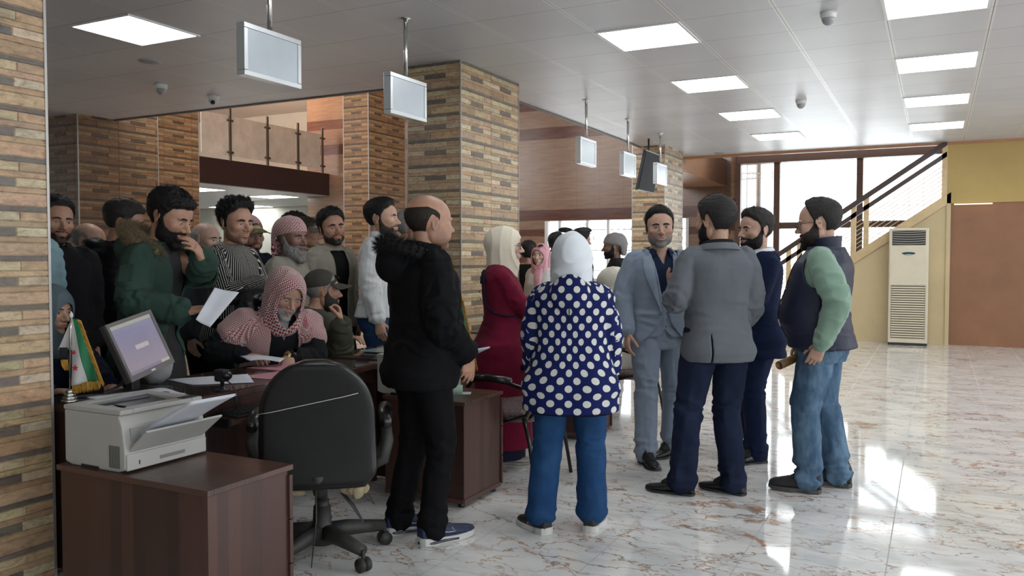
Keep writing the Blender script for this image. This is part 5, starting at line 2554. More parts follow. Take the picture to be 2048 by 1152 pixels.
def desk(y0, y1, label, tray=True):
    x0, x1 = -3.67, -3.06
    t = thing('counter_desk', label, 'desk', ((x0 + x1) / 2, (y0 + y1) / 2, 0), 0, 'brown counter desks')
    w, d = (x1 - x0) / 2, (y1 - y0) / 2
    mb = MB()
    mb.box((-w, -d, DZ - .036), (w, d, DZ - .006), bev=.003)
    mb.build('desktop', M_lamtop, t)
    mb = MB()
    mb.box((-w + .004, -d + .004, DZ - .0055), (w - .004, d - .004, DZ))
    mb.build('glass_cover', M_gtop, t)
    for sy in (-1, 1):
        mb = MB()
        y = sy * (d - .02)
        mb.box((-w + .02, y - .012, .02), (w - .05, y + .012, DZ - .037))
        mb.build('side_panel', M_lam, t)
    mb = MB()
    mb.box((-w + .02, -d + .034, .06), (-w + .04, d - .034, DZ - .037))
    mb.build('modesty_panel', M_lam, t)
    mb = MB()
    mb.box((w - .07, -d + .034, DZ - .12), (w - .05, d - .034, DZ - .037))
    mb.build('apron', M_lam, t)
    if tray:
        mb = MB()
        mb.box((w - .28, -.45, DZ - .135), (w + .14, .32, DZ - .117), bev=.002)
        tr = mb.build('keyboard_tray', M_lamtop, t)
        for y in (-.46, .325):
            mb = MB()
            mb.box((w - .24, y, DZ - .15), (w + .13, y + .012, DZ - .105))
            mb.build('slide_rail', M_black, tr)
    return t


desk(2.33, 4.20, 'long counter desk in front of the seated man in the red scarf')
desk(4.28, 6.12, 'counter desk with a glass plate before the seated man in the cap')
desk(6.22, 8.10, 'farther counter desk beyond the brick column', False)

# floor cables and power strip under the first desk
mb = MB()
mb.tube([(-3.45, 2.9, .3), (-3.35, 2.95, .1), (-3.2, 3.1, .03), (-3.0, 3.2, .012), (-2.9, 3.5, .012)], .006, 8)
tag(mb.build('cable', M_black, None), 'black cable hanging under the near desk', 'cable')


# ---- printer
M_pwhite = simple('printer_shell', (.36, .355, .33), .45, var=.05, nscale=5)
M_pgrey = simple('printer_grey', (.035, .037, .04), .35, var=.05)
M_paper = simple('paper_white', (.62, .64, .70), .6, var=.03)


def printer(x0, y0, z0, label, paper=True):
    """footprint .36 x .38, output and tray side faces +x"""
    t = thing('printer', label, 'printer', (x0, y0, z0), 0, 'white laser printers')
    W, D, H = .35, .385, .235
    mb = MB()
    mb.prism([(0, .012), (.04, .0), (.31, 0), (.35, .012), (.35, .085), (.335, H - .06), (.315, H - .018), (0, H - .018)], 1, 0, D)
    mb.build('body', M_pwhite, t, bevel=.006)
    mb = MB()
    # top lid with an opening
    for lo, hi in (((-.002, -.002), (.33, .055)), ((-.002, D - .05), (.33, D + .002)), ((-.002, .055), (.06, D - .05)), ((.27, .055), (.33, D - .05))):
        mb.box((lo[0], lo[1], H - .018), (hi[0], hi[1], H), bev=.004)
    mb.build('top_cover', M_pwhite, t)
    mb = MB()
    mb.add([(.06, .055, H - .002), (.27, .055, H - .03), (.27, D - .05, H - .03), (.06, D - .05, H - .002), (.06, .055, H - .035), (.27, .055, H - .036), (.27, D - .05, H - .036), (.06, D - .05, H - .035)],
           [(0, 1, 2, 3), (4, 5, 6, 7), (0, 1, 5, 4), (1, 2, 6, 5), (2, 3, 7, 6), (3, 0, 4, 7)])
    mb.build('output_tray', M_pgrey, t)
    mb = MB()
    mb.box((.10, .12, H - .018), (.20, .125, H - .010))
    mb.box((.08, .08, H - .012), (.12, .30, H - .006))
    mb.build('paper_stop', M_black, t)
    # front: folded-down multipurpose tray
    mb = MB()
    mb.add([(.35, .02, .075), (.35, D - .02, .075), (.46, D - .01, .165), (.46, .01, .165), (.342, .02, .083), (.342, D - .02, .083), (.452, D - .01, .172), (.452, .01, .172)],
           [(0, 1, 2, 3), (4, 5, 6, 7), (0, 1, 5, 4), (1, 2, 6, 5), (2, 3, 7, 6), (3, 0, 4, 7)])
    tr = mb.build('paper_tray', M_pwhite, t, bevel=.004)
    mb = MB()
    mb.box((.335, .03, .09), (.346, D - .03, .165))
    mb.build('front_recess', simple('printer_recess', (.30, .30, .29), .5, var=.03), t)
    mb = MB()
    mb.box((.345, .004, .008), (.357, D - .004, .070), bev=.004)
    dr = mb.build('cassette', M_pwhite, t)
    mb = MB()
    mb.box((.354, .15, .026), (.3585, .27, .040))
    mb.build('grip', simple('grip_shadow', (.16, .155, .14), .6, var=0), dr)
    mb = MB()
    mb.box((.354, .055, .026), (.3585, .060, .042))
    mb.build('gauge', M_black, dr)
    for q in range(9):
        mb = MB()
        mb.box((.262 + q * .007, -.0012, .015), (.265 + q * .007, .001, .10))
        mb.build('vent_slot', M_pgrey, t)
    mb = MB()
    mb.box((.28, .30, H - .001), (.325, .37, H + .004), bev=.003)
    mb.build('control_panel', M_pgrey, t)
    mb = MB()
    mb.box((.10, -.003, -.0), (.2, .002, .012))
    mb.build('side_notch', M_black, t)
    return t


printer(-3.04, 2.065, .61, 'white laser printer with open front tray on the foreground cabinet')
pr2 = printer(-2.97, 4.01, .61, 'white laser printer on the second cabinet, half hidden by the man in black')


def sheet_stack(name, label, cat, corners, z, n, mat, wave=.004, seed=1, group=None, dz=.0012):
    """a few sheets lying slightly askew; corners = 4 ground points"""
    rnd = random.Random(seed)
    t = thing(name, label, cat, (*(sum((Vector(c) for c in corners), Vector((0, 0))) / 4), z), 0, group)
    c0 = Vector(t.location)
    for i in range(n):
        mb = MB()
        sh = Vector((rnd.uniform(-.008, .008), rnd.uniform(-.008, .008)))
        P = [Vector(c) + sh for c in corners]
        def fn(u, v):
            a = P[0].lerp(P[1], u)
            b = P[3].lerp(P[2], u)
            p = a.lerp(b, v)
            return (p.x - c0.x, p.y - c0.y, i * dz + .001 + wave * (math.sin(u * 5 + seed) * math.sin(v * 4 + i * .3) + 1) * .5)
        mb.grid(fn, 12, 12)
        mb.build('sheet', mat, t, fix=False, solid=.0006)
    return t


# sheets fed at the front tray of the near printer: tilted pile
def tilted_paper(px_, label, z0, y0):
    t = thing('paper_pile', label, 'paper', (px_, y0, z0))
    for i in range(6):
        mb = MB()
        def fn(u, v):
            x = .30 * u
            return (x, .02 + .215 * v + .005 * math.sin(i * 2.1), .155 * u + i * .0016 + .012 * math.sin(u * 2.6) * (1 - .4 * v))
        mb.grid(fn, 12, 6)
        mb.build('sheet', M_paper, t, fix=False, solid=.0007)
    return t


tilted_paper(-2.72, 'slanting pile of paper in the open tray of the near printer', .725, 2.12)
tilted_paper(-2.66, 'pile of paper in the tray of the far printer behind the man in black', .725, 4.07)

# ---- monitor on the desk
mon = thing('monitor', 'grey framed computer monitor tilted on the near desk with a purple screen', 'monitor', (-3.42, 2.71, DZ))
# the screen faces the clerk's chair
mR = Matrix.Translation((0, 0, .225)) @ Matrix.Rotation(R(104), 4, 'Z') @ Matrix.Rotation(R(-21), 4, 'X') @ Matrix.Rotation(R(-9), 4, 'Y')
mb = MB()
mw, mh = .175, .145
mb.box((-mw, -.014, -mh), (mw, .022, mh), M=mR, bev=.006)
mb.build('case', simple('monitor_case', (.030, .028, .028), .4, var=0), mon)
mb = MB()
for lo, hi in (((-mw, -mh), (mw, -mh + .026)), ((-mw, mh - .018), (mw, mh)), ((-mw, -mh + .026), (-mw + .018, mh - .018)), ((mw - .018, -mh + .026), (mw, mh - .018))):
    mb.box((lo[0], -.020, lo[1]), (hi[0], -.0145, hi[1]), M=mR)
mb.build('bezel', simple('monitor_bezel', (.10, .085, .085), .4, var=0), mon)
k = NM('screen_image', .3)
x, y, z = k.xyz(k.attr('suv'))
c = z.ramp([(0.0, (.30, .24, .29)), (.5, (.24, .20, .30)), (.82, (.20, .19, .33)), (1.0, (.22, .22, .33))])
bar = z.gt(.93)
c = k.mix(bar, c, (.36, .36, .30))
box = ((x - .52).abs().lt(.16)) * ((z - .47).abs().lt(.045))
c = k.mix(box, c, (.50, .45, .46))
tb = z.lt(.06)
c = k.mix(tb, c, (.20, .17, .26))
clk = tb * x.gt(.78)
c = k.mix(clk, c, (.46, .42, .36))
k.set('Base Color', (.02, .02, .02))
k.set('Emission Color', c)
k.b.inputs['Emission Strength'].default_value = .62
mb = MB()
mb.add([mR @ Vector(p) for p in ((-mw + .018, -.0165, -mh + .026), (mw - .018, -.0165, -mh + .026), (mw - .018, -.0165, mh - .018), (-mw + .018, -.0165, mh - .018))], [(0, 1, 2, 3)])
o = mb.build('screen', k.m, mon, fix=False)
at = o.data.attributes.new('suv', 'FLOAT_VECTOR', 'POINT')
at.data.foreach_set('vector', [0, 0, 0, 1, 0, 0, 1, 0, 1, 0, 0, 1])
mb = MB()
mb.box((-.016, -.0205, -mh + .008), (.016, -.0198, -mh + .016), M=mR)
mb.build('brand_mark', simple('mark_silver', (.5, .5, .5), .3, .5, var=0), mon)
mb = MB()
mb.box((-.03, -.02, 0.0), (.03, .02, .16), M=Matrix.Translation((-.045, 0, 0)) @ Matrix.Rotation(R(104), 4, 'Z'), bev=.005)
mb.build('neck', M_black, mon)
mb = MB()
mb.prism(rounded((-.14, -.10), (.14, .10), .03), 2, 0, .014, M=Matrix.Translation((.0, .0, 0)) @ Matrix.Rotation(R(104), 4, 'Z'))
mb.build('foot', M_black, mon)

# ---- keyboard on the tray
def keyboard(loc, rz, label):
    t = thing('keyboard', label, 'keyboard', loc, rz)
    mb = MB()
    mb.prism([(-.075, 0), (.075, 0), (.075, .020), (-.075, .010)], 0, -.22, .22)
    mb.build('case', simple('kb_case', (.014, .014, .015), .4, var=0), t, bevel=.003)
    rows = [(13, .0), (14, .0), (14, .006), (13, .01), (12, .012)]
    for r_, (nk, offx) in enumerate(rows):
        for q in range(nk):
            mb = MB()
            x = -.205 + offx + q * .0205
            y = .055 - r_ * .024
            z = .010 + (y + .075) / .15 * .010
            mb.box((x, y - .009, z), (x + .0175, y + .009, z + .007), bev=.0015)
            if r_ * 14 + q < 66:
                mb.build('key', simple('kb_key', (.022, .022, .024), .35, var=0), t)
    for r_ in range(4):
        for q in range(4):
            mb = MB()
            x, y = .105 + q * .0225, .045 - r_ * .026
            z = .010 + (y + .075) / .15 * .010
            mb.box((x, y - .009, z), (x + .0185, y + .009, z + .007), bev=.0015)
            mb.build('key', simple('kb_key', (.022, .022, .024), .35, var=0), t)
    return t


keyboard((-3.02, 3.10, DZ - .117), R(90), 'black keyboard on the pull-out tray of the near desk')

# ---- little camera (webcam) on the desk edge
wc = thing('webcam', 'small black webcam on its stand at the desk edge', 'webcam', (-3.10, 2.93, DZ))
mb = MB()
mb.box((-.035, -.022, .045), (.03, .022, .105), bev=.008)
mb.build('body', M_black, wc)
mb = MB()
mb.tube([(.02, .0, .075), (.052, -.01, .078)], [.022, .020], 18)
mb.build('lens', simple('lens_black', (.01, .01, .012), .08, var=0), wc)
mb = MB()
mb.lathe([(.034, 0), (.034, .006), (.012, .012), (.009, .05)])
mb.build('stand', M_black, wc)
mb = MB()
mb.tube([(0, .02, .05), (.03, .03, .03), (.045, .035, .008), (.065, .03, -.04), (.06, .02, -.10)], .003, 6)
mb.build('lead', M_black, wc)

# ---- papers, folder, glass plate, calculator
sheet_stack('document', 'large white form lying on the desk behind the webcam', 'paper', [(-3.62, 3.04), (-3.36, 2.98), (-3.14, 3.18), (-3.40, 3.40)], DZ, 3, M_paper, .003, 1)
sheet_stack('document', 'crumpled white papers beside the calculator behind the near printer', 'paper', [(-3.40, 2.42), (-3.16, 2.46), (-3.13, 2.74), (-3.34, 2.72)], DZ, 3, M_paper, .018, 3, None, .006)
M_pink = simple('pink_card', (.50, .22, .27), .5, var=.05)
sheet_stack('folder', 'pink folder on the desk under the hands of the man in the red scarf', 'folder', [(-3.60, 3.58), (-3.30, 3.56), (-3.22, 3.98), (-3.50, 4.02)], DZ, 2, M_pink, .003, 5, None, .003)
sheet_stack('folder', 'second pink sheet lying nearer on the dark desk', 'folder', [(-3.38, 3.30), (-3.16, 3.30), (-3.14, 3.52), (-3.34, 3.56)], DZ, 1, M_pink, .002, 6)
mb = MB()
mb.box((-3.52, 4.55, DZ + .006), (-3.30, 5.15, DZ + .012), bev=.002)
k = NM('greenish_glass', .08)
k.set('Base Color', (.30, .42, .40))
tag(mb.build('glass_plate', k.m, None), 'pale green glass plate lying on the desk before the man in the cap', 'glass plate')
for x in (-3.50, -3.33):
    pass
cal = thing('calculator', 'dark desk calculator behind the near printer', 'calculator', (-3.13, 2.60, DZ), R(70))
mb = MB()
mb.prism([(-.07, 0), (.07, 0), (.07, .030), (-.07, .012)], 0, -.05, .05)
mb.build('case', simple('calc_case', (.05, .045, .05), .4, var=0), cal, bevel=.003)
mb = MB()
mb.box((-.04, .035, .0268), (.04, .06, .0292))
mb.build('display', simple('calc_lcd', (.16, .17, .15), .2, var=0), cal)
for r_ in range(4):
    for q in range(4):
        mb = MB()
        y = .02 - r_ * .022
        mb.box((-.04 + q * .021, y - .007, .018 + (y + .07) * .13), (-.024 + q * .021, y + .007, .022 + (y + .07) * .13))
        mb.build('key', simple('calc_key', (.16, .16, .17), .4, var=0), cal)
# dark mat and cables at the desk end
mb = MB()
pts = [(.17 * math.cos(a), .115 * math.sin(a)) for a in np.linspace(0, 2 * PI, 28)[:-1]]
mb.prism(pts, 2, 0, .004)
o = mb.build('desk_mat', simple('mat_grey', (.05, .052, .058), .7, var=.1), None)
o.location = (-3.40, 2.50, DZ)
tag(o, 'round dark grey mat at the near end of the desk', 'mat')
mb = MB()
for q in range(2):
    mb.tube([(-3.48, 2.42 + q * .03, DZ + .009), (-3.42, 2.50, DZ + .012), (-3.42, 2.60 + q * .02, DZ + .05), (-3.46, 2.70, DZ + .10)], .004, 6)
tag(mb.build('monitor_cable', M_black, None), 'black cables running to the tilted monitor', 'cable')

# ---- green paper roll on cabinet two
t = thing('paper_roll', 'pale green paper roll lying on the second cabinet', 'paper roll', (-2.60, 4.17, .61))
mb = MB()
for r_ in (.026, .020):
    mb.tube([(-.12, -.06, .027), (.10, .05, .027)], r_, 20)
mb.build('roll', simple('green_paper', (.30, .42, .33), .6, var=.05), t)
mb = MB()
mb.box((-.10, -.02, .0005), (.16, .06, .002), M=Matrix.Rotation(R(25), 4, 'Z'))
mb.build('sheet', M_paper, t)

# ---- flags on stands
M_gold = simple('gold_fringe', (.45, .24, .03), .6, var=.25, nscale=60)
M_fg = simple('flag_green', (.015, .17, .07), .55, var=.1)
M_fw = simple('flag_white', (.50, .50, .48), .55, var=.05)
M_fk = simple('flag_black', (.012, .012, .013), .5, var=0)
M_fr = simple('flag_red', (.50, .02, .03), .5, var=0)


def flag(loc, rz, label, flip=1, base=True, pole=.38):
    t = thing('table_flag', label, 'flag', loc, rz, 'table flags with gold fringe')
    mb = MB()
    if base:
        for j in range(4):
            mb.lathe([(.036 - j * .006, j * .014), (.038 - j * .006, j * .014 + .006), (.034 - j * .006, j * .014 + .013)], (0, 0, 0), 24)
        mb.build('base', M_chrome, t)
    mb = MB()
    mb.tube([(0, 0, .04), (.010 * flip, 0, pole - .05), (.014 * flip, 0, pole)], .0045, 10)
    mb.build('pole', M_chrome, t)
    mb = MB()
    mb.lathe([(.001, .03), (.007, .018), (.009, .006), (.004, 0)], (.014 * flip, 0, pole), 12)
    mb.build('finial', M_dome, t)
    X0 = .014 * flip
    def sheet(name, L, Rr, mat, zt, zb, yo=0.0):
        """strip between x = L(v) and x = R(v), v from top to bottom"""
        mb = MB()
        def fn(u, v):
            x = (L(v) * (1 - u) + Rr(v) * u) * flip + X0
            z = (zt(u) * (1 - v) + zb(u) * v)
            return (x, yo + .012 * math.sin(x * 60 + v * 3) * v, z)
        mb.grid(fn, 14, 24)
        return mb.build(name, mat, t, fix=False, solid=.0015)
    T = pole - .005
    sheet('white_stripe', lambda v: .0 - .004 * v, lambda v: .010 + .060 * v, M_fw, lambda u: T, lambda u: .075 + .01 * u)
    sheet('green_stripe', lambda v: .008 + .058 * v, lambda v: .026 + .095 * v, M_fg, lambda u: T, lambda u: .085 + .012 * u, -.002)
    sheet('folded_white', lambda v: -.004 - .062 * v, lambda v: -.002, M_fw, lambda u: T, lambda u: T - .14, .006)
    sheet('black_stripe', lambda v: -.060 + .01 * v, lambda v: -.022, M_fk, lambda u: T - .13, lambda u: T - .19, .006)
    sheet('gold_band', lambda v: -.055 + .01 * v, lambda v: -.022, M_gold, lambda u: T - .185, lambda u: T - .235, .007)
    rnd = np.random.default_rng(4)
    vs = []
    P, N = [], []
    for v in np.linspace(.02, 1, 90):
        P.append((((.026 + .095 * v) * flip + X0), 0, T * (1 - v) + .097 * v))
        N.append((flip * .8, 0, -.55))
    for u in np.linspace(0, 1, 90):
        P.append(((.0 + .121 * u) * flip + X0, 0, .075 + .022 * u))
        N.append((flip * .15, 0, -1))
    V, F = blades(np.array(P), np.array(N), 1500, .034, .0016, rnd, (0, 0, -.35), .12)
    me = me_from(V, F)
    o = bpy.data.objects.new('gold_fringe', me)
    me.materials.append(M_gold)
    COL.objects.link(o)
    o.parent = t
    mb = MB()
    def fg(u, v):
        w = v
        if u < .5:
            q = u * 2
            return (((.026 + .095 * q) * flip + .018 * w * flip + X0), .001, T * (1 - q) + .097 * q - .008 * w)
        q = 1 - (u - .5) * 2
        return ((.121 * q) * flip + X0 + .012 * (1 - abs(q)) * 0, .001, .075 + .022 * q - .022 * w)
    mb.grid(fg, 60, 4)
    mb.build('fringe_band', M_gold, t, fix=False, solid=.001)
    for (cx, cz, r_) in ((.020, .155, .015), (.014, .225, .010)):
        mb = MB()
        pts = []
        for q in range(10):
            a = PI / 2 + q * PI / 5
            rr = r_ if q % 2 == 0 else r_ * .42
            pts.append(((cx + rr * math.cos(a)) * flip + X0, cz + rr * math.sin(a)))
        mb.prism(pts, 1, -.014, -.008)
        mb.build('star', M_fr, t)
    return t


flag((-3.47, 2.385, DZ), YAW, 'small flag with gold fringe on a silver stand at the left desk end')
flag((-2.80, 4.62, DZ - .16), YAW, 'small gold fringed flag between the man in black and the woman in red', 1, True, .56)
# the second flag stands on a low shelf between the desks
mb = MB()
mb.box((-2.92, 4.52, 0), (-2.70, 4.72, DZ - .16), bev=.004)
tag(mb.build('side_table', M_lam, None), 'narrow brown stand behind the far printer carrying the second flag', 'stand')

# ---- office chair (seen from behind)
oc = thing('office_chair', 'worn black high-backed swivel office chair with torn upholstery', 'office chair', (-2.60, 3.07, 0), R(37))
# local +y = direction the sitter faces
M_vinyl = simple('black_vinyl', (.006, .006, .006), .28, var=.1, bump=.15, bscale=40, nscale=6)
M_meshf = simple('chair_back_cloth', (.0042, .0044, .0042), .75, var=.2, bump=.25, bscale=220)
M_dusty = simple('dusty_black_plastic', (.024, .023, .021), .6, var=.35, nscale=22)
M_foam = simple('torn_foam', (.26, .21, .13), .9, var=.3, nscale=30, bump=.4, bscale=50)


def back_w(z):
    t_ = (z - .40) / .58
    w_ = .262 * (1 - .08 * t_) * (1 if t_ < .55 else math.sqrt(max(0, 1 - ((t_ - .55) / .46) ** 2.3)))
    if t_ < .10:
        w_ *= .80 + 2.0 * t_
    return max(.01, w_)


def chair_back(off, y0, z0=.40, z1=.98):
    rings = []
    for z in np.linspace(z0, z1, 26):
        w_ = max(.006, back_w(z) + off)
        c_ = np.array([0, -.27 + y0 - .10 * ((z - .62) / .36) ** 2 * .5 - (z - .4) * .10, z])
        rings.append((c_, np.array([1., 0, 0]), np.array([0, 1., 0]), w_, .038 if off >= 0 else .02, 3.2))
    return loft(rings, 40)


V, F = chair_back(.0, .0)
me = me_from(V, F)
o = link('backrest', me, M_vinyl, oc)
V, F = chair_back(-.022, -.024, .415, .958)
me = me_from(V, F)
bm_ = bmesh.new(); bm_.from_mesh(me); bmesh.ops.recalc_face_normals(bm_, faces=bm_.faces[:]); bm_.to_mesh(me); bm_.free()
link('back_cover', me, M_meshf, oc)
V, F = loft([(np.array([0, -.02, z]), np.array([1., 0, 0]), np.array([0, 1., 0]), a_, b_, 3) for z, a_, b_ in ((.40, .20, .20), (.415, .245, .235), (.455, .255, .245), (.48, .235, .225), (.49, .16, .16))], 36)
link('seat', me_from(V, F), M_vinyl, oc)
for sd in (1, -1):
    mb = MB()
    mb.tube([(sd * .20, -.10, .43), (sd * .29, -.10, .47), (sd * .31, -.10, .56), (sd * .30, -.06, .655)], [.020, .022, .022, .018], 12, flat=1.3)
    mb.tube([(sd * .20, .10, .43), (sd * .29, .10, .47), (sd * .31, .08, .56), (sd * .30, .05, .655)], [.020, .022, .022, .018], 12, flat=1.3)
    a_ = mb.build('arm_support', M_dusty, oc)
    mb = MB()
    mb.tube([(sd * .30, -.16, .650), (sd * .30, -.05, .675), (sd * .30, .10, .675), (sd * .295, .17, .655)], [.026, .036, .036, .024], 14)
    mb.build('armrest', M_vinyl, a_)
mb = MB()
mb.tube([(0, -.03, .40), (0, -.02, .34)], .045, 16)
mb.box((-.09, -.12, .355), (.09, .10, .40), bev=.01)
mb.tube([(0, -.10, .38), (0, -.26, .37), (0, -.325, .46)], .026, 10)
mb.tube([(.05, -.06, .365), (.17, -.10, .355)], .016, 10)
mb.build('mechanism', M_dusty, oc)
mb = MB()
mb.tube([(.0, -.02, .06), (0, -.02, .12), (0, -.02, .24)], [.055, .046, .040], 20)
mb.tube([(0, -.02, .22), (0, -.02, .27)], .033, 20)
mb.tube([(0, -.02, .27), (0, -.02, .37)], .026, 20)
mb.build('column', M_dusty, oc)
for q in range(5):
    a_ = R(20 + q * 72)
    d_ = Vector((math.cos(a_), math.sin(a_), 0))
    mb = MB()
    mb.tube([Vector((0, -.02, .115)) + d_ * .02, Vector((0, -.02, .115)) + d_ * .12, Vector((0, -.02, .095)) + d_ * .31], [.040, .038, .027], 10)
    lg = mb.build('base_arm', M_dusty, oc)
    e_ = Vector((0, -.02, 0)) + d_ * .315
    s_ = Vector((-d_.y, d_.x, 0))
    mb = MB()
    for w_ in (-1, 1):
        mb.tube([e_ + s_ * (w_ * .007) + Vector((0, 0, .032)), e_ + s_ * (w_ * .026) + Vector((0, 0, .032))], .032, 18)
    mb.tube([e_ + Vector((0, 0, .03)), e_ + Vector((0, 0, .10))], .009, 8)
    mb.build('caster', M_dusty, lg)
# tape and string across the back, torn foam under it
mb = MB()
mb.tube([(-.246, -.345, .745), (-.19, -.372, .757), (-.05, -.378, .785), (.12, -.382, .818), (.17, -.372, .828), (.212, -.345, .838)], .0018, 6)
mb.build('string', simple('pale_string', (.55, .52, .46), .7, var=0), oc)
rnd_ = random.Random(2)
for q in range(5):
    cx = .10 + q * .024
    V, F = ellipsoid((cx, -.29 + rnd_.uniform(-.02, .02), .385 + rnd_.uniform(-.02, .01)), (.022 + .01 * rnd_.random(), .02, .022 + .014 * rnd_.random()), None, 12, 8)
    V = V + .009 * fbm(V * 50, 3, q)[:, None]
    link('foam_tuft', me_from(V, F), M_foam, oc)
for (p_, q_, l_) in (((.10, -.27, .37), (.20, -.30, .23), .014), ((.17, -.27, .38), (.245, -.28, .31), .012), ((-.01, -.30, .40), (-.03, -.34, .06), .012)):
    mb = MB()
    p_, q_ = Vector(p_), Vector(q_)
    mb.tube([p_, p_.lerp(q_, .4) + Vector((.01, -.01, 0)), q_], [l_, l_ * 1.1, l_ * .5], 8, flat=.35)
    mb.build('torn_strap', M_dusty, oc)
V, F = ellipsoid((-.12, -.26, .375), (.07, .03, .022), None, 16, 10)
V = V + .008 * fbm(V * 40, 3, 3)[:, None]
link('foam_tuft', me_from(V, F), M_foam, oc)

# ---- visitor chairs with plastic-wrapped cushions
M_tube = simple('black_tube', (.012, .011, .011), .22, .3, var=0)
k = NM('plastic_wrap_cushion', .16, 0, .6)
n = k.noise(k.scale(k.coord(), (1, 3, 1)), 22, 4, .7, 1.5)
k.set('Base Color', n.ramp([(.35, (.05, .02, .022)), (.62, (.15, .09, .09)), (.72, (.42, .38, .38))]))
k.bump(n, .9, .012)
M_wrap = k.m


def visitor_chair(x, y, rz, label):
    t = thing('visitor_chair', label, 'chair', (x, y, 0), rz, 'black tube armchairs with plastic covers')
    for sd in (1, -1):
        mb = MB()
        X = sd * .27
        mb.tube([(X, .24, .0), (X, .22, .30), (X, .21, .60), (X, .17, .655), (X, .08, .665), (X, -.08, .655), (X * .98, -.20, .62), (X * .96, -.245, .56), (X * .95, -.20, .46), (X * .95, .0, .40), (X * .95, .20, .41)], .013, 12)
        mb.build('arm_frame', M_tube, t)
        mb = MB()
        mb.tube([(X, .16, .672), (X, .05, .678), (X, -.10, .668)], [.020, .024, .019], 12)
        mb.build('arm_pad', M_vinyl, t)
        mb = MB()
        mb.tube([(X * .93, -.17, .47), (X * .96, -.22, .30), (X, -.27, .0)], .012, 12)
        mb.build('rear_leg', M_tube, t)
        mb = MB()
        mb.lathe([(.017, 0), (.017, .03), (.013, .032)], (X, .24, 0), 12)
        mb.build('foot_cap', M_black, t)
    V, F = loft([(np.array([0, .0, z]), np.array([1., 0, 0]), np.array([0, 1., 0]), a_, b_, 3.4) for z, a_, b_ in ((.405, .22, .21), (.42, .25, .24), (.46, .255, .245), (.485, .235, .225), (.492, .15, .15))], 36)
    V = V + .004 * fbm(V * 16, 3, x)[:, None]
    link('seat', me_from(V, F), M_wrap, t)
    V, F = loft([(np.array([0, -.235 - (z - .5) * .22, z]), np.array([1., 0, 0]), np.array([0, 1., 0]), a_, .035, 3.2) for z, a_ in ((.50, .18), (.52, .225), (.66, .235), (.82, .235), (.87, .21), (.88, .15))], 36)
    V = V + .004 * fbm(V * 16, 3, x + 3)[:, None]
    link('backrest', me_from(V, F), M_wrap, t)
    mb = MB()
    for sd in (1, -1):
        mb.tube([(sd * .20, -.16, .41), (sd * .20, -.22, .46), (sd * .20, -.262, .60)], .011, 10)
    mb.tube([(-.25, .18, .405), (.25, .18, .405)], .011, 10)
    mb.build('under_frame', M_tube, t)
    return t


visitor_chair(-2.40, 4.73, R(90), 'black tube armchair with plastic wrapped seat between the red coat and the polka dot coat')
visitor_chair(-2.37, 6.74, R(90), 'black tube armchair in plastic wrap under the seated woman in the cream scarf')

# crumpled plastic bag by the desk end
V, F = ellipsoid((0, 0, .10), (.09, .08, .10), None, 30, 20)
V = V + (.03 * fbm(V * 16, 4, 2))[:, None] * nrm([1, 1, 1])
o = link('plastic_bag', me_from(V, F), simple('clear_plastic', (.35, .36, .36), .15, var=.2), None)
o.location = (-3.56, 2.92, DZ)
tag(o, 'crumpled clear plastic bag on the desk behind the monitor', 'plastic bag')

# ================================================================ THE PEOPLE
H_black = hair_mat('hair_black', (.010, .009, .009))
H_dark = hair_mat('hair_dark', (.022, .016, .013))
H_greying = hair_mat('hair_greying', (.022, .020, .019), .22, (.20, .195, .19))
H_grey = hair_mat('hair_grey', (.08, .078, .075), .8, (.32, .31, .30))
H_white = hair_mat('beard_white', (.30, .29, .28), .9, (.50, .49, .47))
H_stub = stubble_mat('stubble_dark', (.025, .018, .015), .75)
H_stubg = stubble_mat('stubble_grey', (.16, .15, .145), .85)
H_stubl = stubble_mat('stubble_light', (.03, .022, .018), .35)
SK1, SK2, SK3, SKF = (.40, .225, .155), (.33, .185, .125), (.46, .28, .20), (.52, .35, .28)
BG = dict(res=(84, 64))


def P_at(px, d):
    v = Vector((0, 0, CAMH)) + cam_ray(px, 515) * d
    return v.x, v.y


def wp(px, py, d):
    return tuple(Vector((0, 0, CAMH)) + cam_ray(px, py) * d)


def btn(col, name):
    return simple(name, col, .3, .2, var=0)


# ---- 1 bald man in a black parka, foreground
c_blk = cloth('black_quilted', (.0050, .0052, .0062), .85, .35, 2200, .25, sheen=.04, nap=.12)
x, y = P_at(842, 4.14)
p = Person('bald man in a black fur-hooded parka standing side-on, hands in pockets', x, y, 112, 1.75, 'm', 1.08, .035, (3, 0), 0, head=(-4, 0, 0), skin=SK1,
           arms={'R': dict(to=(.165, .175, .93), pole=(.6, -1, 0), dir=(-.12, .10, -1), palm=(-1, -.2, 0), curl=(.2, .25, .3, .35), thumb=(.3, .3)),
                 'L': dict(to=(-.16, .22, .96), pole=(-.7, -.6, -.1), dir=(.15, .0, -1), palm=(1, 0, 0), curl=(.2, .25, .3, .35), thumb=(.3, .3))},
           legs={'R': dict(to=(.09, .02, .085), yaw=8), 'L': dict(to=(-.13, -.07, .085), yaw=-4)}, voxel=.008)
p.body(dict(jaw=1.05, nose=1.1, fat=.006), (150, 116))
p.eyes()
for o in [0]:
    p.brows(H_dark)
p.hair('bald', .004, H_dark, fuzz=2500, flen=.004, fw=.0005, lean=(0, -.3, -.8))
p.beard(.0004, stubble_mat('stubble_pale', (.20, .13, .10), .25), fuzz=0)
p.top('jacket', c_blk, off=.034, hem=-.155, seed=3, amp=.009, fold=.012, quilt=.004, qp=.11, extra=hood_shells(p, .108, .11, .050, .468, .17), thick=.006, smooth=3, voxel=.008)
fur_ring(p, hood_path(p, .150, .490, .075, .03, -140, 140, 17, .07), hair_mat('fur_black', (.010, .010, .011)), 15000, .036, .034, 5)
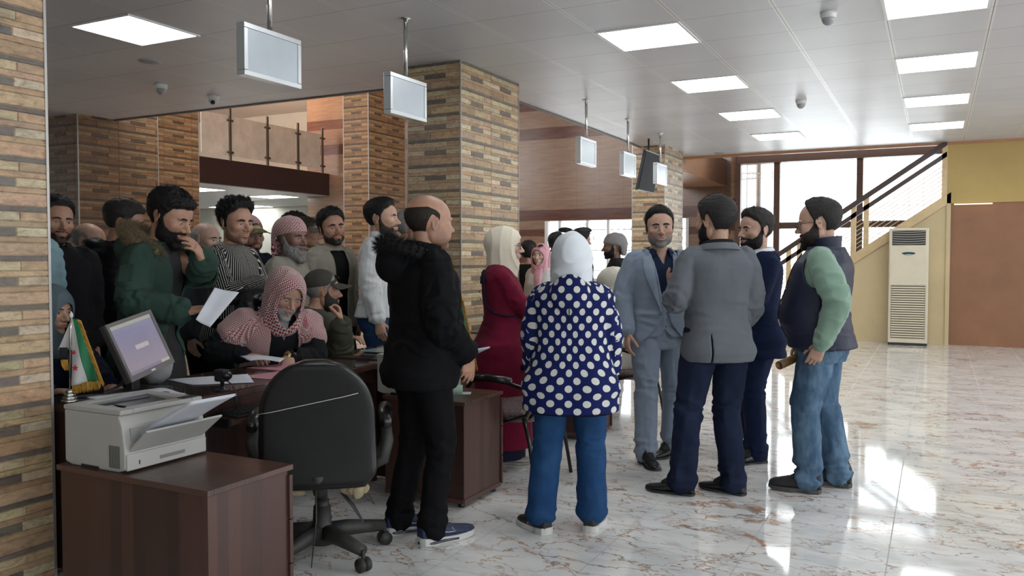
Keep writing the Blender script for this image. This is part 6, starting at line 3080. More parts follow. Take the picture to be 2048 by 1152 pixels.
p.collar(c_blk, .075, .075, .30, 20, .475, thick=.012)
p.trousers(cloth('black_jeans', (.0045, .0045, .0055), .8, .3, 2200, .2), .006, (.98, .98, 1.02), fold=.010, seed=5)
M_navysh = simple('sneaker_navy', (.010, .016, .055), .6, var=.2, bump=.3, bscale=200)
M_whsole = simple('sneaker_sole', (.50, .50, .48), .5, var=.05)
for sd in (1, -1):
    o, base, f, rgt, kk = p.shoe(sd, 'sneaker', (M_navysh, M_whsole), .305)
    mb = MB()
    for side_ in (1, -1):
        q = [base + f * t_ * kk + rgt * side_ * w_ + np.array([0, 0, z_]) for t_, w_, z_ in ((.045, .0440, .078), (.09, .0455, .062), (.13, .0475, .052), (.165, .0490, .050), (.150, .0475, .066), (.148, .0455, .074))]
        mb.tube(q, .0016, 6)
    mb.build('swoosh', simple('white_thread', (.55, .55, .55), .5, var=0), o)
    mb = MB()
    q = [base + f * t_ * kk + rgt * w_ + np.array([0, 0, .014]) for t_, w_ in ((-.001, .0), (.01, .028), (.05, .046), (.12, .0455), (.18, .052))]
    mb.tube(q, .0075, 8)
    q = [base + f * t_ * kk - rgt * w_ + np.array([0, 0, .014]) for t_, w_ in ((-.001, .0), (.01, .028), (.05, .046), (.12, .0455), (.18, .052))]
    mb.tube(q, .0075, 8)
    mb.build('air_cushion', simple('sole_clear_dark', (.04, .045, .07), .12, var=0), o)

# ---- 2 woman in a long dark red coat
c_red = cloth('red_wool', (.135, .007, .026), .9, .4, 2200, .12, sheen=.15, nap=.1)
c_navy = cloth('navy_trim', (.010, .012, .028), .8)
x, y = P_at(1000, 5.75)
p = Person('woman in a long dark red coat and cream headscarf standing in profile', x, y, 100, 1.65, 'f', 1.12, .02, (2, 0), -14, head=(14, 0, 0), skin=SKF,
           arms={'R': dict(to=(.10, .30, 1.02), pole=(.6, -.8, -.4), dir=(-.9, .4, .1), palm=(0, 0, -1)), 'L': dict(to=(-.08, .28, 1.06), pole=(-.6, -.6, -.4), dir=(.9, .3, 0), palm=(0, -.2, -1))},
           voxel=.009)
p.body(dict(jaw=.95, nose=1.05, chin=1.0), (130, 100))
p.eyes(); p.brows(H_dark, .8)
def fcoat(z, a, b, y):
    t_ = float(sstep(.12, -.75, z))
    return max(a, .185) + .05 * t_ if z < -.05 else a, (max(b, .135) + .07 * t_) if z < -.05 else b, y
p.top('coat', c_red, off=.022, hem=-.80, seed=7, amp=.007, fold=.006, fn=fcoat, sl=(1.05, 1.1, 1.1, 1.2))
mb_sk = loft([(np.array([0, 0, z]), np.array([1., 0, 0]), np.array([0, 1., 0]), .215, .185, 2.2) for z in (.035, .08, .16, .24, .3)], 36)
me = fuse([mb_sk], .01, 2)
p.uvmap(me)
link('skirt', me, c_navy, p.root)
hijab(p, cloth('cream_scarf', (.62, .56, .45), .75, .15, 2500, .05, sheen=.3), 3.0, .98, openx=.070, openz=(.056, -.108), folds=.006, back=.006)
glasses(p, size=1.05)
# dark collar panel with buttons at the back, and the piped seam
mb = MB()
mb.grid(lambda u, v: tuple(side_point(p, 128 + 56 * u, .462 - .10 * v, .034)), 10, 10)
mb.build('collar_panel', c_navy, p.root, fix=False, solid=.006)
mb = MB()
for uu in [0]:
    pts = [side_point(p, a_, z_, o_) for a_, z_, o_ in ((128, .455, .036), (126, .39, .036), (128, .32, .036), (130, .26, .037), (124, .20, .040), (112, .165, .042), (95, .145, .044), (75, .14, .046), (60, .14, .044))]
    mb.tube(pts, .0075, 8)
mb.build('piping', c_navy, p.root)
buttons(p, [(.0, .44), (.0, .40), (.05, .30), (.055, .25)], btn((.03, .012, .02), 'button_dark'), .008, .040, True)
std_shoes(p, 'dress', (.30, .28, .26), (.3, .28, .25))

# ---- 3 woman in the polka dot coat
c_dot = cloth('navy_polka', (.008, .014, .085), .8, .3, 2200, .1, pat_dots, sheen=.1, nap=.05)
x, y = P_at(1143, 4.27)
p = Person('woman from behind in a navy coat with white polka dots and white headscarf', x, y, 176, 1.56, 'f', 1.2, .03, (2, 0), 0, head=(6, 0, 0), skin=SKF,
           arms={'R': dict(to=(.21, .16, .88), pole=(.9, -.9, -.2), dir=(-.5, .8, -.2), palm=(-.6, 0, -.8)), 'L': dict(to=(-.22, .14, .84), pole=(-.9, -.9, -.1), dir=(.5, .8, -.3), palm=(.6, 0, -.8))},
           legs={'R': dict(to=(.12, .02, .085), yaw=-12), 'L': dict(to=(-.17, -.06, .085), yaw=42)}, voxel=.0085, headsc=1.15)
p.urad = .215
p.body(dict(), (110, 84))
p.eyes(); p.brows(H_dark, .8)
p.top('coat', c_dot, off=lambda z: .030 + .016 * float(sstep(.3, -.1, z)), hem=-.225, seed=9, amp=.006, fold=.009, extra=hood_shells(p, .088, .05, .030, .462, .20), sl=(1.15, 1.22, 1.25, 1.3), thick=.006)
a_ = loft(p.torso_rings(-.245, -.205, .050, 5), 36)
me = fuse([a_], .008, 1); p.uvmap(me)
link('hem_band', me, cloth('hem_navy', (.007, .009, .03), .8), p.root)
mb = MB()
mb.tube([back_point(p, .0, z, .046 + .012 * (z > .30)) for z in (.42, .37, .31, .27)], .003, 6)
mb.build('hood_seam', c_navy, p.root)
for sd in (1, -1):
    a_ = p.ARM[sd]
    d_ = nrm(a_['W'] - a_['E'])
    V, F = limb([a_['W'] - d_ * .035, a_['W'] + d_ * .03], [.045, .042], 20)
    link('cuff', me_from(V, F), cloth('hem_navy', (.007, .009, .03), .8) if False else bpy.data.materials['hem_navy'], p.root)
hijab(p, cloth('white_scarf', (.66, .70, .74), .8, .12, 2500, .03, sheen=.05), 5.0, 1.03, openx=.050, openz=(.052, -.10), folds=.008, back=.014)
V, F = limb(hood_path(p, .082, .485, .02, .005, -120, 120, 9, .03), [.018] * 9, 14, n=2)
link('inner_collar', me_from(V, F), cloth('cream_collar', (.50, .50, .47), .8), p.root)
glasses(p, True, True, 'sunglasses', lift=1.5)
c_jb = cloth('blue_jeans', (.012, .045, .125), .8, .35, 2400, .15, lambda k, u, v, b: k.mix(k.noise(k.coord(), 5, 4, .6).ramp([(.4, 0.0), (.7, .5)]), b, (.028, .085, .19)))
p.trousers(c_jb, .014, (1.0, 1.12, 1.32), amp=.005, fold=.006, seed=8, cuff=.0, hemz=.040)
M_bsh = simple('sneaker_black', (.012, .012, .012), .6, var=.2, bump=.3, bscale=200)
for sd in (1, -1):
    o, base, f, rgt, kk = p.shoe(sd, 'sneaker', (M_bsh, M_whsole), .275)
    for q_ in range(2):
        mb = MB()
        for side_ in (1, -1):
            q = [base + f * t_ * kk + rgt * side_ * w_ + np.array([0, 0, z_]) for t_, w_, z_ in ((.120 + q_ * .022, .0465, .038), (.105 + q_ * .022, .0455, .062), (.098 + q_ * .022, .036, .088))]
            mb.tube(q, .0035, 6)
        mb.build('stripe', bpy.data.materials['white_thread'], o)

# ---- 4 man in the light blue three-piece suit
c_lb = cloth('light_blue_suit', (.205, .250, .315), .75, .3, 2600, .07, sheen=.15)
x, y = P_at(1318, 5.78)
p = Person('man in a light blue three-piece suit and open navy shirt facing the viewer', x, y, 18, 1.785, 'm', 1.0, .015, (0, 0), 0, head=(12, 0, 2), skin=(.44, .27, .20),
           arms={'R': dict(to=wp(1256, 668, 5.66), world=True, pole=(.8, -.9, 0), dir=(.15, .35, -1), palm=(-1, -.1, 0), curl=(.35, .45, .5, .55)),
                 'L': dict(to=(-.27, .08, .88), pole=(-.6, -1, 0))},
           legs={'R': dict(to=(.12, .12, .085), yaw=4), 'L': dict(to=(-.13, -.10, .085), yaw=-55)}, voxel=.0085)
p.body(dict(jaw=1.05, nose=1.0, chin=1.1, open=.3, eye=1.05), (150, 116))
p.eyes((0, 0)); p.brows(H_black, 1.15)
p.hair('short', .015, H_black, curl=.15, seed=11, front_up=.006, fuzz=3500, flen=.006, fw=.0005, fade=.35, lean=(0, .5, .1))
p.beard(.0022, H_stubg, .9, fuzz=0)
p.top('shirt', cloth('navy_shirt', (.006, .013, .035), .7, .2), off=.004, hem=-.05, seed=12, amp=.003, fold=.003, sleeves=False,
      cut=lambda T, c: (T[:, 1] > 0) & (T[:, 2] > .395) & (np.abs(T[:, 0]) < .004 + (T[:, 2] - .395) * .42))
p.collar(bpy.data.materials['navy_shirt'], .068, .040, .25, 30, .478, thick=.003, fold_over=.040, yo=-.008)
def vcut(T, c):
    x_, y_, z_ = T.T
    return ((y_ > 0) & (z_ > .10) & (np.abs(x_) < (z_ - .10) * .20 + .004)) | ((y_ > 0) & (z_ < -.03) & (np.abs(x_) < (-.03 - z_) * .7))
p.top('waistcoat', c_lb, off=.010, hem=-.085, seed=13, amp=.002, fold=.002, sleeves=False, cut=vcut, thick=.003)
buttons(p, [(-.012, .075), (-.012, .03), (-.012, -.015)], btn((.10, .13, .18), 'button_blue'), .006, .014)
def bcut(T, c):
    x_, y_, z_ = T.T
    w_ = np.where(z_ > .07, .010 + (z_ - .07) * .235, .010 + (.07 - z_) ** 1.6 * 1.9)
    return (y_ > 0) & (np.abs(x_ + .0) < w_ + .012)
p.top('jacket', c_lb, off=.020, hem=-.150, seed=14, amp=.004, fold=.007, cut=bcut, thick=.004)
lapels(p, c_lb, .021, .445, .075, .070, .095, .030, .030)
p.collar(c_lb, .080, .040, .35, 55, .468, thick=.004, fold_over=.045, name='jacket_collar')
buttons(p, [(.034, .065)], btn((.10, .13, .18), 'button_blue'), .008, .026)
mb = MB()
c_ = front_point(p, -.125, .355, .032)
for q_ in range(3):
    a_ = q_ * 2.1
    mb.tube([c_ + np.array([.008 * math.cos(a_), 0, .008 * math.sin(a_)]), c_ + np.array([-.008 * math.cos(a_), .002, -.008 * math.sin(a_)])], .003, 6)
mb.build('lapel_pin', simple('gold_pin', (.55, .38, .06), .3, .7, var=0), p.root)
p.trousers(c_lb, .012, (1.0, 1.02, 1.05), fold=.010, seed=15, cuff=.006)
mb = MB()
mb.grid(lambda u, v: tuple(front_point(p, -.10 + .20 * u, -.015 - .03 * v, .004)), 12, 4)
mb.build('belt', M_black, p.root, fix=False, solid=.003)
std_shoes(p, 'dress')

# ---- 5 man in the grey blazer from behind
c_gb = cloth('grey_blazer', (.118, .130, .146), .85, .35, 2600, .08, sheen=.2, nap=.04)
x, y = P_at(1436, 4.95)
p = Person('man in a grey blazer and dark jeans seen from behind, one hand raised', x, y, -160, 1.80, 'm', .99, .01, (1, 0), 0, head=(-26, 2, 0), skin=SK3,
           arms={'L': dict(to=wp(1350, 588, 5.16), world=True, pole=(-.5, -.6, -1), dir=(-.45, .15, 1), palm=(.9, -.3, .2), curl=(.25, .3, .3, .35), thumb=(.7, .1)),
                 'R': dict(to=(.17, .16, .92), pole=(.25, -1, 0), dir=(-.3, .4, -1), palm=(-1, 0, 0))},
           legs={'L': dict(to=(-.21, -.01, .085), yaw=58, pole=(-.5, 1, 0)), 'R': dict(to=(.09, -.03, .085), yaw=46, pole=(-.3, 1, 0))}, voxel=.0085)
p.body(dict(jaw=1.05), (150, 116))
p.eyes(); p.brows(H_black)
p.hair('short', .016, H_greying, curl=.1, seed=21, fuzz=5000, flen=.008, fw=.0005, fade=.75, lean=(0, -.3, -.5))
p.beard(.008, H_black, 1, length=.006, fuzz=1500, flen=.004)
def backvent(T, c):
    return (T[:, 1] < -.09) & (T[:, 1] > -.22) & (np.abs(T[:, 0] + .085) < .0045) & (T[:, 2] < .015) & (c[:, 0] < -.03) & (c[:, 0] > -.14)
p.top('jacket', c_gb, off=.021, hem=-.160, seed=24, amp=.005, fold=.008, thick=.005, cut=backvent)
p.top('shirt', cloth('black_polo', (.012, .010, .012), .8), off=.004, hem=.2, seed=25, sleeves=False, amp=.001, fold=0)
p.collar(bpy.data.materials['black_polo'], .070, .055, .2, 25, .480, thick=.003, fold_over=.03)
p.collar(c_gb, .082, .048, .30, 50, .468, thick=.005, fold_over=.040, name='jacket_collar')
c_dj = cloth('dark_jeans', (.009, .014, .034), .8, .35, 2400, .15, lambda k, u, v, b: k.mix(k.noise(k.coord(), 6, 4, .6).ramp([(.45, 0.0), (.7, .35)]), b, (.02, .033, .07)))
p.trousers(c_dj, .012, (1.02, 1.05, 1.12), fold=.010, seed=25, cuff=.008)
std_shoes(p, 'dress')

# ---- 6 man in the navy suit
c_ns = cloth('navy_suit', (.008, .014, .042), .8, .3, 2600, .1, sheen=.1)
x, y = P_at(1517, 5.78)
p = Person('bearded man in a navy suit with grey temples standing behind the grey blazer', x, y, -68, 1.765, 'm', 1.05, .01, (0, 0), 0, head=(-14, 0, 0), skin=(.42, .26, .19),
           arms={'R': dict(to=(.03, .26, 1.05), pole=(.8, -.5, -.6), dir=(-1, .1, 0)), 'L': dict(to=(-.02, .27, 1.00), pole=(-.8, -.6, -.6), dir=(1, .1, 0))},
           legs={'R': dict(to=(.14, -.04, .085), yaw=-14), 'L': dict(to=(-.10, .04, .085), yaw=12)}, voxel=.009)
p.body(dict(jaw=1.02, nose=1.1), (140, 108))
p.eyes((-6, 0)); p.brows(H_black, 1.3)
p.hair('short', .018, H_greying, curl=.25, seed=31, front_up=.012, fuzz=4000, flen=.007, fw=.0005, fade=.25)
p.beard(.008, H_black, 1, length=.008, fuzz=1500, flen=.004)
def bc2(T, c):
    x_, y_, z_ = T.T
    return (y_ > 0) & (np.abs(x_) < np.where(z_ > .1, .01 + (z_ - .10) * .2, .01))
p.top('shirt', cloth('white_shirt', (.62, .64, .68), .7), off=.004, hem=.0, seed=32, sleeves=False, amp=.001, fold=0)
p.collar(bpy.data.materials['white_shirt'], .068, .055, .2, 16, .478, thick=.003, fold_over=.03)
p.top('jacket', c_ns, off=.020, hem=-.215, seed=34, amp=.004, fold=.008, cut=bc2)
p.collar(c_ns, .080, .040, .35, 55, .468, thick=.004, fold_over=.04, name='jacket_collar')
lapels(p, c_ns, .021, .44, .10, .065, .085, .02, .02)
p.trousers(c_ns, .012, fold=.009, seed=35)
std_shoes(p, 'dress')

# ---- 7 man in the padded vest
c_vest = cloth('padded_navy', (.007, .011, .032), .55, .15, 1500, .12, spec=.4)
c_mint = cloth('mint_knit', (.20, .30, .235), .9, .6, 1200, .08, pat_knitcol(.30, .010), sheen=.3, nap=.15)
x, y = P_at(1645, 5.04)
p = Person('bearded man in glasses with a navy padded vest over a mint green sweater', x, y, -93, 1.79, 'm', 1.14, .075, (-1, 0), -6, head=(4, 6, 0), skin=(.45, .28, .21),
           arms={'L': dict(to=wp(1642, 690, 4.80), world=True, pole=(-.5, -1, 0), dir=(.1, .45, -1), palm=(1, 0, 0), curl=(.4, .5, .5, .6)),
                 'R': dict(to=wp(1607, 690, 5.22), world=True, pole=(.5, -1, 0), dir=(-.1, .3, -1), palm=(-.9, 0, 0), curl=(.9, 1.0, 1.0, 1.0), thumb=(.5, .8))},
           legs={'L': dict(to=(-.11, .06, .085), yaw=0), 'R': dict(to=(.10, -.10, .085), yaw=-6)}, voxel=.0085)
p.body(dict(jaw=1.06, nose=1.15, fat=.008, chin=.9), (150, 116))
p.eyes((0, -6)); p.brows(H_dark, 1.1)
p.hair('receding', .014, H_greying, curl=.2, seed=41, front_up=.006, fuzz=4000, flen=.006, fw=.0005, fade=.45, lean=(0, .3, 0))
p.beard(.009, H_dark, 1, length=.010, fuzz=1800, flen=.005)
glasses(p, size=.95)
p.top('sweater', c_mint, off=.016, hem=-.05, seed=42, amp=.005, fold=.008, sl=(1.05, 1.05, 1.05, 1.1), cuff=.0)
p.top('vest', c_vest, off=.036, hem=-.085, seed=43, sleeves=False, amp=.005, fold=.004, quilt=.004, qp=.16, thick=.012,
      cut=lambda T, c: (np.abs(T[:, 0]) > .165) & (((T[:, 1] + .005) / .080) ** 2 + ((T[:, 2] - .375) / .115) ** 2 < 1))
p.collar(c_vest, .078, .095, .25, 14, .470, thick=.012, name='collar')
for sd in (-1, 1):
    a_ = p.ARM[sd]
    d_ = nrm(a_['W'] - a_['E'])
    V, F = limb([a_['W'] - d_ * .05, a_['W'] + d_ * .012], [.047, .043], 22)
    link('cuff', me_from(V, F), c_mint, p.root)
mb = MB()
for z in np.linspace(-.06, .52, 2):
    pass
mb.tube([front_point(p, .0, z, .050) for z in np.linspace(-.07, .46, 20)], .0035, 6)
mb.build('zip', simple('zip_dark', (.02, .02, .022), .3, .6, var=0), p.root)
def chest_text(p, txt, x0, z0, off, size, mat, flip=-1):
    """small embroidered lettering lying on the chest"""
    cu = bpy.data.curves.new('lettering', 'FONT')
    cu.body = txt
    cu.size = size
    cu.extrude = .0006
    o_ = bpy.data.objects.new('lettering', cu)
    COL.objects.link(o_)
    dg = bpy.context.evaluated_depsgraph_get()
    dg.update()
    me = bpy.data.meshes.new_from_object(o_.evaluated_get(dg))
    bpy.data.objects.remove(o_)
    V = verts(me)
    out = []
    for v in V:
        q = front_point(p, x0 - v[0], z0 + v[1], off + v[2])
        out.append(q)
    set_verts(me, np.array(out))
    return link('lettering', me, mat, p.root)
chest_text(p, 'eviden', -.070, .300, .054, .022, simple('thread_white', (.55, .56, .58), .6, var=0))
mb = MB()
mb.tube([front_point(p, -.06 - .09 * q_, .262 - .008 * q_, .049) for q_ in np.linspace(0, 1, 8)], .0022, 6)
mb.build('pocket_zip', bpy.data.materials['mark_silver'], p.root)
mb = MB()
mb.tube([front_point(p, -.12, z, .051) for z in (.075, .055, .035)], .004, 6)
mb.build('zip_pull', bpy.data.materials['mark_silver'], p.root)
c_lj = cloth('washed_jeans', (.050, .095, .155), .8, .35, 2400, .12, pat_denim)
p.trousers(c_lj, .014, (1.05, 1.05, 1.10), fold=.010, seed=45, cuff=.008)
std_shoes(p, 'boot', (.018, .018, .021), (.06, .055, .05), .7)
# rolled sheet in his hand
hp = Vector(wp(1600, 712, 5.22))
t = thing('rolled_paper', 'brown rolled paper tube held low by the man in the vest', 'paper roll', tuple(hp))
dv = (Vector(wp(1558, 731, 5.10)) - hp)
mb = MB()
mb.tube([dv * 1.0, dv * -.55], .026, 20, cap=False)
mb.tube([dv * .99, dv * -.55], .021, 20, cap=False)
mb.build('tube', simple('brown_paper', (.26, .14, .05), .5, var=.15), t, fix=False, solid=.0015)

# ---- 8 man in the green fur-hooded parka
c_green = cloth('green_parka', (.030, .058, .046), .8, .3, 1800, .12, sheen=.1)
c_thobe = cloth('dark_thobe', (.030, .030, .032), .8)
x, y = P_at(296, 4.62)
p = Person('man in a green fur-hooded parka holding a sheet and covering his mouth', x, y, 62, 1.83, 'm', .96, .0, (11, 0), 0, head=(8, 22, 0), skin=SK1,
           arms={'R': dict(to=wp(370, 622, 4.34), world=True, pole=(.5, -.8, -.6), dir=(-.25, 1, .12), palm=(-.3, .1, -.9), curl=(.25, .3, .4, .45), thumb=(.35, .35)),
                 'L': dict(to=wp(408, 520, 4.42), world=True, pole=(-.6, .3, -1), dir=(.75, -.25, .9), palm=(.3, -1, 0), curl=(.35, .35, .38, .42), thumb=(.3, .4))},
           voxel=.0085)
p.body(dict(jaw=.98, nose=1.2, long=1.05, cheek=1.2), (150, 116))
p.eyes((0, 18)); p.brows(H_black, 1.1)
p.hair('full', .020, H_black, curl=.4, seed=51, fuzz=4500, flen=.008, fw=.0005, fade=.5)
p.beard(.009, H_black, 1, length=.008, fuzz=2500, flen=.006)
p.top('thobe', c_thobe, off=.012, hem=-.80, seed=52, sleeves=False, amp=.006, fold=.005, fn=fcoat)
p.collar(c_thobe, .064, .04, .1, 20, .48)
def pcut(T, c):
    x_, y_, z_ = T.T
    return (y_ > 0) & (np.abs(x_) < np.where(z_ > .1, .05 + (z_ - .10) * .10, .05 + (.1 - z_) * .18)) & (z_ < .50)
p.top('parka', c_green, off=.028, hem=-.33, seed=53, amp=.008, fold=.012, cut=pcut, extra=hood_shells(p, .105, .08, .042, .468, .16), thick=.010, sl=(1.05, 1.1, 1.1, 1.2))
fur_ring(p, hood_path(p, .140, .500, .050, .03, -140, 140, 17, .06), hair_mat('fur_beige', (.20, .155, .09)), 15000, .032, .032, 6)
for sx in (1,):
    a_ = p.ARM[1]
    mb = MB()
    c_ = a_['S'] * .45 + a_['E'] * .55
    d_ = nrm(a_['E'] - a_['S'])
    out_ = nrm(np.cross(d_, [0, 1, .1])) * 1.0
    if out_[0] < 0:
        out_ = -out_
    e_ = np.cross(d_, out_)
    vs_ = [c_ + out_ * .088 + e_ * (sa * .035) + d_ * (sb * .045) for sa, sb in ((-1, -1), (1, -1), (1, 1), (-1, 1))]
    mb.add(vs_, [(0, 1, 2, 3)])
    mb.build('sleeve_pocket', c_green, p.root, fix=False, solid=.006)
p.trousers(c_thobe, .01)
std_shoes(p)
# paper he holds
hp = Vector(wp(420, 612, 4.30))
t = thing('letter', 'folded white sheet held up by the man in the green parka', 'paper', tuple(hp))
mb = MB()
A, B, C_, D_ = (Vector(wp(*q)) - hp for q in ((392, 638, 4.24), (430, 574, 4.36), (478, 585, 4.40), (420, 655, 4.26)))
def fpap(u, v):
    q = A.lerp(B, u).lerp(D_.lerp(C_, u), v)
    nn = (B - A).cross(D_ - A).normalized()
    return tuple(q + nn * (.010 * abs(((u * 2) % 1) - .5) + .006 * math.sin(v * 5)))
mb.grid(fpap, 16, 16)
mb.build('sheet', M_paper, t, fix=False, solid=.0006)

# ---- 9 young man in the striped shirt
c_str = cloth('striped_shirt', (.010, .010, .012), .75, .2, 2400, .1, pat_stripes)
x, y = P_at(462, 5.72)
p = Person('young man in a black shirt with white stripes carrying a leather jacket', x, y, 52, 1.82, 'm', 1.0, 0, (2, 0), 0, head=(14, 4, 0), skin=SK1, headsc=1.17,
           arms={'R': dict(to=(.05, .30, 1.20), pole=(.7, -.6, -.6), dir=(-.6, .7, .1), palm=(0, -.2, -1), curl=(.5, .55, .6, .6)), 'L': dict(to=(-.06, .30, 1.10), pole=(-.7, -.5, -.6), dir=(.6, .6, 0), palm=(0, 0, 1), curl=(.4, .5, .5, .5))})
p.body(dict(nose=1.05, lip=1.3), (130, 100))
p.eyes((6, 0)); p.brows(H_black, 1.3)
p.hair('short', .030, H_black, curl=.5, seed=61, fuzz=3500, flen=.012, fw=.0006, fade=.12, front_up=.014)
p.beard(.0012, H_stubl, .6, fuzz=0)
p.top('shirt', c_str, off=.014, hem=-.14, seed=62, amp=.005, fold=.008)
p.collar(c_str, .066, .04, .3, 35, .478, fold_over=.04)
p.trousers(c_blk, .01)
std_shoes(p)
hp = p.root.matrix_basis @ Vector((.02, .30, 1.10))
V, F = limb([(0, 0, 0), (.0, .02, -.12), (0, .0, -.30), (0, -.02, -.42)], [.07, .11, .12, .09], 28, n=5)
me = fuse([(V, F), limb([(-.14, 0, 0), (0, .03, .03), (.14, 0, 0)], [.045, .06, .045], 20)], .010, 2)
VV = verts(me); set_verts(me, VV + normals(me) * (.022 * fbm(VV * 12, 3, 2))[:, None])
leather = simple('black_leather', (.010, .010, .012), .25, var=.1, bump=.2, bscale=60)
t = link('leather_jacket', me, leather, None)
t.location = Vector(wp(498, 598, 5.35)); t.rotation_euler = (0, 0, R(30))
tag(t, 'black leather jacket folded over the forearm of the man in stripes', 'jacket')

# ---- 10 seated old man in the red and white scarf
M_kef = cloth('red_check_scarf', (.50, .44, .43), .8, .25, 2000, .04, pat_keffiyeh(1.15), sheen=.2)
M_kef2 = cloth('red_fine_scarf', (.50, .44, .43), .8, .25, 2000, .04, pat_keffiyeh(.8), sheen=.2)
x, y = P_at(543, 5.38)
p = Person('white-bearded old man seated at the desk in a red and white checked scarf', x, y, 18, 1.76, 'm', 1.08, .03, (20, -2), 0, hip=.575, head=(-4, 24, -8), skin=(.46, .27, .20), headsc=1.16,
           arms={'R': dict(to=wp(494, 712, 5.06), world=True, pole=(1, -.3, -.6), dir=(-.45, .85, -.05), palm=(-.2, 0, -1), curl=(.3, .35, .4, .45), thumb=(.5, .3)),
                 'L': dict(to=wp(578, 712, 5.06), world=True, pole=(-1, -.3, -.6), dir=(.35, .75, -.5), palm=(0, -.2, -1), curl=(.45, .5, .5, .5))},
           legs={'R': dict(to=(.13, .28, .085)), 'L': dict(to=(-.13, .28, .085))}, voxel=.009)
p.body(dict(nose=1.2, long=1.03, cheek=1.2, open=.1), (150, 116))
p.eyes((-10, 22)); p.brows(H_grey, 1.1)
p.beard(.004, H_white, 1, length=.004, fuzz=1500, flen=.004)
p.top('jacket', cloth('black_jacket', (.010, .011, .013), .8), off=.020, hem=-.10, seed=72, amp=.006, fold=.010,
      cut=lambda T, c: (T[:, 1] > 0) & (T[:, 2] > .36) & (np.abs(T[:, 0]) < (T[:, 2] - .36) * .35))
p.top('undershirt', cloth('white_vest', (.55, .55, .52), .8), off=.004, hem=.2, seed=73, sleeves=False, amp=.001, fold=0)
p.collar(bpy.data.materials['black_jacket'], .074, .045, .3, 35, .475, fold_over=.04)
hijab(p, M_kef, 7.0, 1.05, openx=.062, openz=(.078, -.150), folds=.008, back=.02, name='headscarf')
def shawl(T, c):
    x_, y_, z_ = T.T
    return ((y_ > -.02) & (np.abs(x_) < .085 + np.maximum(0, .42 - z_) * .06)) | (z_ < .12 + .10 * np.cos(x_ * 14)) & (y_ > 0) | (z_ < .16) & (y_ <= 0)
p.top('shawl', M_kef2, off=.038, hem=.05, seed=74, sleeves=False, amp=.007, fold=.006, thick=.004, cut=shawl,
      extra=[limb([p.ARM[sd]['S'], p.ARM[sd]['S'] * .45 + p.ARM[sd]['E'] * .55], [.105, .100], 22) for sd in (1, -1)])
p.trousers(c_blk, .012)
std_shoes(p)
a_ = p.ARM[-1]
d_ = nrm(a_['W'] - a_['E'])
V, F = limb([a_['W'] - d_ * .004, a_['W'] + d_ * .010], [.032, .032], 24)
link('watch', me_from(V, F), simple('gold_watch', (.50, .38, .15), .25, .9, var=0), p.root)
hp = Vector(wp(530, 716, 5.0))
t = thing('document', 'white sheet held in the hands of the seated old man', 'paper', tuple(hp))
mb = MB()
A, B, C_, D_ = (Vector(wp(*q)) - hp for q in ((480, 712, 5.0), (570, 714, 5.0), (560, 722, 4.86), (500, 722, 4.86)))
mb.grid(lambda u, v: tuple(A.lerp(B, u).lerp(D_.lerp(C_, u), v) + Vector((0, 0, .008 * math.sin(u * 4)))), 14, 8)
mb.build('sheet', M_paper, t, fix=False, solid=.0006)

# ---- 11 seated man in the dark cap
c_ol = cloth('olive_jacket', (.050, .052, .036), .8, .3, 1800, .12)
x, y = P_at(596, 5.85)
p = Person('seated man in a dark cap and olive jacket resting his chin on his hand', x, y, 102, 1.78, 'm', 1.12, .02, (20, 0), 0, hip=.545, head=(0, 0, 0), skin=SK1,
           arms={'R': dict(to=wp(682, 642, 5.52), world=True, pole=(.2, .3, -1), dir=(-.3, -.10, 1), palm=(-.2, -1, 0), curl=(.9, 1.0, 1.0, 1.0), thumb=(.4, .6)),
                 'L': dict(to=(-.10, .38, .80), pole=(-.6, -.3, -.8), dir=(.8, .5, 0), palm=(0, 0, -1))},
           legs={'R': dict(to=(.13, .28, .085)), 'L': dict(to=(-.13, .28, .085))}, voxel=.009)
p.body(dict(nose=1.1, jaw=1.02), (130, 100))
p.eyes(); p.brows(H_dark)
p.hair('short', .008, H_grey, seed=81, fuzz=1500, flen=.004, fw=.0005, fade=.8)
p.beard(.008, H_greying, 1, length=.008, fuzz=1500, flen=.004)
p.top('jacket', c_ol, off=.030, hem=-.10, seed=82, amp=.007, fold=.011, extra=hood_shells(p, .095, .05, .032, .468, .14), sl=(1.05, 1.08, 1.08, 1.1))
cap_hat(p, cloth('faded_cap', (.055, .050, .042), .85, .3), True, 2, high=.006)
glasses(p, True, True, 'sunglasses')
p.trousers(c_blk, .012)
std_shoes(p)
mb = MB()
a_ = p.ARM[1]
c_ = a_['S'] * .5 + a_['E'] * .5
d_ = nrm(a_['E'] - a_['S'])
for q_ in range(3):
    mb.tube([c_ + np.array([.082, .01, 0]) + d_ * (q_ * .022 - .02), c_ + np.array([.080, .03, .01]) + d_ * (q_ * .022 - .01)], .004, 5)
mb.build('sleeve_badge', simple('yellow_thread', (.45, .38, .03), .6, var=0), p.root)

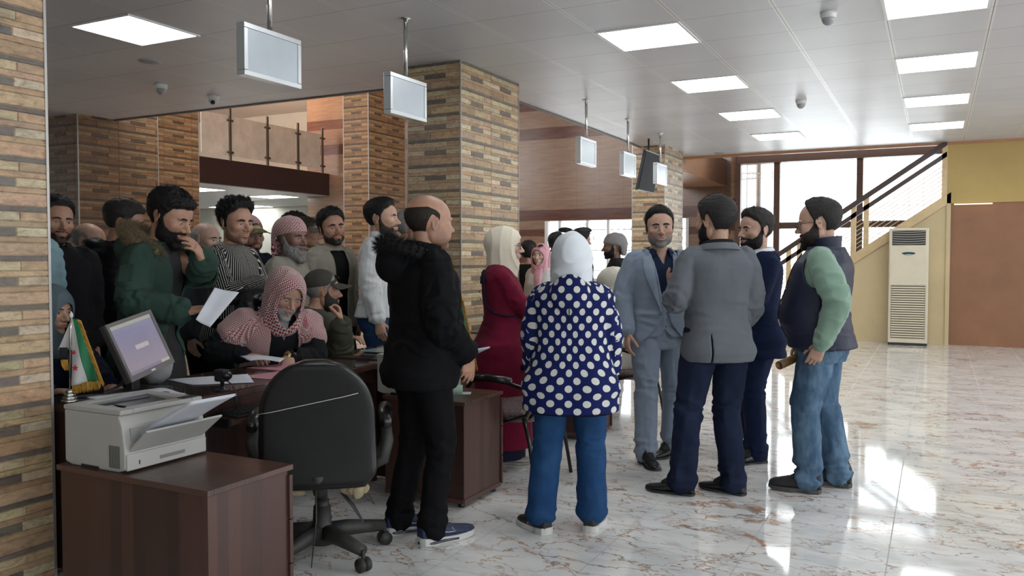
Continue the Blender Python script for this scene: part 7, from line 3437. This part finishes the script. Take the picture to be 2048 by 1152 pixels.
# ---- 12 standing man with the white beard and red scarf
x, y = P_at(575, 6.25)
p = Person('grey-bearded man in a wrapped red and white scarf and beige robe', x, y, 58, 1.72, 'm', 1.05, .02, (2, 0), 0, head=(12, 2, 0), skin=(.20, .11, .08), headsc=1.2)
p.body(dict(nose=1.25, cheek=1.25, long=1.06), (120, 92))
p.eyes((6, 0)); p.brows(H_dark)
p.beard(.016, H_grey, 1, length=.018, fuzz=2000, flen=.006)
p.top('robe', cloth('beige_robe', (.24, .225, .185), .85, .25, 2000, .06), off=.020, hem=-.75, seed=92, amp=.006, fold=.008, fn=fcoat)
p.collar(bpy.data.materials['beige_robe'], .066, .035, .2, 25, .478)
def tur(q):
    d = el(q, (0, -.018, .052), (.092, .116, .092))
    return smin(d, el(q, (.0, -.085, -.02), (.07, .05, .09)), .04)
head_cloth(p, 'headscarf', M_kef, tur, lambda c: (c[:, 2] < .022 + c[:, 1] * .22) & (c[:, 1] > -.065) | (c[:, 2] < -.09), .006, 26, 4, (120, 90))
V, F = limb([p.hc + p.Rh @ np.array([.03, -.11, .02]), p.hc + p.Rh @ np.array([.04, -.13, -.08]), p.hc + p.Rh @ np.array([.05, -.12, -.17])], [.045, .05, .02], 18, flat=[.5] * 3)
me = fuse([(V, F)], .008, 2); sph_uv(me)
link('scarf_tail', me, M_kef, p.root)
p.trousers(c_blk, .01); std_shoes(p)

# ---- 13 young man in the beige jacket
c_bj = cloth('stone_jacket', (.30, .28, .235), .8, .25, 2000, .06)
x, y = P_at(662, 6.85)
p = Person('young man in a stone coloured jacket over a black t-shirt looking aside', x, y, 38, 1.82, 'm', 1.0, 0, (1, 0), 0, head=(16, -3, 6), skin=SK1, headsc=1.17)
p.body(dict(nose=1.0, lip=1.2), (120, 92))
p.eyes((10, 0)); p.brows(H_black, 1.3)
p.hair('short', .024, H_black, curl=.45, seed=101, fuzz=3000, flen=.010, fw=.0006, fade=.2, front_up=.008)
p.beard(.0025, H_stub, .9, fuzz=700, flen=.003)
p.top('t_shirt', cloth('black_tee', (.010, .010, .011), .8), off=.006, hem=-.1, seed=102, sleeves=False, amp=.003, fold=.003)
p.top('jacket', c_bj, off=.026, hem=-.13, seed=103, amp=.006, fold=.009, thick=.006, cut=lambda T, c: (T[:, 1] > 0) & (np.abs(T[:, 0]) < .055 + np.maximum(0, T[:, 2] - .1) * .05) & (T[:, 2] < .47))
p.collar(c_bj, .084, .055, .3, 45, .468, fold_over=.03, thick=.006)
p.trousers(c_blk, .01); std_shoes(p)

# ---- 14 young man in the white sweater
c_ws = cloth('white_knit', (.60, .62, .62), .9, .5, 1400, .03, lambda k, u, v, b: k.mix(((u / .022).fract()).lt(.18) * .35, b, (.36, .38, .39)), sheen=.3, nap=.1)
x, y = P_at(757, 6.65)
p = Person('young man in a white ribbed sweater and blue jeans in profile', x, y, 72, 1.90, 'm', 1.02, 0, (1, 0), 6, head=(0, -2, 0), skin=SK3, headsc=1.15)
p.body(dict(nose=1.0), (120, 92))
p.eyes(); p.brows(H_black, 1.3)
p.hair('short', .018, H_black, seed=111, fuzz=3000, flen=.007, fw=.0005, fade=.3, front_up=.010)
p.beard(.0025, H_stub, 1, fuzz=900, flen=.003)
p.top('sweater', c_ws, off=.020, hem=-.07, seed=112, amp=.005, fold=.009, sl=(1.1, 1.12, 1.1, 1.1))
V, F = limb([p.nb + np.array([0, -.01, -.03]), p.nb + np.array([0, .0, .035])], [.068, .063], 24)
link('neckband', me_from(V, F), c_ws, p.root)
p.trousers(cloth('mid_blue_jeans', (.02, .05, .12), .8, .3, 2400), .012)
std_shoes(p)

# ---- background people, further back in the crowd
def bg(label, px, d, H, face, col, hair='short', hm=H_black, head=(0, 0, 0), sex='m', lean=(0, 0), off=.022, hem=-.13, headsc=1.14, thick=.016, skin=SK2, quilt=0.0, beard=None, legs=True, belly=.01, build=1.03,
       hip=None, arms=None, res=(84, 64), hood=False, curl=.2, pattern=None, fn=None, name='jacket', xy=None):
    x, y = xy if xy else P_at(px, d)
    lg = {'R': dict(to=(.13, .38, .085)), 'L': dict(to=(-.13, .38, .085))} if hip else None
    p = Person(label, x, y, face, H, sex, build, belly, lean, 0, hip=hip, head=head, skin=skin, headsc=headsc, voxel=.013, arms=arms, legs=lg)
    p.body(dict(), res)
    p.eyes()
    p.brows(H_dark, 1.0 if sex == 'm' else .7)
    if hair:
        p.hair(hair, thick, hm, curl=curl, seed=px * .1, fuzz=1200, flen=.008, fw=.0007, fade=.4)
    if beard:
        p.beard(.004, beard, 1, fuzz=0)
    mat = cloth('garment_%d' % px, col, .8, .3, 1800, .12, pattern) if not isinstance(col, bpy.types.Material) else col
    p.top(name, mat, off=off, hem=hem, seed=px * .3, amp=.006, fold=.009, quilt=quilt, qp=.055, extra=hood_shells(p, .095, .05, .034, .468, .13) if hood else None, fn=fn)
    p.trousers(c_blk, .012)
    std_shoes(p)
    return p, mat


p, m = bg('young man with swept black hair at the left, half behind the brick pillar', 108, 5.05, 1.80, 8, (.012, .012, .014), 'short', H_black, (-14, 3, -3), thick=.022, beard=H_stub, skin=SK1, headsc=1.12, res=(130, 100))
p.collar(m, .070, .05, .3, 35, .478, fold_over=.04)
p.top('t_shirt', cloth('white_tee', (.5, .52, .54), .8), off=.004, hem=.2, seed=1, sleeves=False, amp=.001, fold=0)
bg('person in a pale blue quilted jacket mostly hidden by the left brick pillar', 26, 4.6, 1.86, 30, (.26, .42, .47), 'full', H_dark, off=.04, quilt=.010)
p, m = bg('balding man behind the young man at the left', 168, 6.1, 1.69, 70, (.02, .02, .022), 'bald', H_grey, (0, 14, 0), thick=.006, skin=SK3)
p, m = bg('man in a black quilted jacket leaning forward behind the green parka', 206, 5.6, 1.84, 96, cloth('black_puffer', (.0075, .008, .010), .5, .15, 1800, .2), 'full', H_greying, (10, 10, 0), lean=(13, 0), off=.045, quilt=.012, hood=True, thick=.018, hem=-.14, res=(110, 84))
# seated woman at the near end of the desk
p, m = bg('woman seated at the near end of the desk in a navy coat and grey headscarf', 60, 4.25, 1.66, 36, (.008, .010, .026), None, H_dark, (-6, 8, 0), 'f', lean=(16, 0), hip=.56, headsc=1.06, skin=SK3, res=(120, 92),
          arms={'R': dict(to=(.14, .34, .80), pole=(1, -.4, -.5), dir=(-.3, 1, 0), palm=(0, 0, -1)), 'L': dict(to=wp(218, 772, 4.12), world=True, pole=(-1, -.3, -.5), dir=(.2, 1, -.1), palm=(0, 0, -1))})
hijab(p, cloth('grey_blue_scarf', (.10, .14, .16), .8), 11, 1.04, openx=.052, openz=(.052, -.105), res=(100, 76))
bg('old bald man glimpsed between the green parka and the striped shirt', 408, 6.3, 1.70, 50, (.05, .06, .07), 'bald', H_white, thick=.005, skin=SKF)
p, m = bg('man in a camouflage cap over a red checked scarf behind the striped shirt', 498, 6.7, 1.76, 30, (.012, .015, .028), None, H_dark, (4, 6, 4), headsc=1.2, skin=SK3, res=(110, 84), beard=H_stub)
head_cloth(p, 'headscarf', M_kef, lambda q: el(q, (0, -.022, .045), (.086, .108, .094)), lambda c: (c[:, 2] < .03 + c[:, 1] * .5), .004, 22, 3, (90, 66))
cap_hat(p, cloth('camo_cap', (.05, .06, .03), .85, .3, 1800, .1, pat_camo), True, 3, high=-.004)
p, m = bg('curly dark-haired man behind the wrapped red scarf', 587, 8.4, 1.88, 60, (.03, .03, .035), 'full', H_black, curl=.6, thick=.024)
p, m = bg('man in a grey baseball cap behind the wrapped red scarf', 608, 7.7, 1.80, 78, (.03, .03, .032), 'short', H_dark)
cap_hat(p, cloth('grey_cap', (.09, .085, .075), .85), True, 5)
p, m = bg('grey-haired man in black partly hidden behind the bald man', 818, 7.2, 1.84, 96, (.010, .010, .012), 'short', H_grey, hood=True)
# beyond the big column
p, m = bg('woman in a pink headscarf and white sweater beyond the brick column', 1083, 9.0, 1.59, -32, (.60, .58, .56), None, H_dark, (-8, 0, 0), 'f', headsc=1.1, skin=(.60, .42, .35), res=(110, 84))
hijab(p, cloth('pink_scarf', (.62, .32, .36), .7, .15), 13, 1.05, openx=.070, openz=(.062, -.108), res=(110, 84), folds=.006)
V, F = limb([p.nb + np.array([-.02, .09, -.02]), p.nb + np.array([-.04, .15, -.14]), p.nb + np.array([-.04, .16, -.30])], [.055, .05, .035], 16, flat=[.5] * 3)
me = fuse([(V, F)], .01, 2); p.uvmap(me)
link('scarf_end', me, bpy.data.materials['pink_scarf'], p.root)
glasses(p, True, True, 'sunglasses', lift=1.19)
bg('dark-haired person in black behind the pink headscarf', 1056, 9.6, 1.62, 150, (.008, .008, .009), 'full', H_black, sex='f', thick=.022)
bg('black-haired man seen from behind between the pink and white headscarves', 1113, 10.0, 1.72, 175, (.09, .08, .07), 'full', H_black, thick=.03)
bg('dark-haired person behind the white headscarf of the polka dot coat', 1160, 10.8, 1.80, 120, (.015, .015, .018), 'full', H_black, thick=.024)
# seated clerk in cream
p, m = bg('woman in a cream headscarf and pale coat seated behind the polka dot coat', 1216, 6.45, 1.66, -118, cloth('pale_fleece', (.50, .47, .41), .95, .5, 900, .06, nap=.4), None, H_dark, (0, 10, 0), 'f', lean=(12, 0), hip=.60, headsc=1.1, build=1.1, off=.035, hood=True, res=(100, 76), xy=(-2.40, 6.76))
hijab(p, cloth('cream_scarf_two', (.60, .57, .48), .75, .15), 15, 1.08, openx=.050, openz=(.055, -.10), res=(110, 84), folds=.006, back=.01)
# silhouette before the far window
p, m = bg('dark bearded man in a grey wrapped turban before the bright window', 1236, 9.8, 1.70, -88, (.012, .012, .013), None, H_black, (0, 2, 0), headsc=1.22, skin=(.16, .09, .06), res=(110, 84), beard=H_black, lean=(4, 0))
head_cloth(p, 'turban', cloth('grey_turban', (.20, .19, .19), .8), tur, lambda c: (c[:, 2] < .022 + c[:, 1] * .22) & (c[:, 1] > -.065) | (c[:, 2] < -.09), .008, 26, 6, (100, 76))
